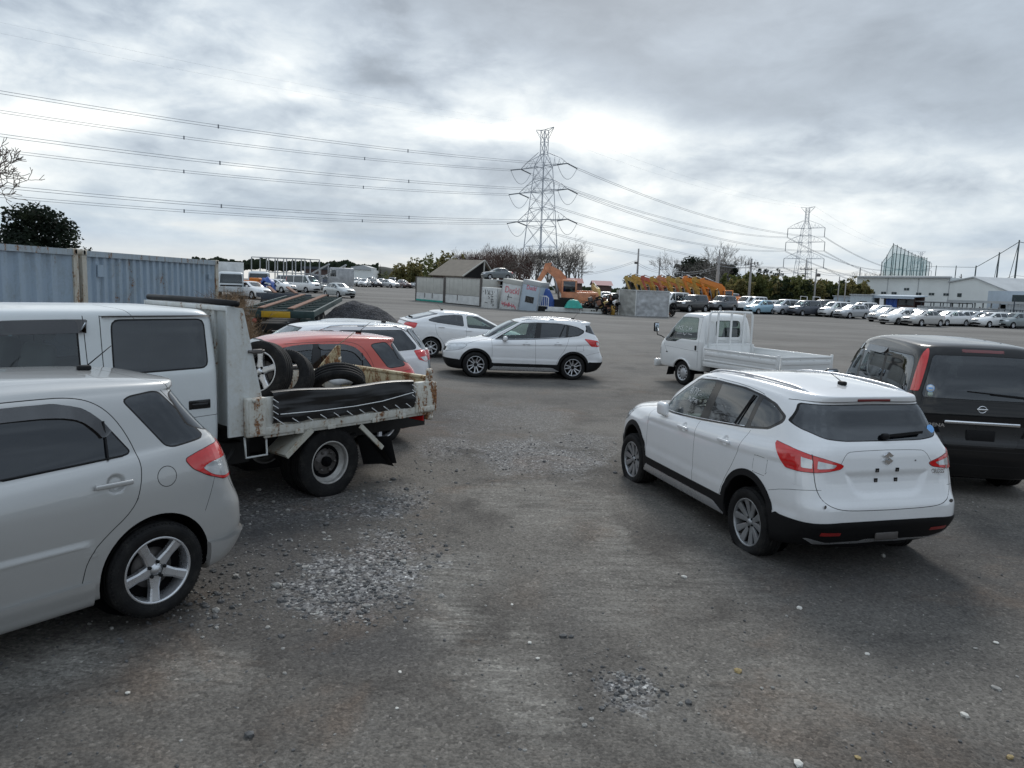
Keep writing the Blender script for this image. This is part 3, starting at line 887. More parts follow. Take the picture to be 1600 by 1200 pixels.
    seams = [
     ('side', [(.88, .40), (.875, .8), (.90, 1.00)], .005, .5, 1),
     ('side', [(-.285, .22), (-.275, .7), (-.26, 1.04)], .005, .5, 1),
     ('side', [(-.83, .40), (-.90, .58), (-1.06, .80), (-1.17, 1.12)], .005, .5, 2),
     ('side', [(-.26, 1.508), (.06, 1.488), (.5, 1.26), (.90, 1.00)], .005, .3, 1),
     ('side', [(-.31, 1.51), (-.8, 1.508), (-1.17, 1.472), (-1.20, 1.44)], .004, .3, 1),
     ('side', round_poly([(-1.36, .77), (-1.56, .77), (-1.56, .93), (-1.36, .93)], .03).tolist()+[(-1.39, .77)][:0]+[round_poly([(-1.36, .77), (-1.56, .77), (-1.56, .93), (-1.36, .93)], .03)[0].tolist()], .004, .5, 0),
     ('rear', [(.71, 1.06), (.71, .80), (.67, .68), (.56, .62), (.4, .60), (0, .595)], .006, -1.8, 2),
     ('rear', [(.70, 1.46), (.62, 1.478), (0, 1.492)], .005, -1.5, 0),
     ('side', [(-1.62, .66), (-1.80, .72), (-2.06, .77)], .004, .5, 1),
     ('side', [(1.55, .87), (1.3, .955), (1.0, 1.005)], .005, .5, 1),
     ('front', [(.72, .86), (.6, .83), (0, .82)], .005, 1.3, 1),
     
     ('rear', [(.47, .99), (.42, 1.07), (.36, 1.09), (0, 1.095)], .004, -1.9, 1),
    ]
    circ = lambda x, z, r: [(x+r*cos(t), z+r*sin(t)) for t in np.linspace(0, 2*pi, 14, endpoint=False)]
    dents = [('side', circ(-.02, .935, .055), -.014, .03, .5), ('side', circ(-.86, .96, .055), -.014, .03, .5),
             ('rear', [(-.5, .93), (.47, .93), (.36, .71), (.26, .68), (-.5, .68)], .020, .07, -1.9),
             ('side', [(-1.9, .985), (-1.2, .945), (.9, .885), (1.0, .5), (-2, .5)], -.012, .045, .5),
             ('front', [(-.5, .60), (.45, .60), (.52, .78), (-.5, .79)], -.03, .06, 1.8)]
    refine = [((-2.2, .5, 1.13), (-1.55, .80, 1.5), .018, (1, 2)), ((-2.3, -.1, .22), (-1.75, .9, .44), .016, (1, 2)), ((-2.3, .36, .80), (-1.58, .95, 1.12), .016, (0, 1, 2)), ((-2.2, -.1, .60), (-1.9, .62, 1.0), .016, (1, 2)), ((-.95, .5, .87), (.07, .95, 1.03), .014, (0, 2))]
    return dict(rings=rings, panels=P, seams=seams, dents=dents, refine=refine, axles=(1.3, -1.3), arch=.372, hub=.335, track=.760, under=.212,
                wheel=dict(r=.335, w=.21, rim=.222, style='twin'))
# ------------------------------------------------------------------ crossover hatchback (near right and mid field)
def rear_decal(made, y, z, w=None):
    """x of the tail skin at (y, z)"""
    sh = made['shell']; V = sh.V
    m = V[:, 0] < -1.3
    d = np.hypot(V[m, 1]-abs(y), V[m, 2]-z); return V[m][np.argmin(d), 0]
def side_y(made, x, z):
    V = made['shell'].V; m = V[:, 1] > .4
    d = np.hypot(V[m, 0]-x, V[m, 2]-z); return V[m][np.argmin(d), 1]
def roof_z(made, x, y):
    V = made['shell'].V; m = V[:, 2] > 1.2
    d = np.hypot(V[m, 0]-x, V[m, 1]-abs(y)); return V[m][np.argmin(d), 2]
RY = Matrix.Rotation(-pi/2, 4, 'Z') @ Matrix.Rotation(pi/2, 4, 'X')     # text facing the tail (-x)
def door_handles(made, pts, mat='paint', color=WHITE, L=.20):
    for x, z in pts:
        for s in (1, -1):
            y = side_y(made, x-.12, z); b = MB()
            b.rbox((x, s*(y+.022), z), (L, .02, .032), .009, 3, mi=0)
            b.box((x-L*.38, s*(y+.008), z), (.03, .03, .024), mi=0); b.box((x+L*.38, s*(y+.008), z), (.03, .03, .024), mi=0)
            o = b.build('door_handle', [MATS[mat], MATS['seam']], made['root']); o.color = color; o['paint'] = 1
def antenna(made, x, z=None, L=.2, lean=55):
    z = roof_z(made, x, 0) if z is None else z
    b = MB(); b.rbox((x, 0, z+.015), (.09, .05, .04), .015, 3)
    b.cyl((x-.01, 0, z+.02), (x-.01-L*sin(R_(lean)), 0, z+.02+L*cos(R_(lean))), .0045, 6, r2=.003)
    return b.build('antenna', MATS['black_plastic'], made['root'])
def wiper(made, y0, y1, z, z1=None):
    b = MB(); z1 = z if z1 is None else z1
    x0, x1 = rear_decal(made, y0, z)-.03, rear_decal(made, y1, z1)-.03
    b.rbox((x0, y0, z), (.05, .07, .05), .015, 2)
    b.bar((x0-.01, y0, z+.005), (x1-.01, y1, z1+.01), .014, .022); b.bar((x0, y0-.1 if y1 < y0 else y0+.1, z-.004), (x1+.006, y1, z1), .008, .014)
    return b.build('rear_wiper', MATS['black_plastic'], made['root'])
def scross_extras(made, near=True, color=WHITE, mark=True):
    near = mark
    root = made['root']; pm = MATS['paint']
    # roof rails
    for s in (1, -1):
        b = MB(); xs = np.linspace(.10, -1.62, 18)
        pts = []
        for i, x in enumerate(xs):
            y = .548-.02*abs((x+.75)/.85)**2; z = roof_z(made, x, y)+.030*(1-abs((i-8.5)/8.5)**6)-.010
            pts.append((x, s*y, z))
        b.tube(pts, .0125, 8)
        for i in (1, 8, 16): p = pts[i]; b.rbox((p[0], p[1], p[2]-.022), (.14, .018, .03), .008, 2)
        b.build('roof_rail', MATS['alloy'], root)
    b = MB(); zz = 1.503; xx = rear_decal(made, 0, zz)
    b.rbox((xx-.003, 0, zz), (.016, .345, .024), .006, 3)
    b.build('brake_lamp', MATS['dark_red_lamp'], root)
    antenna(made, -1.40, L=.19, lean=-68 if mark else 40)
    wiper(made, -.02, -.42, 1.205, 1.225)
    door_handles(made, [(-.02, .93), (-.86, .955)], color=color)
    for s in (1, -1): mirror(root, .55, .79, 1.05, [pm, MATS['black_plastic'], MATS['mirror_glass']], color, (.11, .19, .14), s, near)
    # divider bar in the rear side window, belt strip
    for s in (1, -1):
        b = MB(); y0, y1 = side_y(made, -.98, 1.09), side_y(made, -1.10, 1.41)
        b.bar((-.91, s*(y0+.004), 1.135), (-1.05, s*(y1+.004), 1.44), .012, .022)
        b.build('window_bar', MATS['rubber'], root)
        b = MB(); xs = np.linspace(.78, -1.06, 24)
        pts = [(x, s*(side_y(made, x, zz)+.006), zz) for x in xs for zz in [1.022+.118*((.78-x)/1.84)**1.5]]
        b.tube(pts, .005, 6); b.build('belt_moulding', MATS['chrome'], root)
    # maker's emblem: a folded S
    x = rear_decal(made, 0, 1.03)-.012; b = MB()
    S1 = [(.0, .052), (.045, .020), (.018, .006), (.0, .018), (-.012, .012), (.045, -.022), (.0, -.055), (-.045, -.022), (-.018, -.008), (.0, -.02), (.012, -.012), (-.045, .022)]
    b.prism([(-p[0]*1.05, p[1]*1.05+1.03) for p in S1], x-.012, x+.012, 'yz')
    b.build('emblem', MATS['chrome'], root)
    # empty number plate clips
    b = MB()
    for yy in (.105, -.105):
        for zz in (.925, .835):
            xx = rear_decal(made, yy, zz); b.box((xx+.004, yy, zz), (.02, .033, .033), mi=0); b.box((xx-.0, yy+.004, zz-.004), (.02, .016, .016), mi=1)
    b.build('plate_clip', [MATS['black_plastic'], MATS['steel_dark']], root)
    b = MB()
    for yy, zz in ((.66, .64), (-.66, .64)):
        xx = rear_decal(made, yy, zz); b.lathe([(0, 0), (.017, 0)], 16, 'z', (0, 0, 0))
        k = len(b.v)-32; b.xf(Matrix.Translation((xx-.004, yy, zz)) @ Matrix.Rotation(-pi/2, 4, 'Y') @ Matrix.Rotation(.3 if yy > 0 else -.3, 4, 'X'), k)
    b.rbox((rear_decal(made, -.30, 1.0)-.003, -.30, 1.0), (.008, .014, .014), .004, 2)
    b.build('parking_sensor', MATS['steel_dark'], root)
    b = MB(); xx = rear_decal(made, 0, .36)-.016; b.rbox((xx, -.02, .345), (.02, .24, .075), .012, 2); b.build('tow_cover', MATS['steel_dark'], root)
    xx = rear_decal(made, -.52, .90)-.004
    text_mesh('badge', 'S-CROSS', .052, MATS['chrome'], root, Matrix.Translation((xx-.005, -.52, .90)) @ Matrix.Rotation(-.22, 4, 'Z') @ RY @ Matrix.Scale(.75, 4, (1, 0, 0)), .002, .0016)
    text_mesh('badge', 'SX4', .055, MATS['chrome'], root, Matrix.Translation((rear_decal(made, -.63, .93)-.004, -.63, .93)) @ Matrix.Rotation(-.3, 4, 'Z') @ RY @ Matrix.Scale(.6, 4, (1, 0, 0)), .002, .0016)
    b = MB(); xx = rear_decal(made, -.655, 1.29)-.004
    b.lathe([(0, 0), (.038, 0)], 20, 'z'); b.xf(Matrix.Translation((rear_decal(made, -.58, 1.25)-.006, -.58, 1.25)) @ Matrix.Rotation(R_(-62), 4, 'Y') @ Matrix.Rotation(.0, 4, 'X'))
    b.build('window_sticker', simple('sticker_blue', (.18, .42, .80), .4), root)
    if mark:   # paint-pen scrawl on the driver's glass
        b = MB(); rg = random.Random(3)
        def stroke(P):
            pts = []
            for u, v in P:
                X = .17-u*.40; Z = 1.20+v*.17; pts.append((X, side_y(made, X, Z)+.004, Z))
            b.tube(pts, .0035, 5)
        for P in ([(.0, .75), (.10, .85)], [(.05, .95), (.06, .5), (.12, .5)], [(.0, .6), (.13, .66)], [(.18, .9), (.17, .5)], [(.24, .92), (.34, .9), (.26, .5)],
                  [(.36, .7), (.42, .92), (.47, .75), (.38, .68), (.47, .72), (.43, .48)], [(.52, .8), (.56, .84)], [(.54, .55), (.60, .56)], [(.65, .6), (.7, .62)],
                  [(.10, .05), (.2, .2), (.10, .3)], [(.12, .22), (.24, .02)], [(.3, .25), (.27, .02), (.36, .08), (.36, .28), (.3, .25)], [(.40, .26), (.52, .24), (.44, .0)], [(.45, .14), (.55, .12)], [(.57, .28), (.55, .02), (.63, .04)]):
            stroke(P)
        b.build('marker_writing', MATS['white_plastic'], root)
    interior(root, .0, -.92, .40, .36, -1, .72, (-1.65, 1.1), .74)
# ------------------------------------------------------------------ more car shapes
def panels_side(P, polys, mats, r=.03):
    for i, (q, m) in enumerate(zip(polys, mats)):
        P.append(dict(name='window', key='w%d' % i, view='side', poly=q, mat=m, seal=.010, lim=.3, r=r))
def hatch_spec():
    tp = [(-2.1, .985), (-1.4, 1), (.6, .995), (1.4, .98), (2.1, .955)]
    rings = [
     (1.90, -1.85, .55, 4, 6, .20),
     (1.97, -1.93, .835, 4, 7, [(-2.1, .30), (-1.6, .245), (1.5, .235), (2.1, .25)]),
     (2.05, -1.99, .862, 4.4, 7.6, [(-2.1, .36), (2.1, .34)], tp),
     (2.10, -2.03, .872, 4.2, 7.6, [(-2.1, .47), (2.1, .46)], tp),
     (2.10, -2.03, .878, 4.0, 7.2, .60, tp),
     (2.07, -1.985, .878, 3.8, 7, [(-2, .73), (2.1, .70)], tp),
     (2.03, -1.945, .874, 3.5, 7, [(-2, .85), (0, .83), (2, .78)], tp),
     (1.98, -1.915, .864, 3.3, 7, [(-2, .97), (-1, .93), (0, .90), (2, .85)], tp),
     (1.85, -1.875, .842, 3.0, 7, [(-2, 1.07), (-1, 1.02), (0, .96), (1.2, .92), (2, .90)], tp),
     (1.45, -1.84, .812, 3.2, 7, [(-2, 1.13), (-1, 1.075), (0, 1.01), (.9, .985), (1.5, .98)], tp),
     (.98, -1.81, .785, 3.8, 7, [(-2, 1.165), (-1, 1.11), (0, 1.045), (.75, 1.03), (1, 1.06)], tp),
     (.80, -1.72, .740, 4.2, 6.5, [(-2, 1.28), (0, 1.22), (.8, 1.20)], tp),
     (.50, -1.635, .690, 4.2, 6.2, [(-2, 1.40), (0, 1.375), (.5, 1.36)], tp),
     (.30, -1.60, .648, 3.6, 6, [(-1.8, 1.465), (0, 1.475), (.4, 1.455)], tp),
     (.24, -1.62, .634, 3.4, 6, [(-1.8, 1.483), (0, 1.493), (.4, 1.47)], tp),
     (.18, -1.625, .605, 3.2, 6, [(-1.8, 1.513), (-.6, 1.535), (.3, 1.50)], tp),
     (.02, -1.55, .50, 2.8, 4.5, [(-1.6, 1.538), (-.6, 1.570), (.1, 1.535)]),
     (-.2, -1.25, .25, 2.8, 3, [(-1.4, 1.563), (-.6, 1.586), (-.1, 1.56)]),
     (-.3, -1.1, 0.0, 2.5, 2.5, [(-1.3, 1.570), (-.6, 1.592), (-.2, 1.566)]),
    ]
    fw = [(.78, 1.04), (.60, 1.15), (.10, 1.41), (-.24, 1.448), (-.29, 1.44), (-.235, 1.06), (.3, 1.04)]
    rw = [(-.385, 1.075), (-.41, 1.450), (-.74, 1.452), (-.90, 1.41), (-1.00, 1.31), (-1.125, 1.125), (-1.09, 1.115)]
    dq = [(-1.155, 1.435), (-1.20, 1.455), (-1.36, 1.47), (-1.41, 1.462), (-1.665, 1.155), (-1.64, 1.14), (-1.42, 1.12), (-1.37, 1.13)]
    P = []
    P.append(dict(name='window_trim', view='side', poly=[(-.22, 1.045), (-.25, 1.465), (-.42, 1.468), (-.37, 1.055)], mat='gloss_black', lim=.3, lod=1, r=.01))
    panels_side(P, [fw, rw, dq], ['glass_green', 'glass_dark', 'glass_dark'], .035)
    aline = lambda z: 1.02+(.235-1.02)*(z-1.03)/.43
    P.append(dict(name='windscreen', view='front', poly=[(-.3, 1.07), (.9, 1.05), (.9, 1.452), (-.3, 1.485)], mat='glass_green', lim=-.1, seal=.012, r=0, excl=lambda V: np.maximum(aline(V[:, 2])-V[:, 0], V[:, 1]-.80)))
    P.append(dict(name='rear_window', view='rear', poly=[(-.3, 1.15), (.45, 1.152), (.66, 1.175), (.70, 1.22), (.60, 1.45), (-.3, 1.465)], mat='glass_dark', lim=-1.47, seal=.008, r=.05))
    lamp = [(-1.47, 1.025), (-1.58, 1.055), (-1.70, 1.075), (-2.1, 1.09), (-2.1, .825), (-1.79, .825), (-1.64, .885), (-1.52, .955)]
    P.append(dict(name='tail_lamp', key='tl', view='side', poly=lamp, mat='red_lamp', lim=.52, off=.006, skirt=.012, r=.03, seal=.004, sealmat=1))
    P.append(dict(name='lens', key='tlc', view='side', poly=[(-1.595, .945), (-1.68, .97), (-2.1, .98), (-2.1, .845), (-1.79, .845), (-1.68, .882)], mat='clear_lamp', lim=.54, off=.008, r=.03, child_of='tl'))
    P.append(dict(name='headlight', view='side', poly=[(1.50, .86), (1.66, .72), (2.3, .66), (2.3, .80), (1.7, .89)], mat='clear_lamp', lim=.42, off=.003, skirt=.01, seal=.006, r=.05))
    P.append(dict(name='grille', view='front', poly=[(-.2, .62), (.4, .63), (.42, .74), (-.2, .75)], mat='black_plastic', lim=1.8))
    # body kit skirts
    P.append(dict(name='side_skirt', view='side', poly=[(.86, .18), (.86, .335), (-.835, .385), (-.84, .18)], mat='paint', lim=.5, off=.028, skirt=.03, r=.01))
    P.append(dict(name='bumper_skirt', view='side', poly=[(-1.64, .18), (-1.60, .42), (-1.75, .40), (-2.3, .43), (-2.3, .18)], mat='paint', lim=-1, off=.034, skirt=.04, r=.01))
    c = lambda x, z, r: [(x+r*cos(t), z+r*sin(t)) for t in np.linspace(0, 2*pi, 20)]
    seams = [
     ('side', [(.86, .34), (.86, .8), (.88, 1.0)], .005, .5, 1),
     ('side', [(-.31, .24), (-.30, .7), (-.29, 1.05)], .005, .5, 1),
     ('side', [(-.77, .385), (-.80, .52), (-.90, .63), (-1.10, .775), (-1.155, .92), (-1.175, 1.09), (-1.10, 1.30), (-1.00, 1.43), (-.86, 1.488), (-.6, 1.492), (-.2, 1.485), (.08, 1.462)], .006, .3, 2),
     ('side', c(-1.33, .94, .066), .005, .5, 0),
     ('side', [(-1.70, .86), (-1.66, .77), (-1.595, .64)], .004, .5, 2),
     ('side', [(-1.435, 1.475), (-1.56, 1.30), (-1.83, 1.11)], .005, .3, 0), ('top', [(-1.33, .0), (-1.34, .45), (-1.40, .53), (-1.56, .605)], .006, 1.3, 2),
     ('rear', [(.72, .95), (.74, .75), (.66, .62), (0, .60)], .006, -1.6, 2),
    ]
    circ = lambda x, z, r: [(x+r*cos(t), z+r*sin(t)) for t in np.linspace(0, 2*pi, 14, endpoint=False)]
    dents = [('side', circ(-1.0, .955, .066), -.016, .03, .5), ('side', circ(-.1, .93, .066), -.016, .03, .5),
             ('side', [(.84, .575), (-.80, .598), (-.86, .645), (.84, .64)], .006, .02, .5),
             ('side', [(.84, .60), (-.86, .622), (-.86, .3), (.84, .3)], .008, .012, .5)]
    refine = [((-1.43, .6, .84), (-1.23, .95, 1.04), .012, (0, 2)), ((-2.1, .5, .84), (-1.4, .95, 1.13), .018, (0, 1, 2)), ((-1.12, .6, .86), (-.88, .95, 1.06), .009, (0, 2)), ((-.95, .7, .52), (.9, .95, .68), .014, (2,))]
    return dict(rings=rings, panels=P, seams=seams, dents=dents, refine=refine, axles=(1.25, -1.25), arch=.375, hub=.33, track=.775, under=.20,
                wheel=dict(r=.322, w=.205, rim=.218, style='five', spin_abs=.63))

def auto_spec(wb=2.6, xf=2.2, xr=-2.1, w=.86, belt=(.95, 1.0), hood=.85, cowl=(1.0, 1.02), rooff=.25, roofr=-1.6, H=1.47, base=(-1.75, 1.05), deck=None,
              wr=.31, roofw=.60, nf=3.6, nr=6, pillars=(-.25,), gap=.09, q=None, black=.0, lamp='mid', arch=.05, style='five', seal=.008, tail_z=None, rear_glass=None, box=0):
    zf, zr = belt; dz = deck if deck else None
    rz = dz if dz else base[1]
    xs = [xr-.1, base[0], 0, cowl[0], xf]
    rings = [
     (xf-.18, xr+.14, w*.62, nf, nr, .19),
     (xf-.10, xr+.08, w*.945, nf+.4, nr+1, [(xr, .30), (xr+.6, .22), (xf-.6, .21), (xf, .25)]),
     (xf-.03, xr+.02, w*.985, nf+.6, nr+1.4, .36),
     (xf, xr, w*.995, nf+.4, nr+1.2, .50),
     (xf, xr+.01, w, nf+.2, nr+1, .61),
     (xf-.04, xr+.04, w, nf, nr+.6, [(xr, .78*rz), (0, .74), (xf, hood*.84)]),
     (xf-.09, xr+.06, w*.99, nf-.3, nr+.3, [(xr, .90*rz), (0, .85*zf), (xf, hood*.93)]),
     (xf-.20, xr+(.12 if dz else .07), w*.968, nf-.6, nr, [(xr, rz*.97), (base[0]+.4, zr*.95), (0, zf*.95), (cowl[0]+.3, hood+.05), (xf, hood)]),
     ((xf-.2)*.45+cowl[0]*.55, xr*(.45 if dz else .4)+base[0]*(.55 if dz else .6), w*.94, nf-.4, nr-.4, [(xr, rz*1.0+.015), (base[0], (zr+rz)/2+.01), (0, zf), (cowl[0], (zf+cowl[1])/2-.01), (xf, (hood+cowl[1])/2+.03)]),
     (cowl[0], base[0], w*.915, nf+.4, nr, [(base[0]-.05, base[1]), (base[0]+.5, zr+.03), (0, zf+.03), (cowl[0]-.2, zf+.05), (cowl[0], cowl[1])]),
    ]
    for t in (.33, .68, .93):
        e = t**1.12
        rings.append((cowl[0]+(rooff-cowl[0])*e, base[0]+(roofr-base[0])*e, w*.915+(roofw-w*.915)*(t**1.1), nf+.5, nr-.4,
                      [(roofr, base[1]+(H-.10-base[1])*t), (0, zf+.03+(H-.085-zf-.03)*t), (cowl[0], cowl[1]+(H-.10-cowl[1])*t)]))
    rings += [
     (rooff-.03, roofr+.01, roofw*.955, 3.4, nr-.6, [(roofr, H-.062), (-.4, H-.052), (rooff, H-.068)]),
     (rooff-.22, roofr+.14, roofw*.76, 2.8, 4, [(roofr, H-.032), (-.4, H-.018), (rooff, H-.036)]),
     (rooff-.45, roofr+.45, roofw*.38, 2.6, 3, [(roofr, H-.016), (-.4, H-.003), (rooff, H-.018)]),
     (rooff-.55, roofr+.6, 0, 2.5, 2.5, [(roofr, H-.012), (-.4, H), (rooff, H-.014)]),
    ]
    fx = lambda z: cowl[0]-.16+(rooff-cowl[0]-.02)*((z-cowl[1])/(H-.10-cowl[1]))
    rx = lambda z: base[0]+.20+(roofr-base[0]+.0)*((z-base[1])/(H-.10-base[1]))
    zt = H-.125; zb = lambda x: zf+.045+(zr-zf)*np.clip(-x/1.6, -.2, 1.2)
    P = []; b = cowl[1]+.02
    xs_ = [fx(b)]+list(pillars)+[rx(max(base[1], zr)+.06)]
    polys = []
    for i in range(len(xs_)-1):
        a, c = xs_[i], xs_[i+1]
        if i == 0: left = [(fx(zb(a)+.01)-.02, zb(a)+.01), (fx(zt)-.02, zt)]
        else: left = [(a-gap/2, zb(a)), (a-gap/2-.02, zt)]
        if i == len(xs_)-2: right = [(min(a-.2, rx(zt)+.03), zt), (rx(max(base[1], zr)+.04), max(zb(c), zr)+.08), (rx(max(base[1], zr))+.05, max(zb(c), zr)+.03)]
        else: right = [(c+gap/2-.02, zt), (c+gap/2, zb(c))]
        polys.append(left+right)
    if q: polys[-1] = q
    panels_side(P, polys, ['glass_green' if i == 0 else 'glass_dark' for i in range(len(polys))], .045)
    aline = lambda z: cowl[0]+.01+(rooff-cowl[0])*(z-cowl[1])/(H-.10-cowl[1])
    P.append(dict(name='windscreen', view='front', poly=[(-.3, cowl[1]+.03), (.95, cowl[1]+.01), (.95, H-.105), (-.3, H-.075)], mat='glass_green', lim=min(rooff-.4, 0)-.3, seal=.012, r=0,
                  excl=lambda V: np.maximum(aline(V[:, 2])-.03-V[:, 0], V[:, 1]-w*.94)))
    rline = lambda z: base[0]+(roofr-base[0])*(z-base[1])/(H-.10-base[1])
    rg = rear_glass or [(-.3, base[1]+.02), (roofw+.02, base[1]+.04), (roofw-.05, H-.115), (-.3, H-.095)]
    P.append(dict(name='rear_window', view='rear', poly=rg, mat='glass_dark', lim=max(base[0], roofr)+.25, seal=.010, r=.05))
    cx = xr+.55; L = tail_z or (rz*.78, rz*.97)
    if lamp == 'tall':
        P.append(dict(name='tail_lamp', view='side', wrap=(cx, .30, -1), poly=[(58, base[1]-.12), (34, base[1]-.14), (36, H-.2), (62, H-.22)], mat='red_lamp', lim=.36, off=.006, skirt=.01, r=.03, excl=lambda V: V[:, 0]-cx+.1))
    else:
        P.append(dict(name='tail_lamp', view='side', wrap=(cx, .30, -1), poly=[(76, L[1]-.01), (40, L[1]), (20, L[1]-.03), (22, L[0]+.02), (50, L[0]), (70, L[0]+.05)], mat='red_lamp', lim=.36, off=.006, skirt=.01, r=.03, excl=lambda V: V[:, 0]-cx+.1))
        if lamp == 'split': P.append(dict(name='lens', key='tlc', view='side', wrap=(cx, .30, -1), poly=[(66, (L[0]+L[1])/2-.02), (30, (L[0]+L[1])/2-.01), (30, L[0]+.02), (55, L[0]+.015)], mat='clear_lamp', lim=.36, off=.008, r=.02, excl=lambda V: V[:, 0]-cx+.1))
    cf = xf-.55
    P.append(dict(name='headlight', view='side', wrap=(cf, .25, 1), poly=[(66, hood*.97), (30, hood*.96), (24, hood*.87), (30, hood*.79), (55, hood*.80), (66, hood*.88)], mat='clear_lamp', lim=.30, off=.004, skirt=.01, r=.02, excl=lambda V: cf+.1-V[:, 0]))
    P.append(dict(name='grille', view='front', poly=[(-.2, hood*.78), (.30, hood*.78), (.34, hood*.92), (-.2, hood*.93)], mat='black_plastic', lim=xf-.35, r=.03))
    P.append(dict(name='intake', view='front', poly=[(-.2, .30), (.50, .30), (.55, .43), (-.2, .45)], mat='black_plastic', lim=xf-.35, r=.03, lod=2))
    if black: P.append(dict(name='cladding', view='side', poly=[(-3, black), (3, black), (3, 0), (-3, 0)], mat='black_plastic', lim=-1, r=0, off=.006, skirt=.01))
    a = wb/2
    seams = [('side', [(a-.43, .3), (a-.44, zf-.1), (fx(zf)+.02, zf+.03)], .006, .5, 1), ('side', [(pillars[0], .25), (pillars[0]+.01, zf+.04)], .006, .5, 1),
             ('side', [(-a+.45, .35), (-a+.36, .56), (-a+.14, .76), (-a+.10, zr)], .006, .5, 2)]
    return dict(rings=rings, panels=P, seams=seams, axles=(a, -a), arch=wr+arch, hub=wr+.005, track=w*.885, under=.205, wheel=dict(r=wr, w=.19, rim=wr*.66, style=style))

SPECS = {
 'sedan': dict(wb=2.7, xf=2.35, xr=-2.30, w=.87, belt=(.92, .97), hood=.80, cowl=(1.05, .98), rooff=.25, roofr=-1.15, H=1.44, base=(-1.72, 1.02), deck=1.0, pillars=(-.35,)),
 'saloon': dict(wb=2.75, xf=2.4, xr=-2.35, w=.90, belt=(.90, .95), hood=.76, cowl=(1.1, .95), rooff=.30, roofr=-1.0, H=1.42, base=(-1.75, .99), deck=.98, pillars=(-.30,), nf=4.4),
 'wagon': dict(wb=2.65, xf=2.3, xr=-2.25, w=.86, belt=(.93, .98), hood=.80, cowl=(1.05, .99), rooff=.25, roofr=-1.85, H=1.47, base=(-2.12, 1.03), pillars=(-.35, -1.25)),
 'hatchback': dict(wb=2.45, xf=2.02, xr=-1.85, w=.845, belt=(.94, .99), hood=.82, cowl=(.98, 1.0), rooff=.30, roofr=-1.45, H=1.50, base=(-1.72, 1.05), pillars=(-.3,), wr=.295),
 'suv': dict(wb=2.7, xf=2.25, xr=-2.25, w=.89, belt=(1.10, 1.14), hood=1.05, cowl=(.85, 1.15), rooff=.25, roofr=-1.95, H=1.80, base=(-2.12, 1.18), pillars=(-.35, -1.2), wr=.36, roofw=.66, nf=5, nr=8, black=.50, arch=.07),
 'minivan': dict(wb=2.8, xf=2.3, xr=-2.25, w=.86, belt=(.98, 1.02), hood=.92, cowl=(1.35, 1.04), rooff=.55, roofr=-1.95, H=1.68, base=(-2.12, 1.06), pillars=(.05, -1.05), nf=3.4, nr=8, roofw=.64),
 'van': dict(wb=2.5, xf=2.2, xr=-2.2, w=.845, belt=(1.05, 1.05), hood=1.0, cowl=(1.75, 1.15), rooff=1.2, roofr=-2.05, H=1.95, base=(-2.16, 1.08), pillars=(.75, -.7), nf=6, nr=10, roofw=.70, lamp='tall', wr=.30),
 'kei': dict(wb=2.35, xf=1.72, xr=-1.65, w=.735, belt=(.95, .97), hood=.90, cowl=(1.15, 1.02), rooff=.65, roofr=-1.45, H=1.63, base=(-1.58, 1.0), pillars=(.05,), nf=5, nr=9, roofw=.585, wr=.27),
}
def prius_spec():
    return auto_spec(wb=2.7, xf=2.22, xr=-2.24, w=.87, belt=(.96, 1.06), hood=.80, cowl=(1.28, 1.0), rooff=.35, roofr=-1.15, H=1.49, base=(-2.06, 1.12), deck=1.10, pillars=(-.22,), gap=.11, nf=3.2, roofw=.60,
                     q=[(-.30, 1.045), (-.33, 1.375), (-.62, 1.372), (-1.0, 1.325), (-1.30, 1.245), (-1.46, 1.175), (-1.43, 1.15), (-1.15, 1.11)], style='seven')
def touring_spec():
    return auto_spec(wb=2.65, xf=2.25, xr=-2.22, w=.87, belt=(.96, 1.02), hood=.84, cowl=(1.05, 1.02), rooff=.28, roofr=-1.82, H=1.57, base=(-2.08, 1.07), pillars=(-.3,), q=None, lamp='split', tail_z=(.86, 1.09), nr=6.5, roofw=.63)
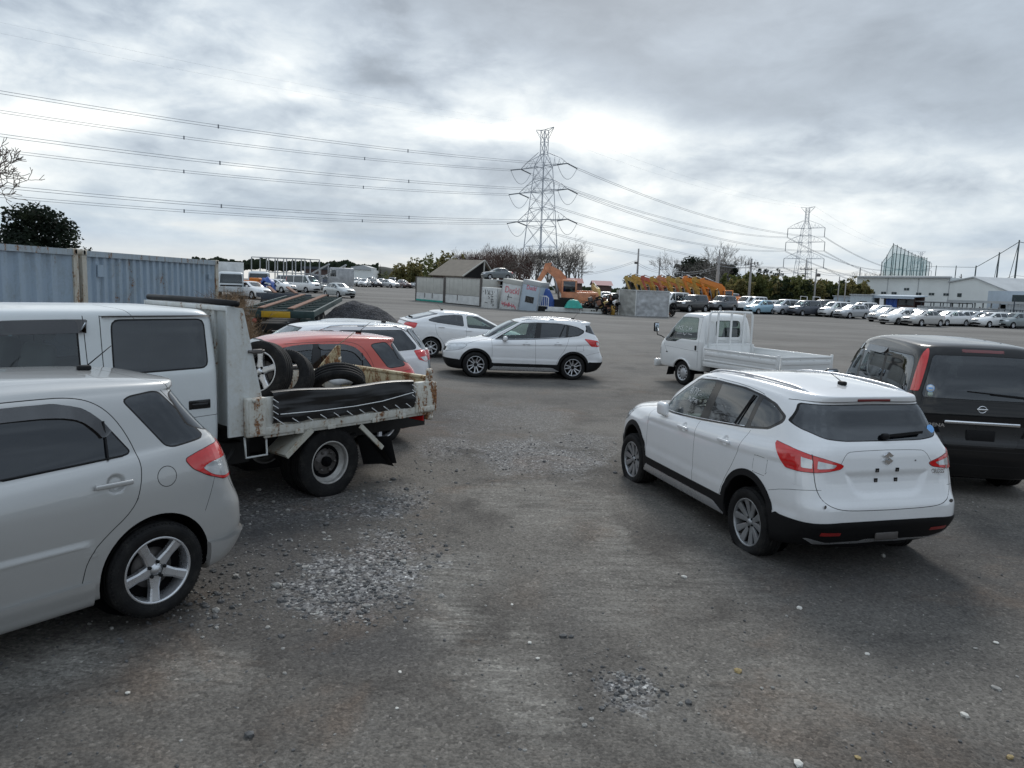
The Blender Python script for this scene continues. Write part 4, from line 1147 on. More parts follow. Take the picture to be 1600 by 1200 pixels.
def serena_spec():
    w = .847
    rings = [
     (2.20, -2.18, .55, 5, 8, .22),
     (2.28, -2.24, .80, 5, 9, .26),
     (2.33, -2.30, .835, 5, 10, .38), (2.34, -2.33, .845, 5, 10, .52), (2.33, -2.33, w, 5, 10, .66),
     (2.30, -2.30, w, 4.6, 10, .74), (2.28, -2.285, w, 4.4, 10, .90), (2.22, -2.28, .842, 4.2, 10, [(-2, 1.02), (0, .98), (2.2, .98)]),
     (1.95, -2.27, .825, 4, 10, [(-2, 1.09), (0, 1.04), (2, 1.05)]),
     (1.50, -2.26, .808, 5, 10, [(-2, 1.14), (0, 1.09), (1.4, 1.12)]),
     (1.28, -2.23, .775, 5, 10, [(-2, 1.32), (1.3, 1.30)]), (1.0, -2.185, .738, 5, 10, [(-2, 1.52), (1, 1.50)]), (.80, -2.135, .708, 5, 9, [(-2, 1.68), (.8, 1.65)]),
     (.74, -2.11, .69, 4.6, 8, [(-2, 1.735), (.7, 1.70)]), (.66, -2.08, .655, 3.6, 7, [(-2, 1.775), (-.6, 1.785), (.6, 1.735)]), (.45, -1.95, .52, 3.4, 5, [(-2, 1.805), (-.6, 1.822), (.5, 1.775)]),
     (.1, -1.6, .26, 3, 4, [(-1.6, 1.822), (-.6, 1.838), (.1, 1.805)]), (0, -1.5, 0, 3, 3, [(-1.5, 1.826), (-.6, 1.842), (0, 1.81)]),
    ]
    P = []
    P.append(dict(name='window_trim', view='side', poly=[(1.28, 1.10), (.92, 1.52), (.72, 1.645), (.3, 1.672), (-1.9, 1.675), (-2.02, 1.60), (-2.07, 1.15), (-1.6, 1.085), (0, 1.075)], mat='gloss_black', lim=.3, r=.08))
    panels_side(P, [[(1.12, 1.13), (.86, 1.50), (.68, 1.615), (.30, 1.635), (.27, 1.10), (.7, 1.10)], [(.16, 1.10), (.20, 1.64), (-.80, 1.645), (-.86, 1.10)], [(-.96, 1.10), (-.90, 1.645), (-1.86, 1.645), (-1.92, 1.58), (-1.96, 1.20), (-1.86, 1.13)]], ['glass_green', 'glass_dark', 'glass_dark'], .05)
    aline = lambda z: 1.50+(.80-1.50)*(z-1.12)/.55
    P.append(dict(name='windscreen', view='front', poly=[(-.3, 1.14), (.95, 1.12), (.95, 1.66), (-.3, 1.70)], mat='glass_green', lim=.3, seal=.012, r=0, excl=lambda V: np.maximum(aline(V[:, 2])-.02-V[:, 0], V[:, 1]-.8)))
    P.append(dict(name='rear_window', view='rear', poly=[(-.3, 1.215), (.665, 1.22), (.68, 1.25), (.575, 1.655), (.55, 1.68), (-.3, 1.69)], mat='glass_dark', lim=-1.9, seal=.008, r=.03))
    P.append(dict(name='tail_lamp', key='tl', view='rear', split=1, poly=[(.708, 1.275), (.80, 1.265), (.90, 1.28), (.90, 1.748), (.592, 1.748), (.600, 1.70)], mat='red_lamp', lim=-2.02, off=.006, skirt=.012, r=.02, seal=.004, sealmat=1))
    P.append(dict(name='reversing_lamp', view='rear', split=1, poly=[(.735, 1.06), (.90, 1.05), (.90, 1.215), (.735, 1.215)], mat='clear_lamp', lim=-2.12, off=.006, skirt=.012, r=.02, seal=.004, sealmat=1))
    P.append(dict(name='headlight', view='side', wrap=(1.75, .25, 1), poly=[(66, .97), (30, .96), (24, .8), (60, .8)], mat='clear_lamp', lim=.3, off=.004, skirt=.01, r=.02, excl=lambda V: 1.85-V[:, 0]))
    P.append(dict(name='brake_lamp', view='rear', poly=[(-.3, 1.722), (.235, 1.722), (.235, 1.752), (-.3, 1.757)], mat='dark_red_lamp', lim=-1.9, off=.006, skirt=.01, r=.01))
    seams = [('rear', [(.75, 1.25), (.755, 1.06), (.745, .80), (.72, .66), (.6, .60), (0, .595)], .006, -1.9, 1), ('rear', [(.74, 1.20), (0, 1.19)], .005, -2.0, 0), ('rear', [(.83, .62), (.7, .42), (0, .41)], .005, -2.0, 1),
             ('rear', [(.66, 1.765), (0, 1.795)], .005, -1.8, 0),
             ('side', [(.24, .3), (.24, 1.1), (.25, 1.72)], .006, .3, 1), ('side', [(-.91, .3), (-.91, 1.1), (-.85, 1.72)], .006, .3, 1), ('side', [(-2.0, 1.0), (-2.06, 1.2), (-2.0, 1.68), (-1.8, 1.73)], .005, .3, 2), ('side', [(-.9, .86), (-2.1, .86)], .005, .5, 0)]
    P.append(dict(name='plate_recess', view='rear', poly=[(-.5, .905), (.50, .905), (.40, .66), (.34, .645), (-.5, .645)], mat='recess_black', lim=-2.0, r=.04, seal=.006, sealmat=1))
    dents = []
    refine = [((-2.4, -.1, .60), (-2.1, .6, .95), .016, (1, 2)), ((-2.4, .6, .84), (-2.0, .9, 1.1), .016, (1, 2))]
    up = lambda z: z+.13*(z-1.2) if z > 1.2 else z
    for i, r in enumerate(rings):
        r = list(r); r[5] = up(r[5]) if isinstance(r[5], (int, float)) else [(x, up(z)) for x, z in r[5]]; rings[i] = tuple(r)
    for p in P:
        if not p.get('wrap'): p['poly'] = [(x, up(z)) for x, z in p['poly']]
    seams = [(sm[0], [(x, up(z)) for x, z in sm[1]])+tuple(sm[2:]) for sm in seams]
    return dict(rings=rings, panels=P, seams=seams, dents=dents, refine=refine, axles=(1.43, -1.43), arch=.37, hub=.325, track=.745, under=.235, wheel=dict(r=.32, w=.195, rim=.20, style='five'))
# ------------------------------------------------------------------ vehicles near the camera
def put(root, x, y, yaw, z=None):
    root.location = (x, y, ground_z(x, y) if z is None else z); root.rotation_euler.z = R_(yaw)
    _settle(root)
def _settle(root):
    """tilts a vehicle with the ground beneath it"""
    x, y, _ = root.location; a = root.rotation_euler.z; L = 1.3
    f = Vector((cos(a), sin(a))); l = Vector((-sin(a), cos(a)))
    g = lambda v: ground_z(x+v.x, y+v.y)
    root.rotation_euler.y = -math.atan2(g(f*L)-g(-f*L), 2*L); root.rotation_euler.x = math.atan2(g(l*.75)-g(-l*.75), 1.5)
    root.location.z = (g(f*L)+g(-f*L))/2

def near_vehicles():
    # --- white crossover, near right, on flat tyres
    sp = scross_spec(); sp['wheel'].update(flat=.07, mats=[MATS['alloy_mid'], MATS['gloss_black'], MATS['steel_dark'], MATS['wheel_well']])
    c = build_car(sp, WHITE, 0); r = c['root']; scross_extras(c)
    r.location = (2.74, 8.32, .01); r.rotation_euler.z = R_(105.7)
    for w_ in c['wheels']: w_.location.z -= .01
    tag(r, 'white crossover hatchback with flat tyres and red tail lamps, near right', 'car')
    # --- the same model mid field, side on
    sp = scross_spec(); sp['wheel'].update(style='mesh')
    c = build_car(sp, WHITE, 0); r = c['root']; scross_extras(c, mark=False)
    put(r, .21, 20.39, 187)
    tag(r, 'white crossover with black and polished wheels, standing side-on mid yard', 'car')
    # --- silver hatchback, left foreground
    c = build_car(hatch_spec(), (.47, .475, .47, 1), 0, paintmat='paint_silver'); r = c['root']; hatch_extras(c, (.47, .475, .47, 1), 'paint_silver')
    r.location = (-3.71, 4.163, .155); r.rotation_euler.z = R_(234.3)
    tag(r, 'silver hatchback with five-spoke wheels and dark window visor, left foreground', 'car')
    # --- red one beyond the tipper
    c = build_car(hatch_spec(), (.50, .058, .034, 1), 0); r = c['root']; hatch_extras(c, (.50, .058, .034, 1), 'paint', kit=False)
    p = at_z(565, 519, 1.65); a = R_(213); r.rotation_euler.z = a
    r.location = (p.x+1.27*cos(a), p.y+1.27*sin(a), .07)
    tag(r, 'faded red hatchback parked between the tipper bed and a white wagon', 'car')
    # --- white wagon beyond the red car
    c = build_car(touring_spec(), WHITE, 0); r = c['root']
    p = at_z(603, 502, 1.67); a = R_(214); r.rotation_euler.z = a
    r.location = (p.x+1.55*cos(a), p.y+1.55*sin(a), .09)
    rails(c, .60, .0, -1.7, 'chrome'); antenna(c, -1.5, L=.16, lean=75); door_handles(c, [(-.05, .92), (-.95, .95)]); interior(r, .0, -.95)
    for s in (1, -1): mirror(r, .75, .79, 1.06, [MATS['paint'], MATS['black_plastic'], MATS['mirror_glass']], WHITE, side=s)
    tag(r, 'white estate car with silver roof rails behind the red hatchback', 'car')
    # --- grey car, only its roof shows
    c = build_car(auto_spec(**SPECS['hatchback']), (.27, .29, .30, 1), 1, paintmat='paint_silver'); r = c['root']
    p = at_z(522, 489, 1.78); put(r, p.x, p.y, 214)
    tag(r, 'grey hatchback, only its roof showing beyond the white estate', 'car')
    # --- white liftback, mid field left
    c = build_car(prius_spec(), WHITE, 0); r = c['root']; a = 21
    gz = ground_z(-2.4, 23); p = at_z(672, 559.5, gz)
    q = Vector((cos(R_(a)), sin(R_(a)))); n = Vector((-q.y, q.x))
    put(r, p.x+q.x*1.35+n.x*.86, p.y+q.y*1.35+n.y*.86, a)
    antenna(c, -.85, L=.17, lean=45); door_handles(c, [(-.15, .92), (-1.05, .98)]); interior(r, .1, -.85, .36); wiper(c, .25, -.2, 1.2)
    for s in (1, -1): mirror(r, .95, .79, 1.06, [MATS['paint'], MATS['black_plastic'], MATS['mirror_glass']], WHITE, side=s)
    tag(r, 'white liftback saloon with sloping tail behind the side-on white crossover', 'car')
    # --- black people carrier
    BL = (.0045, .0045, .0055, 1)
    c = build_car(serena_spec(), BL, 0, paintmat='paint_black'); r = c['root']
    a = 80.5; q = Vector((cos(R_(a)), sin(R_(a)))); n = Vector((-q.y, q.x)); p = at_z(1572, 757, 0)
    put(r, p.x+q.x*1.43+n.x*.76, p.y+q.y*1.43+n.y*.76, a)
    serena_extras(c, BL)
    tag(r, 'black people carrier with tall red tail lamps at the right edge', 'minivan')

def rails(made, y0, x0, x1, mat):
    for s in (1, -1):
        b = MB(); n = 16; pts = []
        for i, x in enumerate(np.linspace(x0, x1, n)):
            z = roof_z(made, x, y0)+.035*(1-abs((i-7.5)/7.5)**6)-.008; pts.append((x, s*y0, z))
        b.tube(pts, .013, 8)
        for i in (1, 7, 14): b.rbox((pts[i][0], pts[i][1], pts[i][2]-.02), (.14, .018, .035), .008, 2)
        b.build('roof_rail', MATS[mat], made['root'])
def visor_band(made, line, h=.075, off=.022):
    """tinted rain visor over a side window: a bowed strip standing off the glass"""
    if 'visor' not in MATS: glass('visor', (.20, .16, .13, 1), .35, (.04, .03, .026, 1), .08)
    for s in (1, -1):
        b = MB(); n = len(line)
        P = chaikin(line, 2, False); top = []; bot = []
        for i, (x, z) in enumerate(P):
            d = P[min(i+1, len(P)-1)]-P[max(i-1, 0)]; d = d/np.linalg.norm(d); nn = np.array([d[1], -d[0]])
            if nn[1] > 0: nn = -nn
            q = np.array([x, z])+nn*h*min(1, .5+i*.3, .5+(len(P)-1-i)*.3)
            top.append((x, s*(side_y(made, x, z)+.004), z)); bot.append((q[0], s*(side_y(made, q[0], q[1])+off), q[1]))
        V = top+bot; m = len(top)
        b.add(V, [(i, i+1, m+i+1, m+i) for i in range(m-1)], 0, True)
        b.build('window_visor', MATS['visor'], made['root'], fix=False)
def hatch_extras(made, col, pm, kit=True):
    root = made['root']
    antenna(made, -1.22, L=.23, lean=52)
    door_handles(made, [(-.12, .935), (-.98, .955)], pm, col, .23)
    visor_band(made, [(.55, 1.19), (.10, 1.43), (-.25, 1.468), (-.30, 1.46)]); visor_band(made, [(-.38, 1.462), (-.72, 1.465), (-.90, 1.425), (-1.00, 1.33), (-1.04, 1.265)])
    for s in (1, -1):
        mirror(root, .60, .765, 1.05, [MATS[pm], MATS['black_plastic'], MATS['mirror_glass']], col, (.11, .19, .14), s)
        b = MB(); y0, y1 = side_y(made, -1.0, 1.10), side_y(made, -1.0, 1.33)
        b.bar((-.985, s*(y0+.003), 1.095), (-1.0, s*(y1+.003), 1.33), .010, .018); b.build('window_bar', MATS['rubber'], root)
        b = MB(); pts = [(x, s*(side_y(made, x, zz)+.004), zz) for x in np.linspace(.75, -1.08, 20) for zz in [1.038+.072*((.75-x)/1.83)**1.3]]
        b.tube(pts, .006, 6); b.build('belt_moulding', MATS['rubber'], root)
    interior(root, -.02, -.88, .42, .36, -1, .70, (-1.5, 1.0), .72)
    if not kit: wiper(made, .0, -.36, 1.19)
def serena_extras(made, col):
    root = made['root']; pm = MATS['paint_black']
    X = lambda y, z: rear_decal(made, y, z)
    b = MB(); z0 = .935
    b.rbox((X(0, z0)-.022, 0, z0), (.035, .86, .042), .012, 3); b.build('tailgate_handle', MATS['chrome'], root)
    b = MB(); t = [( .034*cos(a), .034*sin(a)) for a in np.linspace(0, 2*pi, 28, endpoint=False)]
    xx = X(0, 1.1)-.008; zc = 1.105
    b.tube([(xx, 1.35*p[0], zc+1.2*p[1]) for p in t], .006, 8, closed=True); b.rbox((xx-.002, 0, zc), (.012, .125, .020), .004, 2)
    b.build('emblem', MATS['chrome'], root)
    b = MB(); xx = X(.0, .76)-.006; b.rbox((xx, .0, .765), (.012, .33, .165), .006, 2); b.build('plate_holder', MATS['black_plastic'], root)
    text_mesh('badge', 'SERENA', .060, MATS['chrome'], root, Matrix.Translation((X(.58, .88)-.006, .545, .885)) @ RY @ Matrix.Scale(1.25, 4, (1, 0, 0)), .002, .0016)
    text_mesh('badge', 'S', .06, MATS['chrome'], root, Matrix.Translation((X(-.6, .88)-.006, -.60, .885)) @ RY, .002, .0016)
    b = MB(); z = 1.27; b.rbox((X(0, z)-.03, -.52, z-.01), (.05, .07, .05), .015, 2); b.bar((X(0, z)-.04, -.50, z), (X(0, z)-.035, -.1, z+.03), .016, .02); b.bar((X(.2, z+.05)-.022, .17, z+.05), (X(0, z)-.03, -.45, z+.01), .01, .012)
    b.build('rear_wiper', MATS['black_plastic'], root)
    stk = [simple('sticker_white', (.65, .68, .72), .4), MATS.get('sticker_blue') or simple('sticker_blue', (.18, .42, .80), .4), simple('sticker_green', (.42, .50, .44), .4)]
    for zz, mi, sz in ((1.335, 0, .042), (1.265, 2, .028)):
        b = MB(); b.lathe([(0, .001), (sz*1.15, .001), (sz*1.15, 0)], 24, 'z'); 
        if mi == 0:
            b.lathe([(sz*1.0, .0018), (sz*1.12, .0018)], 24, 'z', mi=1); b.box((0, 0, .0015), (sz*.5, sz*1.3, .001), mi=1)
        for i in range(len(b.m)):
            if mi == 2: b.m[i] = 2
        b.xf(Matrix.Translation((X(.6, zz)-.016, .60, zz)) @ Matrix.Rotation(R_(-76), 4, 'Y'))
        b.build('window_sticker', stk, root)
    for s in (1, -1): mirror(root, 1.22, .815, 1.12, [pm, MATS['black_plastic'], MATS['mirror_glass']], col, (.12, .21, .19), s)
    visor_band(made, [(1.0, 1.38), (.80, 1.63), (.62, 1.71), (.28, 1.732)], .09); visor_band(made, [(.20, 1.732), (-.85, 1.735)], .09)
    door_handles(made, [(.38, .96), (-.72, .96)], 'paint_black', col, .2)
    interior(root, .55, -.35, .55, .38, -1, 1.25, (-2.0, 1.7), .74)
    b = MB()
    for s in (.38, -.38): seat(b, -1.35, s, .58, .5)
    b.build('seat', MATS['cabin'], root, fix=False)
# ------------------------------------------------------------------ tipper and pickup
def cab_shell(rings, panels, seams, dents, color, root, refine=(), under=.2, arch=None):
    """a cab made with the same cutter as the cars"""
    sh = Shell(rings, 14, 40, .035)
    for lo, hi, h, axes in refine:
        lo, hi = np.array(lo), np.array(hi); c_, e_ = (lo+hi)/2, (hi-lo)/2
        sh.refine(lambda V: np.max(np.abs(V-c_)-e_, 1), h, list(zip(lo, hi)), axes)
    for view, poly, depth, fall, lim in dents:
        ax_ = {'side': 1, 'rear': 0, 'front': 0, 'top': 2}[view]
        d = sdf_poly(round_poly(poly, .06), AX[view])(sh.V); t = np.clip(-d/fall, 0, 1); t = t*t*(3-2*t)
        sh.V[:, ax_] += np.where(limiter(view, lim)(sh.V) < 0, t, 0)*depth
    sh.normals()
    if arch:
        f = lambda V: np.where(V[:, 1] > .40, np.hypot(V[:, 0]-arch[0], V[:, 2]-arch[1])-arch[2], .2)
        sh.cut(f); sh.drop(sh.inside(f))
    parts = []
    for k, p in enumerate(panels):
        f = sdf_poly(round_poly(p['poly'], p.get('r', .04)), AX[p['view']]); g = fmax(f, limiter(p['view'], p.get('lim')))
        if p.get('excl'): g = (lambda g0, ex: lambda V: np.maximum(g0(V), ex(V)))(g, p['excl'])
        sh.cut(g); ins = sh.inside(g)
        if p.get('seal'):
            fs = lambda V: g(V)-p['seal']
            sh.cut(fs, 3e-4); ins = sh.inside(g); sh.mat[sh.inside(fs) & ~ins] = 2
        sh.part[ins] = k+1; sh.mat[ins] = 0; parts.append((p, k+1))
    for view, pts, w, lim in seams:
        d = dist_line(chaikin(pts, 1, False), AX[view]); lm = limiter(view, lim)
        near = lambda V: np.maximum(np.abs(d(V))-.12, lm(V)-.05)
        sh.cut(d, 2e-4, near); g = lambda V: np.maximum(np.abs(d(V))-w/2, lm(V)); sh.cut(g, 2e-4, near)
        sh.mat[sh.inside(g) & (sh.part == 0)] = 1
    body = shell_obj(sh, sh.part == 0, 'cab', [MATS['paint_dusty'], MATS['seam'], MATS['rubber']], root, 0, color=color)
    for p, k in parts:
        for sd in ((0,) if p['view'] != 'side' else (1, -1)):
            shell_obj(sh, sh.part == k, p['name'], [MATS[p['mat']], MATS['seam'], MATS['rubber']], body, sd, p.get('off', 0), p.get('skirt', 0))
    made = {'root': root, 'shell': sh, 'body': body}
    return made

def tipper():
    WH = (.70, .735, .74, 1)
    root = empty('tipper_truck')
    rings = [(3.80, 1.34, .55, 6, 12, .62), (3.88, 1.30, .80, 6, 16, .62), (3.93, 1.26, .842, 6, 20, .70), (3.95, 1.25, .85, 6, 22, .95), (3.94, 1.25, .85, 6, 22, 1.2), (3.91, 1.25, .846, 6, 22, 1.42),
             (3.80, 1.255, .822, 6, 22, 1.62), (3.66, 1.265, .797, 6, 20, 1.82), (3.57, 1.275, .782, 6, 18, 1.95), (3.52, 1.29, .768, 6, 14, 2.0), (3.45, 1.33, .735, 6, 9, 2.035),
             (3.1, 1.6, .5, 5, 6, 2.05), (2.9, 1.8, .25, 4, 4, 2.058), (2.8, 1.9, 0, 4, 4, 2.06)]
    P = [dict(name='window', view='side', poly=[(2.185, 1.945), (1.385, 1.945), (1.375, 1.515), (2.195, 1.50)], mat='glass_dark', lim=.3, seal=.014, r=.06),
         dict(name='window', view='side', poly=[(2.47, 1.945), (3.35, 1.93), (3.58, 1.55), (3.58, 1.50), (2.47, 1.50)], mat='glass_green', lim=.3, seal=.014, r=.04),
         dict(name='windscreen', view='front', poly=[(-.3, 1.45), (.76, 1.45), (.70, 1.93), (-.3, 1.93)], mat='glass_green', lim=3.3, seal=.02, r=.06),
         dict(name='rear_window', view='rear', poly=[(-.3, 1.50), (.55, 1.50), (.55, 1.88), (-.3, 1.88)], mat='glass_dark', lim=1.5, seal=.02, r=.05)]
    seams = [('side', [(1.31, 1.99), (1.27, 1.3), (1.245, .70)], .007, .3), ('side', [(2.285, 1.99), (2.285, 1.3), (2.30, .64)], .007, .3), ('side', [(2.415, 1.99), (2.40, 1.3), (2.38, .64)], .007, .3),
             ('side', [(1.31, 1.985), (2.285, 1.985)], .006, .3), ('side', [(1.25, 1.055), (1.40, 1.06), (2.2, 1.03), (3.6, 1.03)], .005, .5), ('side', [(2.0, 1.96), (2.05, 2.02), (2.12, 2.06)], .004, .2)]
    circ = [(1.36, 1.115), (1.58, 1.115), (1.60, 1.17), (1.58, 1.225), (1.36, 1.225), (1.34, 1.17)]
    dents = [('side', [(1.32, 1.48), (2.26, 1.46), (2.26, 2.0), (1.32, 2.0)], -.010, .03, .5)]
    m = cab_shell(rings, P, seams, dents, WH, root, [((1.28, .7, 1.08), (1.7, .9, 1.26), .02, (0, 2))])
    cab = m['body']
    b = MB()
    for s in (1, -1):
        y = side_y(m, 1.5, 1.17)
        b.rbox((1.47, s*(y-.004), 1.17), (.21, .02, .085), .03, 3); b.rbox((1.47, s*(y+.006), 1.165), (.15, .012, .035), .008, 2)
    b.build('door_handle', MATS['gloss_black'], cab)
    for s in (1,): visor_band(dict(m, root=cab), [(3.30, 1.90), (3.2, 1.955), (2.40, 1.965), (2.38, 1.95)], .11, .028)
    b = MB(); b.sheet(20, 1, lambda u, v: (1.27+1.0*u, side_y(m, 1.3+u, 1.99)+.004+.012*v, 1.985-.01*v)); b.build('gutter', MATS['rubber'], cab)
    b = MB(); b.box((2.6, 0, .62), (2.5, 1.5, .04))
    for s in (.42, -.42):
        seat(b, 3.0, s, 1.0); seat(b, 1.85, s, 1.0, .7)
    b.build('seat', MATS['cabin'], cab, fix=False)
    b = MB(); b.box((3.55, 0, 1.30), (.35, 1.5, .3)); c = Vector((3.28, -.42, 1.40))
    b.tube([c+Vector((.08*cos(t)*.8, .20*sin(t), .20*cos(t)*.6)) for t in np.linspace(0, 2*pi, 20, endpoint=False)], .015, 6, closed=True); b.build('dashboard', MATS['cabin'], cab)
    # chassis
    dk = MATS['chassis']
    b = MB()
    for s in (.36, -.36): b.box((1.0, s, .60), (5.6, .07, .16))
    for x in (-1.4, -.6, .5, 1.2, 2.2): b.box((x, 0, .60), (.09, .75, .12))
    b.cyl((0, -.62, .37), (0, .62, .37), .06, 12); b.lathe([(0, -.14), (.10, -.13), (.15, -.05), (.15, .05), (.10, .13), (0, .14)], 18, 'y', (0, 0, .37))
    b.cyl((.1, 0, .42), (2.4, 0, .5), .045, 10); b.rbox((1.55, .55, .52), (.55, .34, .28), .05, 3); b.rbox((1.3, -.55, .50), (.8, .36, .30), .06, 3); b.box((.95, .3, .58), (.3, .5, .22))
    for s in (.5, -.5): b.tube([(-.6, s, .56), (-.2, s, .47), (0, s, .44), (.2, s, .47), (.6, s, .56)], .03, 6)
    b.tube([(1.05, .7, .66), (1.18, .72, .52), (1.26, .6, .47), (1.30, .5, .52)], .022, 6);
    b.build('chassis', dk, root)
    wh = [MATS['steel_wheel'], MATS['steel_dark'], MATS['steel_dark'], MATS['wheel_well']]
    for s in (1, -1):
        add_wheel(root, 0, s*.745, .392, .20, .232, 'truck', s, wh, .012, tyremat='tyre'); add_wheel(root, 0, s*.52, .392, .19, .232, 'truck', -s, wh, .012)
        add_wheel(root, 2.50, s*.70, .392, .195, .232, 'truck', s, wh, .012)
    # tipping bed
    ru, rw, ry = MATS['rust_white'], MATS['rust_white2'], MATS['rust_yellow']
    bed = empty('tipper_bed', (0, 0, 0), 0, root)
    b = MB(); b.box((-.19, 0, .875), (2.5, 1.72, .06))
    for x in np.linspace(-1.3, 1.0, 9): b.box((x, 0, .80), (.06, 1.70, .09))
    for s in (.36, -.36): b.box((-.19, s, .74), (2.5, .08, .13))
    b.build('floor', dk, bed)
    b = MB()
    for s in (1, -1):
        b.rbox((-.30, s*.895, .845), (2.30, .05, .085), .008, 2); b.rbox((-.30, s*.885, .79), (2.28, .03, .035), .006, 2)
        for x in (.45, .05, -.55, -.95): b.rbox((x, s*.917, .80), (.10, .02, .05), .006, 2)
    b.build('side_rail', ru, bed)
    b = MB()
    for s in (1, -1):
        b.rbox((.945, s*.905, 1.0), (.205, .075, .385), .012, 2); b.rbox((.79, s*.895, 1.02), (.10, .045, .33), .010, 2); b.box((.945, s*.947, 1.0), (.17, .008, .34))
        b.cyl((.98, s*.95, 1.17), (.98, s*.96, 1.17), .022, 12)
    b.build('front_post', ru, bed)
    b = MB()
    for s in (1, -1):
        b.rbox((-1.29, s*.905, 1.0), (.29, .08, .37), .012, 2); b.rbox((-1.45, s*.90, .99), (.05, .10, .36), .01, 2); b.rbox((-1.30, s*.955, .86), (.26, .02, .06), .006, 2)
        b.rbox((-1.385, s*.90, 1.255), (.085, .05, .16), .015, 2); b.cyl((-1.385, s*.86, 1.30), (-1.385, s*.945, 1.30), .024, 12); b.cyl((-1.40, s*.86, .74), (-1.40, s*.93, .74), .035, 10)
        b.rbox((-1.40, s*.89, .77), (.10, .05, .12), .01, 2)
    b.build('rear_post', rw, bed)
    b = MB(); b.rbox((-1.43, 0, 1.03), (.045, 1.70, .36), .008, 2)
    for y in np.linspace(-.7, .7, 5): b.rbox((-1.462, y, 1.03), (.03, .07, .34), .006, 2)
    b.rbox((-1.43, 0, 1.215), (.07, 1.70, .04), .01, 2)
    b.prism([(-1.40, 1.20), (-1.40, 1.48), (-1.34, 1.48), (-1.05, 1.20)], -.885, -.865, 'xz'); b.build('tailgate', ry, bed)
    b = MB(); b.rbox((-.15, -.88, 1.02), (1.95, .05, .32), .006, 2); b.build('side_gate', MATS['peeling'], bed)
    b = MB(); b.tube([(-.92, -.88, 1.225), (-.2, -.875, 1.22), (.55, -.885, 1.215)], .032, 10); b.build('pipe', MATS['steel_dark'], bed)
    b = MB(); b.rbox((-.15, .875, 1.03), (1.95, .04, .30), .006, 2); b.build('side_gate', rw, bed)
    # headboard with its slanted cheeks
    b = MB(); b.box((1.13, 0, 1.48), (.03, 1.66, 1.14))
    for y in (-.55, -.18, .18, .55): b.rbox((1.155, y, 1.48), (.035, .06, 1.12), .008, 2)
    b.rbox((1.15, 0, 2.05), (.09, 1.70, .05), .01, 2); b.build('headboard', MATS['rust_light'], bed)
    b = MB()
    for s in (1, -1): b.prism([(1.20, .82), (1.20, 2.075), (1.03, 2.055), (.845, 1.20), (.845, 1.16), (1.04, .82)], s*.845, s*.868, 'xz')
    o = b.build('cheek_plate', MATS['rust_light'], bed)
    b = MB(); b.rbox((.90, .885, 1.64), (.11, .03, .045), .01, 2); b.cyl((.99, .88, 1.64), (.82, .88, 1.64), .014, 8); b.build('latch', MATS['steel_dark'], bed)
    b = MB(); b.tube([(1.14, -.88, 2.105), (1.14, -.3, 2.11), (1.14, .3, 2.11), (1.13, .93, 2.10)], .030, 12); b.build('rubber_pipe', MATS['rubber'], bed)
    # rope on the tailgate gusset
    b = MB(); b.tube([(-1.38, -.87, 1.50), (-1.45, -.80, 1.58), (-1.53, -.74, 1.66)], .006, 6); b.tube([(-1.36, -.87, 1.48), (-1.33, -.88, 1.38), (-1.36, -.87, 1.28)], .006, 6); b.build('rope', MATS['rope'], bed)
    # laced black cover over the near side gate
    def cov(u, v):
        x = .765-1.875*u; z = 1.222-.31*v-.018*u+.012*sin(u*9+.5)*(1-v)
        w_ = .008*sin(u*23+v*4)+.010*sin(u*6.3-v*7)+.006*sin(v*16+u*11)*(1-u)+.012*mnoise.noise(Vector((u*7, v*2.2, 1.3)))+.006*mnoise.noise(Vector((u*3+v*4, v*14, 5)))
        return (x, .932+w_+.022*(1-abs(2*v-1)**3), z+.006*sin(u*31)*v)
    b = MB(); b.sheet(90, 30, cov); b.sheet(40, 3, lambda u, v: (.765-1.875*u, .932-.085*v, 1.222-.018*u+.012*sin(u*9+.5)+.012*sin(pi*v)))
    o = b.build('side_cover', MATS['black_vinyl'], bed)
    b = MB(); rg = random.Random(5)
    for k in range(11):
        x = .70-.17*k; b.tube([(x+.03, .957, .955), (x-.01, .968, .925), (x-.05, .955, .90)], .0045, 5)
    b.tube([(.70, .970, 1.01), (.3, .974, 1.0), (-.2, .972, 1.0), (-.6, .974, 1.02), (-1.08, .968, 1.08)], .005, 5)
    for k in range(4):
        for x in (.75, -1.09): b.tube([(x+.03, .962, 1.17-.06*k), (x-.03, .962, 1.13-.06*k)], .0045, 5)
    b.build('lacing', MATS['white_plastic'], bed)
    # mudguards, flap, steps
    b = MB()
    for s in (1, -1):
        V = [(.62, s*.60, .55), (.62, s*.93, .55), (.31, s*.93, .79), (.31, s*.60, .79)]; th = Vector((.02, 0, .03))
        b.add(V+[tuple(Vector(p)+th) for p in V], [(0, 1, 2, 3), (7, 6, 5, 4), (0, 4, 5, 1), (1, 5, 6, 2), (2, 6, 7, 3), (3, 7, 4, 0)])
        b.bar((.62, s*.93, .56), (.31, s*.93, .80), .03, .06); b.bar((-.33, s*.93, .76), (-.64, s*.93, .47), .03, .05)
    b.build('mudguard', MATS['rust_light2'], root)
    b = MB()
    for s in (1, -1): b.sheet(6, 6, lambda u, v: (-.52-.25*u-.10*v, s*(.62+.30*u), .56-.34*v+.03*u)); b.sheet(6, 6, lambda u, v: (-.62-.16*v-.05*u*v, s*(.60+.32*u), .52-.30*v))
    b.build('mud_flap', MATS['rubber'], root)
    b = MB(); P_ = [(1.03, .86, .80), (1.03, .88, .60), (.80, .88, .60), (.80, .86, .80)]; b.tube(P_, .012, 8); b.build('step', MATS['rust_light'], root)
    b = MB()
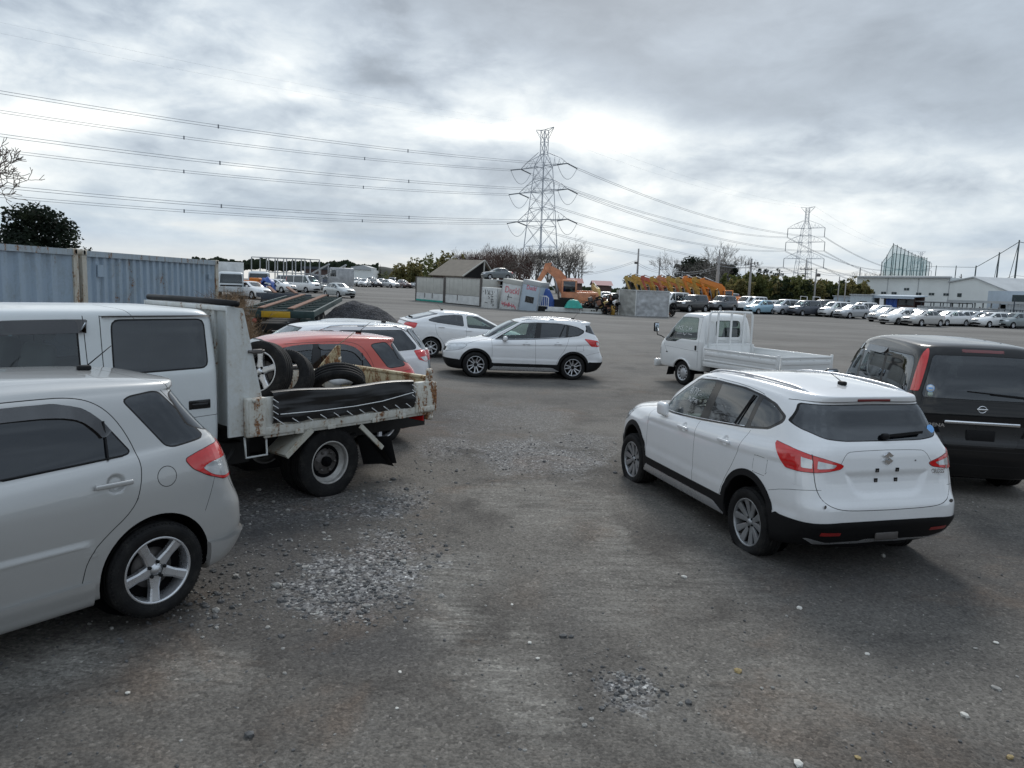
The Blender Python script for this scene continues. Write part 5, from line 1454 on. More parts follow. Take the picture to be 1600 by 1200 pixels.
    for s in (1, -1):
        b.rbox((-1.36, s*.72, .73), (.05, .24, .10), .012, 2); b.rbox((-1.39, s*.72, .73), (.012, .21, .08), .006, 2, mi=1); b.rbox((-1.335, s*.735, .735), (.015, .26, .09), .006, 2, mi=1)
    b.build('tail_lamp', [MATS['black_plastic'], MATS['red_lamp']], root)
    root.location = (-2.5856, 8.444, .06); root.rotation_euler.z = R_(230)
    tag(root, 'white double-cab tipper truck with rusty bed and black laced side cover', 'truck')
    # tyres thrown in the bed: things of their own
    bpy.context.view_layer.update(); M = root.matrix_world.copy()
    def loose(loc, ax, rim, label):
        e = empty('loose_tyre'); make_tyre('tyre', .33, .20, .212, e, 0, 60)
        if rim: make_rim('rim', .212, .20, e, 'five', [MATS['alloy'], MATS['black_plastic'], MATS['steel_dark'], MATS['wheel_well']])
        q = Vector((0, 1, 0)).rotation_difference(Vector(ax).normalized())
        e.matrix_world = M @ Matrix.Translation(loc) @ q.to_matrix().to_4x4()
        tag(e, label, 'tyre', 'tyres lying in the tipper bed')
    loose((.53, .36, 1.36), (.95, .42, .22), True, 'tyre on a silver alloy rim leaning at the headboard in the tipper bed')
    loose((.10, .12, 1.235), (.80, .38, .42), False, 'bare black tyre standing tilted in the middle of the tipper bed')
    loose((-.56, .20, 1.13), (-.36, -.60, .72), False, 'bare tyre lying slanted against the cover near the tipper tailgate')
    loose((.45, .05, 1.01), (.05, .08, 1), False, 'bare tyre lying flat beneath the alloy wheel in the tipper bed')
    b = MB(); b.rbox((0, 0, 0), (.34, .26, .16), .07, 3); V = b.v[:]
    b.v = [(x+.02*sin(y*30+z*20), y+.02*sin(x*25), z+.02*sin(x*20+y*17)) for x, y, z in V]
    o = b.build('sack', MATS['white_plastic'], None); o.matrix_world = M @ Matrix.Translation((-1.02, -.35, 1.12)); tag(o, 'crumpled white sack beside the tyres at the tipper tailgate', 'sack')
    b = MB(); b.rbox((0, 0, 0), (.9, .7, .14), .03, 2); o = b.build('debris_box', MATS['steel_dark'], None); o.matrix_world = M @ Matrix.Translation((-.1, .35, .985)); tag(o, 'dark flat crate on the tipper bed floor under the slanted tyre', 'crate')

def pickup():
    WH = (.78, .79, .785, 1); root = empty('pickup_truck')
    # origin: front axle; cab over it
    rings = [(.98, -.66, .5, 6, 12, .42), (1.05, -.70, .78, 6, 16, .42), (1.10, -.72, .808, 6, 18, .52), (1.12, -.72, .818, 6, 18, .72), (1.09, -.72, .82, 6, 18, .95), (1.00, -.72, .816, 5, 18, 1.12),
             (.90, -.72, .80, 5, 18, 1.20), (.70, -.71, .765, 5, 18, 1.42), (.45, -.68, .715, 5, 16, 1.66), (.32, -.65, .69, 5, 12, 1.76), (.25, -.61, .66, 5, 9, 1.81), (.1, -.50, .52, 5, 6, 1.84), (0, -.3, .25, 4, 4, 1.855), (-.1, -.2, 0, 4, 4, 1.86)]
    P = [dict(name='window', view='side', poly=[(.80, 1.16), (.70, 1.30), (.36, 1.67), (.26, 1.72), (-.42, 1.72), (-.50, 1.19), (.1, 1.19), (.3, 1.10), (.70, 1.09)], mat='glass_green', lim=.3, seal=.012, r=.05),
         dict(name='windscreen', view='front', poly=[(-.3, 1.20), (.74, 1.20), (.66, 1.72), (-.3, 1.73)], mat='glass_green', lim=.1, seal=.02, r=.05, excl=lambda V: (.30+(.88-.30)*(1.75-V[:, 2])/.52)-V[:, 0]),
         dict(name='rear_window', view='rear', poly=[(-.3, 1.29), (.385, 1.29), (.375, 1.665), (-.3, 1.665)], mat='glass_green', lim=-.5, seal=.016, r=.06),
         dict(name='headlight', view='front', poly=[(.50, .70), (.80, .72), (.80, .90), (.50, .88)], mat='clear_lamp', lim=.9, off=.004, skirt=.01, r=.03)]
    seams = [('side', [(-.56, 1.74), (-.58, 1.2), (-.58, .50)], .006, .3), ('side', [(-.58, 1.745), (.25, 1.745), (.80, 1.14)], .005, .3), ('side', [(.84, 1.10), (.72, .95), (.62, .80)], .006, .5), ('side', [(-.6, .90), (.7, .95)], .004, .5)]
    dents = [('rear', [(.44, 1.05), (.66, 1.05), (.60, 1.66), (.44, 1.66)], .022, .03, -.5), ('rear', [(.05, 1.0), (.40, 1.0), (.40, 1.20), (.05, 1.20)], .018, .03, -.5), ('rear', [(-.1, 1.0), (.0, 1.0), (.0, 1.20), (-.1, 1.2)], .0, .03, -.5)]
    m = cab_shell(rings, P, seams, dents, WH, root, [((-.8, -.1, .95), (-.6, .75, 1.75), .025, (1, 2))], arch=(0, .31, .345)); cab = m['body']; cab.data.materials[0] = MATS['paint']
    b = MB()
    for s in (1, -1):
        n = 16; pts = [(.365*cos(t), side_y(m, .365*cos(t), .31+.365*sin(t))+.012, .31+.365*sin(t)) for t in np.linspace(.1, pi-.35, n)]
        b.tube([(p[0], s*p[1], p[2]) for p in pts], .022, 8)
    b.color = WH; b.build('arch_lip', MATS['paint'], cab)
    b = MB()
    for s in (1, -1):
        n = 18; pts = [(.345*cos(t), .31+.345*sin(t)) for t in np.linspace(0, pi, n)]
        b.sheet(n-1, 1, lambda u, v: (pts[int(round(u*(n-1)))][0], s*(.80-.42*v), pts[int(round(u*(n-1)))][1])); b.box((0, s*.38, .5), (.7, .02, .4))
    b.box((.1, 0, .45), (1.6, .75, .16)); b.build('wheel_arch_liner', MATS['wheel_well'], cab, fix=False)
    b = MB()
    for s in (1, -1):
        b.rbox((-.50, s*(side_y(m, -.5, .98)+.01), .985), (.05, .025, .12), .01, 2); b.rbox((.62, s*(side_y(m, .62, .80)+.006), .80), (.06, .015, .03), .006, 2)
    b.build('door_handle', MATS['black_plastic'], cab)
    for s in (1, -1):
        b = MB(); b.tube([(.78, s*.80, 1.15), (.86, s*.86, 1.20), (.92, s*.93, 1.22)], .014, 6); b.tube([(.92, s*.93, 1.22), (.93, s*.95, 1.34)], .012, 6); b.rbox((.93, s*.97, 1.42), (.06, .15, .24), .028, 3); b.rbox((.899, s*.97, 1.42), (.004, .12, .20), .0015, 1, mi=1)
        b.build('wing_mirror', [MATS['black_plastic'], MATS['mirror_glass']], cab)
    b = MB()
    for s in (.38, -.38): seat(b, -.05, s, .74, .5)
    b.box((-.3, 0, .62), (.8, 1.4, .2)); b.build('seat', MATS['cabin'], cab, fix=False)
    b = MB(); b.rbox((.62, 0, 1.03), (.4, 1.4, .22), .06, 3); c = Vector((.36, -.38, 1.10)); b.tube([c+Vector((.09*cos(t), .19*sin(t), .17*cos(t))) for t in np.linspace(0, 2*pi, 20, endpoint=False)], .014, 6, closed=True); b.build('dashboard', MATS['cabin'], cab)
    b = MB(); rg = random.Random(8)
    for P_ in ([(.0, .6), (.25, .85)], [(.05, .85), (.2, .55)], [(.3, .9), (.28, .5), (.42, .5)], [(.5, .85), (.62, .8), (.5, .55), (.66, .5)], [(.75, .88), (.72, .5)], [(.7, .7), (.92, .72)], [(.86, .9), (.84, .52)], [(.0, .2), (.3, .24)], [(.4, .3), (.5, .1), (.62, .3)], [(.7, .25), (.95, .2)]):
        b.tube([(.30-u*.62, side_y(m, .30-u*.62, 1.24+v*.3)+.004, 1.24+v*.3) for u, v in P_], .006, 5)
    b.build('marker_writing', MATS['white_plastic'], cab)
    # bed
    pt = MATS['paint_dusty']
    bed = empty('cargo_bed', (0, 0, 0), 0, root); x0, x1 = -.80, -3.22; w = .815; zf, zt = .70, 1.03
    def add(bb, name, mat=pt, par=bed):
        bb.color = WH; return bb.build(name, mat, par)
    b = MB(); b.box(((x0+x1)/2, 0, zf-.03), (x0-x1, w*2-.06, .05))
    for k in range(12): b.box(((x0+x1)/2, -.72+.13*k, zf), (x0-x1-.1, .05, .02))
    b.rbox(((x0+x1)/2, w-.01, zf-.07), (x0-x1, .06, .12), .01, 2); b.rbox(((x0+x1)/2, -w+.01, zf-.07), (x0-x1, .06, .12), .01, 2); b.rbox((x1+.02, 0, zf-.07), (.06, 1.6, .12), .01, 2); add(b, 'floor')
    def gate(bb, P0, P1, nrm):
        P0, P1 = Vector(P0), Vector(P1); d = (P1-P0); L = d.length; d.normalize(); n = Vector(nrm); a = math.atan2(d.y, d.x); Mr = Matrix.Rotation(a, 3, 'Z'); c = (P0+P1)/2
        bb.rbox(c+Vector((0, 0, (zf+zt)/2)), (L, .03, zt-zf), .006, 2, Mr); bb.rbox(c+Vector((0, 0, zt-.025)), (L, .055, .05), .012, 2, Mr); bb.rbox(c+n*.012+Vector((0, 0, zf+.19)), (L-.06, .03, .10), .012, 2, Mr); bb.rbox(c+Vector((0, 0, zf+.03)), (L, .045, .05), .01, 2, Mr)
        k = int(L/.33)
        for i in range(k): bb.cyl(P0+d*(.16+i*(L-.3)/max(1, k-1))+n*.02+Vector((0, 0, zt-.075)), P0+d*(.16+i*(L-.3)/max(1, k-1))+n*.034+Vector((0, 0, zt-.075)), .011, 8)
    for s in (1, -1): b = MB(); gate(b, (x0-.03, s*w, 0), (x1+.05, s*w, 0), (0, s, 0)); add(b, 'side_gate')
    b = MB(); gate(b, (x1, w-.05, 0), (x1, -w+.05, 0), (-1, 0, 0)); add(b, 'tailgate')
    b = MB()
    for s in (1, -1): b.rbox((x1+.02, s*(w), (zf+zt)/2+.01), (.05, .05, zt-zf+.05), .01, 2); b.rbox((x0, s*(w-.01), (zf+zt)/2), (.05, .05, zt-zf+.02), .01, 2)
    add(b, 'corner_post')
    b = MB(); b.box((x0+.01, 0, .90), (.03, 1.6, .40))
    b.tube([(x0, .70, .70), (x0, .69, 1.82), (x0, .65, 1.89), (x0, 0, 1.905), (x0, -.65, 1.89), (x0, -.69, 1.82), (x0, -.70, .70)], .028, 10)
    for y in (.42, -.0, -.42): b.rbox((x0, y, 1.38), (.035, .055, 1.04), .01, 2)
    b.rbox((x0, 0, 1.10), (.03, 1.38, .04), .01, 2); add(b, 'headboard_frame')
    b = MB()
    for s in (.38, -.38): b.box((-1.3, s, .55), (4.2, .07, .14))
    b.rbox((-1.15, .55, .50), (.5, .3, .24), .05, 2); b.cyl((-2.05, -.6, .30), (-2.05, .6, .30), .06, 10); b.cyl((-1.7, -.45, .42), (-3.1, -.45, .42), .05, 10)
    for k in range(4): b.box((-.9-.12*k, .80, .62), (.05, .02, .08))
    b.build('chassis', MATS['chassis'], root)
    mats = [MATS['hub_cap'], MATS['steel_dark'], MATS['steel_dark'], MATS['wheel_well']]
    for s in (1, -1):
        add_wheel(root, 0, s*.70, .31, .18, .195, 'cap', s, mats, spin=.2); add_wheel(root, -2.05, s*.70, .31, .18, .195, 'cap', s, mats, spin=.7)
    b = MB()
    for s in (1, -1): b.rbox((x1-.04, s*.66, .56), (.03, .28, .10), .012, 2)
    b.build('tail_lamp', MATS['red_lamp'], root)
    b = MB()
    for s in (1, -1): b.sheet(3, 6, lambda u, v: (.50+.06*v, s*(.60+.24*u), .42-.22*v))
    o = b.build('mud_flap', MATS['black_plastic'], root)
    b = MB(); b.rbox((1.13, 0, .46), (.10, 1.62, .22), .05, 3); add(b, 'bumper', MATS['paint'], root)
    yaw = 116.5; root.rotation_euler.z = R_(yaw)
    p = at_z(1066, 601, 0); n = Vector((-sin(R_(yaw)), cos(R_(yaw)), 0)); q = p-n*.78
    root.location = (q.x, q.y, 0); root.scale = (1.035, 1.035, 1.035)
    tag(root, 'white flatbed pickup truck with headboard frame parked beyond the white crossover', 'pickup')
# ------------------------------------------------------------------ ground
def at_ground(px, py):
    z = 0.0
    for _ in range(25):
        if py <= 600 and ray(px, py)[2] > -1e-4: return at_y(px, py, 150)
        p = at_z(px, py, min(z, CAM_H-.05)); z = .5*z+.5*ground_z(p.x, p.y)
    p.z = ground_z(p.x, p.y); return p
def ground_mat():
    m, nt, bs = newmat('yard'); v = objvec(nt)
    big = noise_tex(nt, v, .22, 5, .55, .4); mid = noise_tex(nt, v, 1.1, 7, .62, .5); fine = noise_tex(nt, v, 9, 8, .7); grit = noise_tex(nt, v, 55, 5, .75)
    vor = N(nt, 'ShaderNodeTexVoronoi'); vor.inputs['Scale'].default_value = 48; nt.links.new(v, vor.inputs['Vector'])
    vor2 = N(nt, 'ShaderNodeTexVoronoi'); vor2.inputs['Scale'].default_value = 21; nt.links.new(v, vor2.inputs['Vector'])
    base = ramp(nt, big, [(.34, (.070, .066, .062, 1)), (.5, (.112, .103, .093, 1)), (.66, (.150, .138, .122, 1))])
    base = mixc(nt, math_(nt, 'MULTIPLY', ramp(nt, mid, [(.42, (0, 0, 0, 1)), (.62, (1, 1, 1, 1))]), .55), base, (.185, .171, .152, 1))
    base = mixc(nt, math_(nt, 'MULTIPLY', ramp(nt, mid, [(.30, (1, 1, 1, 1)), (.43, (0, 0, 0, 1))]), .6), base, (.055, .050, .046, 1))
    # worn, dusty, gravelly and shadowed patches: (pixel centre, half sizes in metres, turn, strength)
    def spot(px, py, rx, ry, ang, gain, edge=.55):
        c = at_z(px, py, 0); mp = N(nt, 'ShaderNodeMapping', vector_type='TEXTURE')
        mp.inputs['Location'].default_value = (c.x, c.y, 0); mp.inputs['Rotation'].default_value = (0, 0, R_(ang)); mp.inputs['Scale'].default_value = (rx, ry, 1)
        nt.links.new(v, mp.inputs[0]); ln = N(nt, 'ShaderNodeVectorMath', operation='LENGTH'); nt.links.new(mp.outputs[0], ln.inputs[0])
        d = math_(nt, 'SUBTRACT', 1.25, ln.outputs['Value']); d = math_(nt, 'ADD', d, math_(nt, 'MULTIPLY', math_(nt, 'SUBTRACT', mid, .5), 2.6)); d = math_(nt, 'ADD', d, math_(nt, 'MULTIPLY', math_(nt, 'SUBTRACT', fine, .5), 1.3))
        return math_(nt, 'MULTIPLY', math_(nt, 'DIVIDE', d, edge, clamp=True), gain)
    def union(L):
        o = L[0]
        for q in L[1:]: o = math_(nt, 'MAXIMUM', o, q)
        return o
    dark = union([spot(420, 850, 1.5, 2.6, 35, .85, 1.4), spot(700, 650, 1.6, 2.6, -20, .7, 1.6), spot(560, 1010, .8, .45, 10, .55, 1.0), spot(1330, 900, 2.0, .9, 8, .6, 1.4), spot(1420, 850, 1.6, .8, 0, .6, 1.4), spot(880, 950, .35, 1.2, 0, .35, 1.2), spot(830, 620, 3.5, 1.5, 0, .45, 1.6)])  # dark ground; those at right paint the near crossover's soft shadow into the colour
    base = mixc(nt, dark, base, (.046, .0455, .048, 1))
    dust = union([spot(720, 965, .30, .55, 14, .85, 1.1), spot(770, 1040, .30, .45, 25, .7, 1.1), spot(835, 1120, .3, .4, 30, .55, 1.1), spot(690, 890, .5, .4, 10, .4), spot(60, 1060, .5, .35, 0, .45), spot(330, 1060, .35, .25, 0, .4), spot(840, 780, .9, .8, 0, .4), spot(1010, 900, .9, .9, 0, .28), spot(960, 850, .25, .7, 0, .4), spot(1150, 1080, .8, .6, 0, .2), spot(820, 1000, .15, .5, 10, .35)])
    mps = N(nt, 'ShaderNodeMapping'); mps.inputs['Rotation'].default_value = (0, 0, R_(-10)); mps.inputs['Scale'].default_value = (1.6, 9, 1); nt.links.new(v, mps.inputs[0])
    lug = ramp(nt, noise_tex(nt, mps.outputs[0], 1.5, 5, .65, .6), [(.40, (.12, .12, .12, 1)), (.58, (1, 1, 1, 1))]); dust = math_(nt, 'MULTIPLY', dust, lug)
    base = mixc(nt, dust, base, (.31, .295, .265, 1))
    grav = union([spot(575, 890, .42, .85, -8, 1.0), spot(520, 950, .35, .25, 0, .7), spot(610, 790, .30, .55, -14, .8), spot(840, 712, .9, 1.1, 10, .8), spot(700, 700, .35, .9, -10, .5), spot(980, 1075, .20, .22, 0, .8), spot(450, 800, .8, .6, 20, .35), spot(800, 650, 1.2, 1.4, 0, .35), spot(905, 690, .5, .8, 0, .5)])
    gcol = ramp(nt, vor.outputs['Color'], [(.1, (.045, .045, .048, 1)), (.45, (.15, .15, .155, 1)), (.75, (.27, .27, .27, 1)), (.95, (.42, .42, .41, 1))])
    gm = math_(nt, 'MULTIPLY', grav, ramp(nt, fine, [(.36, (.15, .15, .15, 1)), (.60, (1, 1, 1, 1))]))
    base = mixc(nt, gm, base, gcol)
    # rust-brown and oil stains
    st = ramp(nt, noise_tex(nt, v, .8, 6, .6, .8), [(.54, (0, 0, 0, 1)), (.68, (1, 1, 1, 1))])
    base = mixc(nt, math_(nt, 'MULTIPLY', st, math_(nt, 'MULTIPLY', fine, .6)), base, (.15, .10, .068, 1))
    # crushed-stone speckle everywhere
    sp = ramp(nt, vor.outputs['Color'], [(.0, (.58, .58, .58, 1)), (.5, (.95, .95, .95, 1)), (.82, (1.1, 1.1, 1.1, 1)), (.97, (1.6, 1.6, 1.6, 1))])
    base = mixc(nt, 1.0, base, sp, 'MULTIPLY')
    g2 = ramp(nt, grit, [(.3, (.62, .62, .62, 1)), (.5, (1, 1, 1, 1)), (.72, (1.5, 1.5, 1.48, 1))])
    base = mixc(nt, 1.0, base, g2, 'MULTIPLY')
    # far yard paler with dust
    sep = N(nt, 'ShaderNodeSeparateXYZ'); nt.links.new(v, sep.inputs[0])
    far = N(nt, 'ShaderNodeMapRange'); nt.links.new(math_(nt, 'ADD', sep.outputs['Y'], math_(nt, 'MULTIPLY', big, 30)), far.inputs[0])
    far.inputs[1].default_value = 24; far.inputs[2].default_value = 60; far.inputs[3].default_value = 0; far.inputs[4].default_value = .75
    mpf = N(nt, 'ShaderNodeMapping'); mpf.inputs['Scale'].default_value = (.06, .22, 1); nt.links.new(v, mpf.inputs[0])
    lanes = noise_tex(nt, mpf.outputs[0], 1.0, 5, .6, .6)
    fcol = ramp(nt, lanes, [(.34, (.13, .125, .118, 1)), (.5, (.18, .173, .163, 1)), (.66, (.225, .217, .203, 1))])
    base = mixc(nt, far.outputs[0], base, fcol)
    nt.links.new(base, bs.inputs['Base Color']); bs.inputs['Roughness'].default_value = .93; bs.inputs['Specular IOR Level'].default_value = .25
    h = math_(nt, 'ADD', math_(nt, 'MULTIPLY', vor.outputs['Distance'], -.6), math_(nt, 'MULTIPLY', fine, .9))
    h = math_(nt, 'ADD', h, math_(nt, 'MULTIPLY', vor2.outputs['Distance'], -.5)); h = math_(nt, 'ADD', h, math_(nt, 'MULTIPLY', grit, .7))
    bump(nt, bs, h, .55, .016)
    return m
def ground():
    xs = np.concatenate([-np.geomspace(9000, 30, 26), np.linspace(-28, 28, 57), np.geomspace(30, 9000, 26)])
    ys = np.concatenate([-np.geomspace(9000, 20, 10), np.linspace(-15, 60, 76), np.geomspace(62, 9000, 40)])
    V = []; F = []
    for y in ys:
        for x in xs:
            z = ground_z(x, y)
            if -28 < x < 28 and 0 < y < 40: z += .012*mnoise.noise(Vector((x*.6, y*.6, 0)))*sst(0, 3, y)
            V.append((x, y, z))
    n = len(xs)
    F = [(j*n+i, j*n+i+1, (j+1)*n+i+1, (j+1)*n+i) for j in range(len(ys)-1) for i in range(n-1)]
    b = MB(); b.add(V, F, 0, True); o = b.build('ground', ground_mat(), fix=False); tag(o, 'grey gravelly asphalt yard', None, None, 'structure')
    # loose stones
    rg = random.Random(11); b = MB()
    ico = bmesh.new(); bmesh.ops.create_icosphere(ico, subdivisions=1, radius=1); IV = [v.co.copy() for v in ico.verts]; IF = [[v.index for v in f.verts] for f in ico.faces]; ico.free()
    stone = [simple('stone_grey', (.10, .10, .10), .9, var=.35, scale=30), simple('stone_pale', (.30, .29, .27), .9, var=.3, scale=30), simple('stone_white', (.62, .60, .55), .9, var=.2, scale=30), simple('stone_ochre', (.36, .27, .13), .9, var=.2, scale=30)]
    spots = [(575, 890, .7, 1.0, 900), (540, 945, .6, .35, 500), (610, 790, .5, .8, 350), (840, 712, 1.2, 1.3, 300), (980, 1075, .3, .3, 160), (450, 840, 1.2, 1.6, 700), (330, 960, .8, .5, 350), (700, 720, .8, 1.3, 250)]
    pos = []
    for px, py, rx, ry, n in spots:
        c = at_z(px, py, 0)
        for _ in range(n): pos.append((c.x+rg.gauss(0, rx*.6), c.y+rg.gauss(0, ry*.6), rg.choice((0, 0, 0, 1)), abs(rg.gauss(0, .006))*rg.choice((.6, 1, 1.6))+.004))
    for _ in range(2000):
        y = 2.2+9*rg.random()**1.5; x = (rg.random()*2-1)*(y*.85+.3); pos.append((x, y, rg.choice((0, 0, 0, 0, 1)), abs(rg.gauss(0, .004))+.003))
    for px, py, k, s in [(800, 945, 2, .016), (828, 1005, 2, .014), (1507, 1120, 2, .026), (1556, 1077, 1, .024), (1556, 1005, 2, .018), (1524, 1014, 1, .016), (1153, 1050, 3, .022), (1355, 1022, 2, .018), (1249, 950, 2, .022), (1247, 1195, 2, .026), (1340, 1186, 3, .018), (1578, 1186, 3, .02), (620, 1110, 2, .014), (880, 995, 0, .025), (892, 996, 0, .022), (840, 1030, 2, .012), (1207, 1076, 1, .016), (1190, 1077, 1, .014), (625, 1053, 2, .015), (1069, 903, 2, .02), (1229, 963, 1, .016), (200, 1105, 2, .015), (390, 1160, 0, .03), (1380, 870, 1, .03)]:
        c = at_z(px, py, 0); pos.append((c.x, c.y, k, s))
    for x, y, k, s in pos:
        z = ground_z(x, y)+.012*mnoise.noise(Vector((x*.6, y*.6, 0)))
        q = Matrix.Rotation(rg.random()*6.28, 3, 'Z') @ Matrix.Diagonal((s*rg.uniform(.8, 1.5), s*rg.uniform(.7, 1.2), s*rg.uniform(.5, .9)))
        b.add([q @ (p*rg.uniform(.82, 1.15))+Vector((x, y, z+s*.25)) for p in IV], IF, k)
    o = b.build('gravel', stone, fix=False); tag(o, 'loose stones and pebbles strewn over the yard', None, None, 'stuff')
def heap():
    """mound of dark crushed stone"""
    m, nt, bs = newmat('crushed_stone'); v = objvec(nt)
    vor = N(nt, 'ShaderNodeTexVoronoi'); vor.inputs['Scale'].default_value = 16; nt.links.new(v, vor.inputs['Vector'])
    n = noise_tex(nt, v, 1.2, 6, .6)
    c = ramp(nt, n, [(.3, (.030, .030, .034, 1)), (.55, (.055, .055, .060, 1)), (.75, (.085, .082, .082, 1))])
    nt.links.new(mixc(nt, 1.0, c, ramp(nt, vor.outputs['Color'], [(0, (.5, .5, .5, 1)), (.6, (1, 1, 1, 1)), (1, (1.9, 1.9, 1.9, 1))]), 'MULTIPLY'), bs.inputs['Base Color'])
    bs.inputs['Roughness'].default_value = .95; bump(nt, bs, math_(nt, 'ADD', vor.outputs['Distance'], n), .8, .05); MATS['crushed_stone'] = m
    c = at_y(572, 490, 31); cx, cy = c.x, 31; g = ground_z(cx, cy)-.05
    def H(x, y):
        h = 1.28*math.exp(-((x+.60)**2/1.15+(y-.1)**2/1.5))+.80*math.exp(-((x-.80)**2/.75+(y+.2)**2/1.2))+.35*math.exp(-((x+1.7)**2/.6+(y-.3)**2))-.07
        e = h+.10*mnoise.noise(Vector((x*1.4, y*1.4, 3)))+.05*mnoise.noise(Vector((x*5, y*5, 1)))
        return max(-.05, e) if h > 0 else -.05
    b = MB(); b.sheet(80, 60, lambda u, v: (cx-4+8*u, cy-3+6*v, g+H(-4+8*u, -3+6*v)))
    tag(b.build('gravel_heap', m), 'mound of dark crushed stone behind the parked cars', 'gravel heap')
# ------------------------------------------------------------------ trees and thickets
def leafmat(name, c0, c1, c2):
    if name in MATS: return MATS[name]
    m, nt, bs = newmat(name); v = objvec(nt); n = noise_tex(nt, v, .55, 4, .6); n2 = noise_tex(nt, v, 5, 3)
    k = math_(nt, 'ADD', math_(nt, 'MULTIPLY', n, .65), math_(nt, 'MULTIPLY', n2, .35))
    nt.links.new(ramp(nt, k, [(.36, c0), (.5, c1), (.64, c2)]), bs.inputs['Base Color']); bs.inputs['Roughness'].default_value = .7; bs.inputs['Specular IOR Level'].default_value = .25
    col = bs.inputs['Base Color'].links[0].from_socket; tl = N(nt, 'ShaderNodeBsdfTranslucent'); nt.links.new(col, tl.inputs[0]); mx = N(nt, 'ShaderNodeMixShader'); mx.inputs[0].default_value = .45
    nt.links.new(bs.outputs[0], mx.inputs[1]); nt.links.new(tl.outputs[0], mx.inputs[2]); nt.links.new(mx.outputs[0], nt.nodes['Material Output'].inputs[0])
    MATS[name] = m; return m
def bark(name='bark', c=(.10, .085, .07)):
    return simple(name, c, .9, var=.35, scale=4)
def leaf_cloud(b, clumps, size, per, rg, mi=0, flat=.5):
    for c, r in clumps:
        for _ in range(int(per*r*r)):
            d = Vector((rg.gauss(0, 1), rg.gauss(0, 1), rg.gauss(0, 1))).normalized()*r*(rg.random()**.4)
            d.z *= .8; p = c+d; s = size*rg.uniform(.6, 1.4)
            u = Vector((rg.gauss(0, 1), rg.gauss(0, 1), rg.gauss(0, flat))).normalized(); w = u.cross(Vector((rg.gauss(0, 1), rg.gauss(0, 1), rg.gauss(0, 1)))).normalized()
            b.add([p-u*s*.5, p+w*s*.32, p+u*s*.5, p-w*s*.32], [(0, 1, 2, 3)], mi)
def branching(b, p, d, L, r, depth, rg, spread=.55, up=.12, tips=None, mi=0, n=5, split=(2, 3), rmin=.008):
    q = p; k = 3; pts = [p]; rs = [r]; dd = d.copy()
    for i in range(k):
        dd = (dd+Vector((rg.gauss(0, .13), rg.gauss(0, .13), rg.gauss(0, .08)+up*.4))).normalized(); q = q+dd*L/k; pts.append(q); rs.append(max(rmin, r*(1-.35*(i+1)/k)))
    b.tube(pts, rs, n if depth > 1 else 3, mi, cap=False)
    if depth <= 0:
        if tips is not None: tips.append(q)
        return
    for j in range(rg.randint(*split)):
        a = Vector((rg.gauss(0, 1), rg.gauss(0, 1), rg.gauss(0, .5))); a = (a-dd*a.dot(dd)).normalized()
        nd = (dd*(1-spread*.5)+a*spread*rg.uniform(.7, 1.3)+Vector((0, 0, up))).normalized()
        branching(b, pts[rg.choice((2, 3, 3))], nd, L*rg.uniform(.62, .82), max(rmin, r*rg.uniform(.5, .66)), depth-1, rg, spread, up, tips, mi, max(3, n-1), split, rmin)
def bare_tree(loc, H, seed, label, cat='tree', group=None, mat='twig', depth=5, spread=.6, stems=1, thick=1.0, name='bare_tree'):
    rg = random.Random(seed); b = MB(); t = MB()
    for s in range(stems):
        p0 = Vector((rg.gauss(0, .25*(stems > 1)*H*.08), rg.gauss(0, .25*(stems > 1)*H*.08), -.2)); r = H*.016*thick; th = H*.22
        lean = Vector((rg.gauss(0, .12), rg.gauss(0, .12), 1)).normalized(); p1 = p0+lean*th
        t.tube([p0, p0+lean*th*.5, p1], [r*1.3, r*1.1, r], 6)
        for j in range(rg.randint(3, 4)):
            a = rg.random()*6.28; d = (lean+Vector((cos(a), sin(a), 0))*spread*rg.uniform(.4, 1)).normalized()
            branching(b, p1, d, H*.27*rg.uniform(.85, 1.15), r*.75, depth-1, rg, spread, .1, None, 0, 5, (2, 3), H*.0016)
    e = empty(name, loc); tag(e, label, cat, group); t.build('trunk', MATS[mat], e, fix=False); b.build('crown', MATS[mat], e, fix=False); return e
def leafy_tree(loc, H, W, seed, label, leaf, group=None, cat='tree', size=.35, per=60, trunk=.3, nclump=26, shape='round', name='broadleaf_tree'):
    rg = random.Random(seed); e = empty(name, loc); tag(e, label, cat, group); t = MB(); b = MB()
    t.tube([(0, 0, -.2), (.05*H*rg.gauss(0, .4), 0, H*trunk), (.04*H*rg.gauss(0, .6), 0, H*.7)], [H*.028, H*.022, H*.008], 7)
    cl = []
    for i in range(nclump):
        a = rg.random()*6.28; k = rg.random()
        z = trunk+(1-trunk)*k
        if shape == 'round': rad = W/2*math.sqrt(max(0, 1-((z-(1+trunk)/2)/((1-trunk)/2))**2))*rg.uniform(.25, .9)
        elif shape == 'flat': rad = W/2*(1-.55*((z-trunk)/(1-trunk))**2)*rg.uniform(.2, 1)
        else: rad = W/2*(1-(z-trunk)/(1-trunk)*.9)*rg.uniform(.1, .85)
        c = Vector((rad*cos(a), rad*sin(a), z*H)); r = W*rg.uniform(.10, .19)*(1.0 if shape != 'cone' else .8*(1.2-k))
        cl.append((c, r)); t.tube([(0, 0, H*(trunk*.7+.3*z*.5)), c*.55+Vector((0, 0, z*H*.45)), c], [H*.009, H*.006, H*.003], 4)
    leaf_cloud(b, cl, size, per, rg)
    t.build('trunk', bark(), e, fix=False); b.build('crown', MATS[leaf], e, fix=False); return e
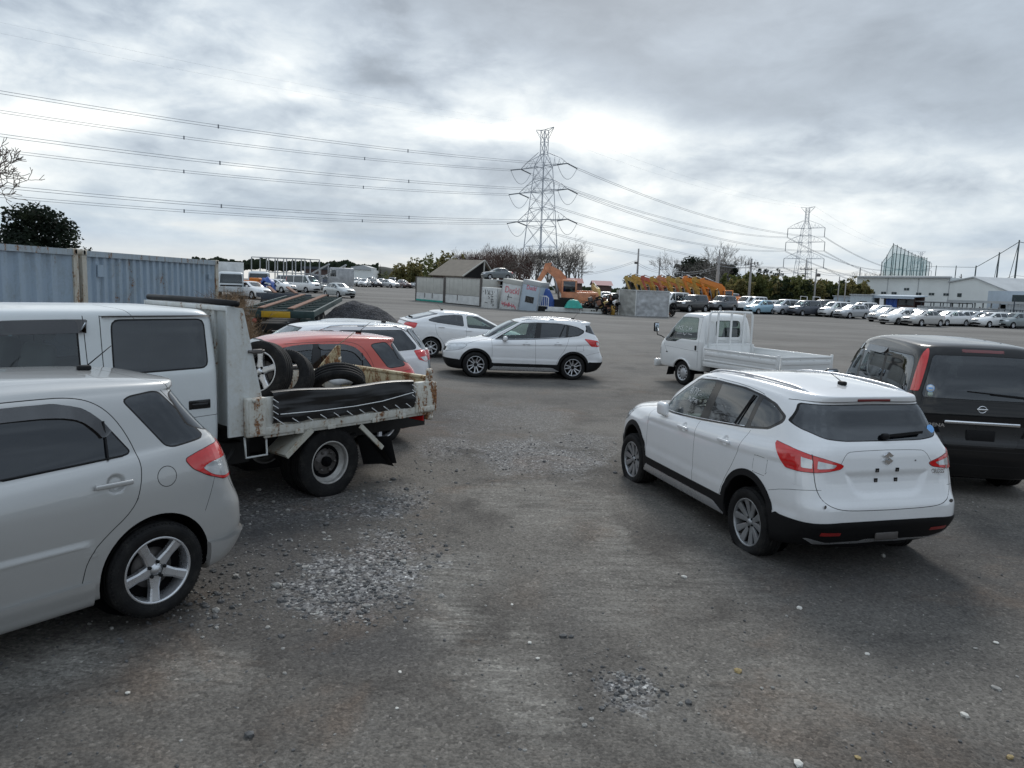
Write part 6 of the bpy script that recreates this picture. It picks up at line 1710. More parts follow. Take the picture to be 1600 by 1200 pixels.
def bamboo_clump(loc, H, W, seed, label, leaf, group, n=16, size=.5, per=26, D=None):
    """clump of arching canes with feathery foliage"""
    rg = random.Random(seed); e = empty('bamboo_clump', loc); tag(e, label, 'bamboo', group); t = MB(); b = MB(); cl = []
    for i in range(n):
        a = rg.random()*6.28; r0 = W*.42*math.sqrt(rg.random()); p = Vector((r0*cos(a), r0*sin(a)*.7, 0)); h = H*rg.uniform(.68, 1.0); lean = Vector((rg.gauss(0, .10), rg.gauss(0, .10), 0))
        pts = [p+lean*h*k*k*1.2+Vector((0, 0, h*k-.35*h*max(0, k-.75)**1.2)) for k in (0, .3, .55, .8, 1.0)]
        t.tube(pts, [.05, .045, .04, .03, .012], 4)
        for k in range(6): f = .22+.13*k; q = pts[0].lerp(pts[-1], f)+lean*h*(f*f*1.2-f*1.2); q.z = h*f; cl.append((q+Vector((rg.gauss(0, .3), rg.gauss(0, .3), 0)), W*.10*rg.uniform(.8, 1.5)*(1.25-f*.6)))
        cl.append((pts[-1], W*.055))
    leaf_cloud(b, cl, size, per, rg, flat=.9)
    t.build('cane', simple('cane', (.20, .22, .10), .7), e, fix=False); b.build('foliage', MATS[leaf], e, fix=False); return e
def plants():
    simple('twig', (.135, .105, .085), .9, var=.3, scale=2); simple('twig_red', (.115, .072, .060), .9, var=.3, scale=2); simple('twig_grey', (.16, .145, .13), .9, var=.3, scale=2); simple('dry_weed', (.20, .13, .075), .9, var=.4, scale=6)
    leafmat('leaf_dark', (.012, .020, .012, 1), (.026, .040, .020, 1), (.050, .066, .028, 1)); leafmat('leaf_olive', (.045, .060, .022, 1), (.110, .125, .042, 1), (.200, .195, .070, 1))
    leafmat('leaf_gold', (.085, .085, .034, 1), (.175, .155, .060, 1), (.27, .225, .10, 1)); leafmat('leaf_pine', (.008, .014, .010, 1), (.018, .028, .018, 1), (.034, .046, .024, 1))
    P = lambda px, D: (lambda p: Vector((p.x, D, ground_z(p.x, D))))(at_y(px, 440, D))
    # far left: evergreen above the containers, and a bare crown at the frame edge
    p = at_y(48, 380, 62); leafy_tree(Vector((p.x, 62, .6)), 6.3, 8.6, 21, 'dark evergreen tree showing above the blue container', 'leaf_pine', None, 'tree', .30, 150, .32, 40, 'flat', 'evergreen_tree')
    p = at_y(-62, 230, 44); bare_tree(Vector((p.x, 44, .8)), 11.0, 5, 'leafless tree reaching into the sky at the left frame edge', 'tree', None, 'twig', 7, .62, 1, .8)
    # golden bamboo and shrubs left of the tin-roofed house
    for i, (px, D, H, W, s, lf, nm) in enumerate([(628, 150, 5.2, 4.5, 31, 'leaf_gold', 'short golden bamboo clump nearest the white shed'), (645, 140, 6.0, 4.0, 32, 'leaf_gold', 'golden bamboo clump left of the brown-roofed house'), (659, 150, 6.6, 3.4, 33, 'leaf_olive', 'olive bamboo clump behind the first grey truck body'), (668, 160, 8.2, 2.4, 34, 'leaf_olive', 'thin tall bamboo spray rising above its neighbours'), (704, 160, 8.8, 6.5, 35, 'leaf_gold', 'tall golden bamboo clump above the brown house roof'), (686, 165, 7.0, 5, 36, 'leaf_olive', 'olive bamboo clump right behind the brown house roof')]):
        bamboo_clump(P(px, D), H, W, s, nm, lf, 'bamboo clumps around the brown-roofed house', 13, .45, 110)
    leafy_tree(P(594, 170), 4.6, 3.0, 37, 'dark pointed conifer beside the far white shed', 'leaf_dark', None, 'tree', .4, 60, .08, 26, 'cone', 'conifer')
    leafy_tree(P(605, 175), 3.2, 4.5, 38, 'low olive bush right of the far white shed', 'leaf_olive', None, 'bush', .4, 50, .05, 16, 'round', 'bush')
    for i, (px, lf, nm) in enumerate([(529, 'leaf_gold', 'left of two golden bushes by the far white shed'), (542, 'leaf_gold', 'right of two golden bushes by the far white shed')]): leafy_tree(P(px, 178), 3.1, 3.0, 40+i, nm, lf, None, 'bush', .4, 60, .05, 16, 'round', 'bush')
    # leafless copse behind the scrap: each tree is its own
    rg = random.Random(50)
    names = ['reddish leafless tree', 'brown leafless tree', 'dense leafless brush tree']
    spots = [(716, 8.0), (728, 7.6), (741, 8.6), (752, 8.0), (763, 9.4), (773, 9.0), (784, 9.8), (795, 8.6), (806, 8.4), (815, 9.0), (826, 8.2), (722, 6.0), (747, 6.4), (769, 6.6), (790, 6.6), (812, 6.8), (733, 6.5), (757, 7.0), (780, 7.2), (802, 7.0)]
    for i, (px, H) in enumerate(spots):
        D = 168+rg.uniform(-12, 20)
        bare_tree(P(px, D), H*1.0, 60+i, 'reddish-brown leafless tree in the copse between house and pylon', 'tree', 'leafless copse between the brown roof and the pylon', ('twig_red', 'twig_red', 'twig')[i % 3], 6, .42, 3, 1.0)
    for i, (px, H, nm) in enumerate([(838, 9.0, 'grey leafless tree at the foot of the tall pylon'), (856, 8.6, 'grey leafless tree just right of the pylon legs'), (872, 9.6, 'broad grey leafless tree above the orange digger boom'), (888, 9.8, 'tall grey leafless tree over the orange digger body'), (903, 9.0, 'last grey leafless tree right of the copse')]):
        bare_tree(P(px, 150), H, 90+i, nm, 'tree', None, 'twig_grey', 6, .55, 2, 1.1)
    for i, (px, H, W, nm) in enumerate([(988, 4.6, 4.4, 'small dark bush beside the first utility pole'), (1002, 4.2, 3.2, 'dark rounded bush right of the first utility pole'), (1032, 4.5, 5.0, 'dark bush around the second utility pole'), (1016, 3.0, 4, 'low brown-green bush behind the yellow booms')]):
        leafy_tree(P(px, 170), H, W, 100+i, nm, 'leaf_dark', None, 'bush', .4, 60, .1, 22, 'round', 'bush')
    for i, (px, H, W, D, nm) in enumerate([(1062, 6.2, 6.5, 135, 'dark evergreen tree left of the thick utility pole'), (1082, 7.4, 7.5, 140, 'broad dark evergreen behind the digger booms'), (1104, 7.2, 7.0, 138, 'dark evergreen next to the thick utility pole'), (1136, 6.4, 6.0, 130, 'dark evergreen right of the thick utility pole')]):
        leafy_tree(P(px, D), H, W, 110+i, nm, 'leaf_pine', None, 'tree', .42, 90, .12, 34, 'round', 'evergreen_tree')
    for i, (px, H, D, nm) in enumerate([(1052, 8.0, 132, 'bare twiggy tree over the dark evergreens, left'), (1128, 9.4, 124, 'bare twiggy tree behind the thick utility pole'), (1143, 8.2, 120, 'bare twiggy tree right of the thick utility pole'), (1112, 6.0, 118, 'bare twiggy tree low in front of the evergreens')]):
        bare_tree(P(px, D), H, 120+i, nm, 'tree', None, 'twig_grey', 6, .55, 2, .8)
    # green bamboo thicket behind the parked cars
    rg = random.Random(130); N_ = 22
    for i in range(N_):
        px = 1146+ (1345-1146)*i/(N_-1)+rg.uniform(-3, 3); D = 116+rg.uniform(-6, 12)
        bamboo_clump(P(px, D), rg.uniform(3.9, 5.3)+(.3 if px > 1180 else 0), rg.uniform(4.2, 5.6), 140+i, 'yellow-green bamboo clump in the thicket behind the parked cars', ('leaf_olive', 'leaf_olive', 'leaf_dark', 'leaf_gold')[i*7 % 4], 'bamboo thicket behind the right-hand car row', 14, .42, 120)
    for i, px in enumerate([1180, 1189, 1199, 1212]): leafy_tree(P(px, 150), 6.4+.5*(i % 2), 3.2, 170+i, 'dark treetop showing over the bamboo thicket', 'leaf_pine', 'dark treetops over the bamboo thicket', 'tree', .45, 60, .3, 16, 'round', 'evergreen_tree')
    for i, (px, py0, nm) in enumerate([(1501, 427, 'small dark conifer tip above the long warehouse roof'), (1576, 434, 'dark conifer tip beside the tall net poles'), (1597, 440, 'conifer tip at the right frame edge over the shed')]):
        D = 190; top = at_y(px, py0, D).z; leafy_tree(Vector((P(px, D).x, D, 0)), top, 4.2, 180+i, nm, 'leaf_pine', None, 'tree', .5, 60, .2, 30, 'cone', 'conifer')
    b = MB(); rg = random.Random(190)
    for k in range(9): branching(b, Vector((k*1.5-6, rg.gauss(0, .8), 5)), Vector((rg.gauss(0, .3), 0, 1)).normalized(), 1.6, .05, 3, rg, .6, .1, None, 0, 4, (2, 3), .02)
    e = empty('bare_tree', (P(1362, 175).x, 175, 0)); tag(e, 'bare twigs showing over the left end of the warehouse roof', 'tree'); t = MB(); t.tube([(0, 0, 0), (0, 0, 5.2)], [.2, .12], 6); t.bar((-6, 0, 5), (6, 0, 5.1), .1)
    t.build('trunk', MATS['twig'], e); b.build('crown', MATS['twig'], e, fix=False)
    # dry weeds beside the blue container
    rg = random.Random(200); b = MB(); c = at_ground(368, 505)
    for k in range(1500):
        px = 341+rg.random()**1.3*50; D = rg.uniform(15, 26); x = at_y(px, 450, D).x; p = Vector((x, D, ground_z(x, D))); h = rg.uniform(.5, 1.5)*(1.25 if px < 375 else .8); l = Vector((rg.gauss(0, .25), rg.gauss(0, .2), 1)).normalized()
        q = p+l*h; b.tube([p, p+l*h*.5+Vector((rg.gauss(0, .04), 0, 0)), q], [.006, .005, .002], 3, cap=False)
        for j in range(4): a = Vector((rg.gauss(0, 1), rg.gauss(0, 1), .6)).normalized(); s = p+l*h*rg.uniform(.4, 1); b.tube([s, s+a*rg.uniform(.08, .28)], [.004, .0015], 3, cap=False)
    tag(b.build('dry_weeds', MATS['dry_weed'], fix=False), 'tall dry brown weeds between the container and the trailer', None, None, 'stuff')
    # far wood line and hill
    rg = random.Random(210); b = MB(); prof = lambda px: 404+6*mnoise.noise(Vector((px*.018, 1, 0)))+4*mnoise.noise(Vector((px*.06, 2, 0)))+((px-330)*.035)
    for k in range(5200):
        px = 300+rg.random()*290; D = 420+rg.random()*60; top = at_y(px, prof(px)+rg.random()**.7*14, D); s = rg.uniform(1.2, 2.4)
        u = Vector((rg.gauss(0, 1), rg.gauss(0, .3), rg.gauss(0, 1))).normalized(); w = u.cross(Vector((0, 1, .2))).normalized(); b.add([top-u*s*.5, top+w*s*.4, top+u*s*.5, top-w*s*.4], [(0, 1, 2, 3)])
    tag(b.build('far_woods', MATS['leaf_pine'], fix=False), 'far dark wood line on the horizon at left', None, None, 'stuff')
    b = MB()
    for k in range(5200):
        px = 590+rg.random()*760; D = 520+rg.random()*80; hz = 449.3+(px-800)*.0344; top = at_y(px, hz-3.5-3*abs(mnoise.noise(Vector((px*.03, 5, 0))))+rg.random()*9, D); s = rg.uniform(1.5, 2.8)
        u = Vector((rg.gauss(0, 1), rg.gauss(0, .3), rg.gauss(0, 1))).normalized(); w = u.cross(Vector((0, 1, .2))).normalized(); b.add([top-u*s*.5, top+w*s*.4, top+u*s*.5, top-w*s*.4], [(0, 1, 2, 3)])
    tag(b.build('far_woods', MATS['leaf_dark'], fix=False), 'low far wood line across the middle horizon', None, None, 'stuff')
    # the distant hill
    b = MB(); D = 8200; c = at_y(585, 424, D).x; w = 900
    def hill(u, v):
        x = -1+2*u; y = -1+2*v; h = max(0, (1-abs(x)**1.6))*max(0, 1-y*y)
        return (c+w*x*(1.25 if x > 0 else 1), D+500*y, 2+175*h*(1+.08*mnoise.noise(Vector((x*6, y*4, 0)))))
    b.sheet(60, 20, hill); tag(b.build('hill', leafmat('hill_woods', (.020, .030, .026, 1), (.028, .040, .032, 1), (.036, .050, .038, 1))), 'blue distant hill on the horizon', None, None, 'structure')
    # wood behind the camera: it shows only mirrored in paint and glass
    b = MB(); rg = random.Random(220)
    for k in range(5200):
        a = pi+rg.uniform(.03, pi-.03); Rr = rg.uniform(34, 42); h = 3.6+2.6*mnoise.noise(Vector((a*5, 3, 0)))+1.5*mnoise.noise(Vector((a*17, 1, 0))); c = Vector((Rr*cos(a), Rr*sin(a)-4, h*rg.random()**.6)); s = rg.uniform(.8, 1.7)
        u = Vector((rg.gauss(0, 1), rg.gauss(0, 1), rg.gauss(0, 1))).normalized(); w = u.cross(Vector((rg.gauss(0, 1), rg.gauss(0, 1), rg.gauss(0, 1)))).normalized(); b.add([c-u*s*.5, c+w*s*.4, c+u*s*.5, c-w*s*.4], [(0, 1, 2, 3)])
    tag(b.build('woods', MATS['leaf_pine'], fix=False), 'dark wood behind the camera, mirrored in windows', None, None, 'stuff')
# ------------------------------------------------------------------ things standing round the yard
def span(name, pxa, Da, pxb, Db, za=None, zb=None, lean=0.0):
    """an Empty whose x axis runs between two photo columns at given distances (y into the distance), and the length"""
    a = at_y(pxa, 450, Da); b = at_y(pxb, 450, Db); a.z = ground_z(a.x, Da) if za is None else za; b.z = ground_z(b.x, Db) if zb is None else zb
    d = b-a; L = math.hypot(d.x, d.y); e = empty(name, a, math.atan2(d.y, d.x))
    e.rotation_euler = (0, lean if lean else -math.atan2(d.z, L), math.atan2(d.y, d.x)); return e, L
def corrugated(L, H, pitch=.278, depth=.055):
    b = MB(); n = int(L/pitch); xs = []
    for i in range(n):
        x = (L-n*pitch)/2+i*pitch
        xs += [(x, 0), (x+pitch*.36, 0), (x+pitch*.5, depth), (x+pitch*.86, depth)]
    xs = [(0, 0)]+xs+[(L, 0)]
    V = [(x, y, z) for x, y in xs for z in (0, H)]
    b.add(V, [(2*i, 2*i+2, 2*i+3, 2*i+1) for i in range(len(xs)-1)], 0); return b
def container(a, b_, H, label, pitch=.278, boxes=True, mat='container_blue'):
    a, b_ = Vector(a), Vector(b_); d = b_-a; L = d.length; e = empty('shipping_container', a, math.atan2(d.y, d.x)); tag(e, label, 'shipping container')
    W = 2.44; cm = MATS[mat]; fm = MATS['container_frame']
    for y, s in ((0.03, 1), (W-.03, -1)):
        c = corrugated(L-.3, H-.30, pitch, .055*s); c.xf(Matrix.Translation((.15, y, .16))); c.build('side_wall', cm, e, fix=False)
    m = MB(); m.box((L/2, W/2, H-.06), (L-.2, W-.1, .03)); m.box((.05, W/2, H/2), (.04, W-.2, H-.2)); m.box((L-.05, W/2, H/2), (.04, W-.2, H-.2)); m.build('roof', cm, e)
    m = MB()
    for y in (.03, W-.03): m.box((L/2, y, H-.075), (L-.3, .07, .13)); m.box((L/2, y, .08), (L-.3, .09, .16))
    for x in (.06, L-.06):
        m.box((x, W/2, H-.07), (.1, W-.3, .12)); m.box((x, W/2, .08), (.1, W-.3, .14))
    m.build('rail', fm, e)
    for x in (.085, L-.085):
        for y in (.06, W-.06):
            m = MB(); m.box((x, y, H/2), (.15, .14, H-.24)); m.build('corner_post', MATS['container_post'], e)
            m = MB()
            for z in (.06, H-.055): m.rbox((x, y, z), (.178, .165, .122), .012, 2)
            for z in (.06, H-.055):
                m.lathe([(0, 0), (.036, 0)], 14, 'z', mi=1); k = len(m.v)-28
                m.xf(Matrix.Translation((x, y-.085 if y < 1 else y+.085, z)) @ Matrix.Rotation(pi/2, 4, 'X') @ Matrix.Diagonal((1, 1.5, 1, 1)), k)
            m.build('corner_casting', [MATS['container_post'], MATS['wheel_well']], e, fix=False)
    if boxes:
        m = MB(); m.box((.62, -.005, H-.45), (.20, .03, .28)); m.build('vent', cm, e); m = MB(); m.box((L-.5, -.004, H-.50), (.16, .03, .14)); m.build('vent', cm, e)
def panel_writing(e, strokes, x, z, w, h, y, mat, r=.02):
    b = MB()
    for P in strokes: b.tube([(x+u*w, y, z+v*h) for u, v in P], r, 4)
    return b.build('writing', mat, e)
def yard_things():
    m = MATS
    rusty('container_blue', (.30, .385, .47, 1), .13, .45, 1.2); rusty('container_frame', (.34, .41, .47, 1), .30, .5, 2.5); rusty('container_post', (.50, .48, .42, 1), .34, .5, 3)
    simple('galv', (.42, .43, .44), .5, .4, var=.25, scale=2); simple('panel_grey', (.46, .455, .42), .7, var=.10, scale=1.2); simple('panel_white', (.60, .61, .60), .6, var=.15, scale=2); simple('panel_blue', (.42, .49, .56), .6, var=.1, scale=1)
    simple('dark_void', (.012, .012, .012), .9); simple('tarp_blue', (.015, .07, .30), .45, var=.2, scale=3); simple('tarp_green', (.02, .30, .24), .5, var=.2, scale=3); simple('graffiti_red', (.62, .12, .16), .7, var=.3); simple('graffiti_black', (.03, .03, .03), .7)
    simple('digger_orange', (.56, .23, .115), .55, var=.3, scale=2, coat=.2); simple('digger_yellow', (.50, .30, .055), .55, var=.3, scale=2, coat=.2); simple('digger_red', (.46, .12, .08), .6, var=.3, scale=2); simple('digger_ochre', (.46, .34, .11), .6, var=.3, scale=2); simple('digger_bright', (.66, .20, .02), .5, var=.15, coat=.3)
    simple('roof_brown', (.215, .185, .15), .8, var=.15, scale=1.5); simple('trailer_green', (.018, .045, .045), .5, var=.4, scale=3); simple('rust_beam', (.20, .10, .065), .85, var=.35, scale=5); simple('yellow_plate', (.55, .33, .02), .4, var=.1)
    simple('concrete', (.30, .295, .285), .85, var=.15, scale=4); simple('wall_white', (.74, .77, .76), .65, var=.06, scale=.4); simple('roof_grey', (.42, .44, .45), .6, var=.1, scale=.5); simple('wall_brown', (.085, .055, .05), .8, var=.3, scale=2); simple('steel_pole', (.26, .27, .28), .55, .3, var=.15); simple('dark_steel', (.05, .06, .075), .6, .2)
    g = lambda x, y: ground_z(x, y)
    # blue containers at left
    container((-9.76, 16.85, .31), (-9.07, 22.85, .33), 2.60, 'blue-grey shipping container with rusty edges, the farther of two')
    container((-10.46, 10.7, .32), (-9.78, 16.76, .32), 2.60, 'blue-grey shipping container cut by the left frame edge, the nearer of two', .45, False)
    heap()
    # trailer frame seen from its tail
    a = at_y(385, 490, 24); gz = g(a.x, 24); e = empty('flatbed_trailer', (a.x+.95, 24, gz), R_(97.5)); e.rotation_euler.y = -.034; tag(e, 'dark green skeleton trailer with rusty rails and yellow tail plate', 'trailer')
    b = MB(); b.rbox((0, 0, 1.00), (.14, 2.44, .24), .01, 2); b.box((.02, 1.0, .66), (.10, .46, .40)); b.box((.02, -1.0, .66), (.10, .46, .40)); b.box((.05, 0, .38), (.12, 2.3, .10)); b.build('tail_beam', m['trailer_green'], e)
    for y in (.47, -.47):
        b = MB(); b.box((4.6, y, 1.02), (9.2, .16, .30)); b.build('rail', m['trailer_green'], e); b = MB(); b.box((4.6, y, 1.185), (9.2, .20, .03)); b.build('rail_cap', m['rust_beam'], e)
    b = MB()
    for x in np.arange(.8, 9, .9): b.box((x, 0, 1.02), (.10, 2.30, .16))
    for y in (1.18, -1.18): b.box((4.6, y, 1.02), (9.0, .08, .18))
    b.build('cross_member', m['trailer_green'], e)
    for x in (2.3, 3.6):
        for s in (1, -1): add_wheel(e, x, s*.95, .46, .26, .28, 'truck', s, [m['steel_wheel'], m['steel_dark'], m['steel_dark'], m['wheel_well']], n=30)
    b = MB(); b.box((1.5, 0, .62), (4, .9, .2)); b.build('axle_frame', m['chassis'], e)
    b = MB(); b.rbox((-.085, -.02, .99), (.02, .90, .20), .005, 2); b.build('tail_plate', m['yellow_plate'], e)
    b = MB(); b.rbox((-.08, 1.0, 1.0), (.02, .40, .09), .005, 2); b.build('name_plate', m['panel_white'], e)
    b = MB(); b.prism([(1.17, .70), (.99, .70), (1.08, .86)], -.06, -.02, 'yz'); b.build('reflector', m['red_lamp'], e)
    for y, mt in ((.86, 'dark_red_lamp'), (.66, 'red_lamp')): b = MB(); b.lathe([(0, -.07), (.07, -.07), (.08, -.02)], 18, 'y'); b.xf(Matrix.Translation((0, y, .77)) @ Matrix.Rotation(-pi/2, 4, 'Z')); b.build('tail_lamp', m[mt], e)
    b = MB(); b.lathe([(0, -.10), (.10, -.10), (.11, -.02)], 18, 'y'); b.xf(Matrix.Translation((.3, -.35, .62)) @ Matrix.Rotation(-pi/2, 4, 'Z')); b.build('reel', m['steel_wheel'], e)
    # second dark trailer behind it
    a = at_y(447, 470, 37); e = empty('flatbed_trailer', (a.x, 37, g(a.x, 37)), R_(112)); tag(e, 'black skeleton trailer with ramp and spare tyres behind the green one', 'trailer')
    b = MB()
    for y in (.5, -.5): b.box((2.6, y, 1.15), (5.6, .16, .30))
    for x in np.arange(.1, 5.4, .7): b.box((x, 0, 1.12), (.1, 2.3, .18))
    b.rbox((-.2, 0, 1.12), (.16, 2.4, .30), .01, 2); b.box((-.1, 0, .72), (.1, 2.0, .3)); b.build('frame', m['dark_steel'], e)
    b = MB()
    for s in (.5, -.5): b.rbox((2.4, s, 1.42), (5.0, .16, .08), .01, 2, Matrix.Rotation(R_(-3), 3, 'Y'))
    b.build('ramp', m['rust_beam'], e)
    for x in (1.0, 2.2):
        for s in (1, -1): add_wheel(e, x, s*.95, .46, .26, .28, 'truck', s, [m['steel_wheel'], m['steel_dark'], m['steel_dark'], m['wheel_well']], n=24)
    for k, (x, y, z, rx) in enumerate([(-.7, 1.1, .45, .3), (-.9, .7, .45, -.2)]):
        t = empty('loose_tyre'); make_tyre('tyre', .44, .22, .27, t, 0, 30); q = Matrix.Translation((a.x+x-1.3, 37+y-2.4, g(a.x, 37)+z+.32)) @ Matrix.Rotation(1.0+k*.4, 4, 'Z') @ Matrix.Rotation(rx, 4, 'X'); t.matrix_world = q
        tag(t, ('worn truck tyre standing left of the black trailer', 'worn truck tyre leaning on its neighbour beside the black trailer')[k], 'tyre', 'spare tyres beside the black trailer')
    # car carrier and lorries at the far left
    e, L = span('car_carrier', 393, 88, 476, 84); tag(e, 'empty grey two-deck car carrier frame at the far left', 'car transporter')
    b = MB()
    for y in (0, 2.3):
        for z in (1.0, 2.1, 3.75): b.bar((0, y, z), (L, y, z), .10)
        for x in np.linspace(0, L, 7): b.bar((x, y, .7), (x, y, 3.75), .09)
    for x in np.linspace(0, L, 12): b.bar((x, 0, 2.1), (x, 2.3, 2.1), .08); b.bar((x, 0, 3.75), (x, 2.3, 3.75), .06)
    b.build('frame', m['galv'], e)
    for x in (.8, 4.2): add_wheel(e, x, 0, .45, .25, .26, 'simple', -1, n=20); add_wheel(e, x, 2.3, .45, .25, .26, 'simple', 1, n=20)
    e, L = span('car_carrier', 476, 90, 514, 86); tag(e, 'car carrier with sloping upper ramp and grey cab, right of the empty one', 'car transporter')
    b = MB()
    for y in (0, 2.2):
        b.bar((-.4, y, 1.5), (L, y, 3.3), .16); b.bar((0, y, 1.0), (L, y, 1.0), .14)
        for x in np.linspace(.2, L-.2, 4): b.bar((x, y, .8), (x, y, 1.6+1.7*x/L), .1)
    b.build('frame', m['galv'], e)
    b = MB(); b.rbox((L+.9, 1.1, 1.9), (1.9, 2.2, 2.1), .15, 3); b.build('cab', m['galv'], e); b = MB(); b.rbox((L+.9, -.015, 2.3), (1.2, .03, .7), .01, 2); b.build('window', m['glass_far'], e)
    for x in (1.0, L+.8): add_wheel(e, x, .1, .45, .25, .26, 'simple', -1, n=20)
    def lorry(px, D, yaw, label, box=True, col=(.62, .66, .68, 1), hc=2.05, bx=4.2, boxh=2.2):
        p = at_y(px, 450, D); e = empty('box_truck', (p.x, D, g(p.x, D)), R_(yaw)); tag(e, label, 'truck')
        rings = [(.8, -.72, .5, 6, 12, .45), (.95, -.75, .95, 6, 16, .5), (1.0, -.75, 1.0, 6, 16, .9), (.98, -.75, 1.0, 6, 16, 1.2), (.85, -.74, .97, 6, 14, 1.55), (.68, -.72, .93, 6, 12, hc-.12), (.5, -.66, .8, 5, 8, hc-.02), (.2, -.4, .4, 4, 4, hc), (0, 0, 0, 4, 4, hc+.01)]
        sh = Shell(rings, 6, 12, .12); parts = []
        for k, (nm, vw, poly, lim, mt) in enumerate([('window', 'side', [(.80, 1.2), (.60, hc-.2), (-.35, hc-.2), (-.40, 1.2)], .3, 'glass_far'), ('windscreen', 'front', [(-.3, 1.2), (.88, 1.2), (.82, hc-.2), (-.3, hc-.2)], .4, 'glass_green'), ('headlight', 'front', [(.5, .72), (.9, .72), (.9, .92), (.5, .92)], .8, 'clear_lamp'), ('grille', 'front', [(-.3, .95), (.85, .95), (.85, 1.08), (-.3, 1.08)], .8, 'black_plastic')]):
            f = fmax(sdf_poly(round_poly(poly, .05), AX[vw]), limiter(vw, lim)); sh.cut(f); sh.part[sh.inside(f)] = k+1; parts.append((nm, vw, mt, k+1))
        cab = shell_obj(sh, sh.part == 0, 'cab', [m['paint_dusty']], e, 0, color=col)
        for nm, vw, mt, k in parts:
            for sd in ((0,) if vw != 'side' else (1, -1)): shell_obj(sh, sh.part == k, nm, [m[mt]], cab, sd)
        b = MB(); b.box((-2.3, 0, .72), (4.8, .9, .2)); b.build('chassis', m['chassis'], e)
        if box: b = MB(); b.rbox((-.95-bx/2, 0, .95+boxh/2), (bx, 2.1, boxh), .04, 2); b.build('cargo_box', m['panel_white'], e)
        else: b = MB(); b.box((-.95-bx/2, 0, .95), (bx, 2.1, .12)); [b.box((-.95-bx/2, s*1.03, 1.15), (bx, .05, .4)) for s in (1, -1)]; b.build('cargo_bed', m['panel_white'], e)
        for x in (0, -3.4):
            for s in (1, -1): add_wheel(e, x, s*.85, .40, .24, .24, 'simple', s, n=20)
        return e
    lorry(361, 62, 292, 'white box lorry with missing headlamps facing the camera, far left', True, hc=2.15, boxh=2.0)
    lorry(405, 72, 285, 'white lorry cab behind the orange machine at the far left', False, hc=2.2)
    b = MB(); p = at_y(394, 440, 66); b.rbox((0, 0, .9), (1.3, .9, 1.1), .12, 3); b.rbox((.3, 0, 1.55), (.9, .8, .25), .08, 3); b.box((0, 0, .2), (1.6, 1.0, .4), mi=1); o = b.build('generator', [m['digger_bright'], m['chassis']], None, Vector((p.x, 66, g(p.x, 66)))); tag(o, 'orange engine unit between the two white lorries, far left', 'machine')
    b = MB(); p = at_y(417, 440, 68); b.sheet(12, 10, lambda u, v: ((u-.5)*1.5, (v-.5)*1.2, 1.75-2.2*abs(u-.5)**2-1.5*abs(v-.5)**2+.08*sin(u*17+v*9))); b.box((0, 0, .5), (1.3, 1.0, 1.1)); o = b.build('tarpaulin', m['tarp_blue'], None, Vector((p.x, 68, g(p.x, 68)))); tag(o, 'small blue tarpaulin bundle among the far-left lorries', 'tarpaulin')
    # wing-body boxes used as a screen
    def wing(pa, Da, pb, Db, H, label, teal=False, posts=(0,)):
        e, L = span('wing_body', pa, Da, pb, Db); tag(e, label, 'truck body')
        b = MB(); b.rbox((L/2, 1.1, .36*H+.32*H), (L, 2.2, .64*H), .03, 2); [b.box((x, -.004, .68*H), (.03, .02, .60*H)) for x in np.linspace(.0, L, 9)[1:-1]]; b.build('wing_panel', m['panel_grey'], e)
        b = MB(); b.box((L/2, .03, .18*H+.03), (L-.08, .05, .32*H)); [b.box((L*k, -.01, .25*H), (.05, .06, .2*H), mi=1) for k in posts]; b.build('lower_flap', [m['panel_white'], m['steel_dark']], e)
        b = MB(); b.box((.0, .05, H/2), (.12, .2, H)); b.box((L, .05, H/2), (.12, .2, H)); b.box((L/2, .02, H+.02), (L, .12, .07)); b.box((L/2, 1.1, .15), (L-.2, 2.0, .2)); b.build('frame', m['steel_dark'], e)
        if teal: b = MB(); b.box((L/2, -.03, .10), (L-.2, .05, .16)); b.build('teal_sheet', m['tarp_green'], e)
    wing(650, 75, 693.5, 71.5, 2.35, 'grey wing-sided truck body with teal strip, left of the two', True, (.33, .6)); wing(695.5, 71, 750.5, 66.5, 2.45, 'grey wing-sided truck body right of its twin, next to the white box', False, (.37,))
    e, L = span('wing_body', 752, 69, 787, 67); tag(e, 'open dark rack body carrying a grey car on top', 'truck body')
    b = MB(); b.box((L/2, 1.1, 2.38), (L+.6, 2.2, .10)); b.box((L/2, .1, 1.95), (L, .06, .06)); [b.box((L*k, .1, 1.2), (.09, .09, 2.3)) for k in (0, .5, .95)]; b.box((L/2, 2.1, 1.2), (L, .06, 2.3), mi=1); b.box((L*.7, 1.2, 1.5), (.7, .9, .9), mi=2); b.build('rack', [m['galv'], m['wheel_well'], m['steel_dark']], e)
    # leaning white boxes with writing
    def crate(pa, pb, D, H, dep, lean, label, mt, top=None):
        e, L = span('storage_box', pa, D, pb, D-.6, lean=0); e.rotation_euler.y = R_(lean); tag(e, label, 'storage box')
        b = MB(); b.rbox((L/2, dep/2, H/2), (L, dep, H), .03, 2); b.build('shell', m[mt], e)
        if top: b = MB(); b.rbox((L/2, dep/2, H-.18), (L+.06, dep+.06, .40), .03, 2); b.build('lid', m[top], e)
        b = MB(); b.box((L, -.008, H/2), (.05, .03, H)); b.box((0, -.008, H/2), (.04, .03, H)); b.build('edge_trim', m['galv'], e)
        return e, L
    e, L = crate(752.5, 776.5, 64.5, 1.78, .9, 2, 'white fridge-like box with black brush characters on its front', 'panel_white')
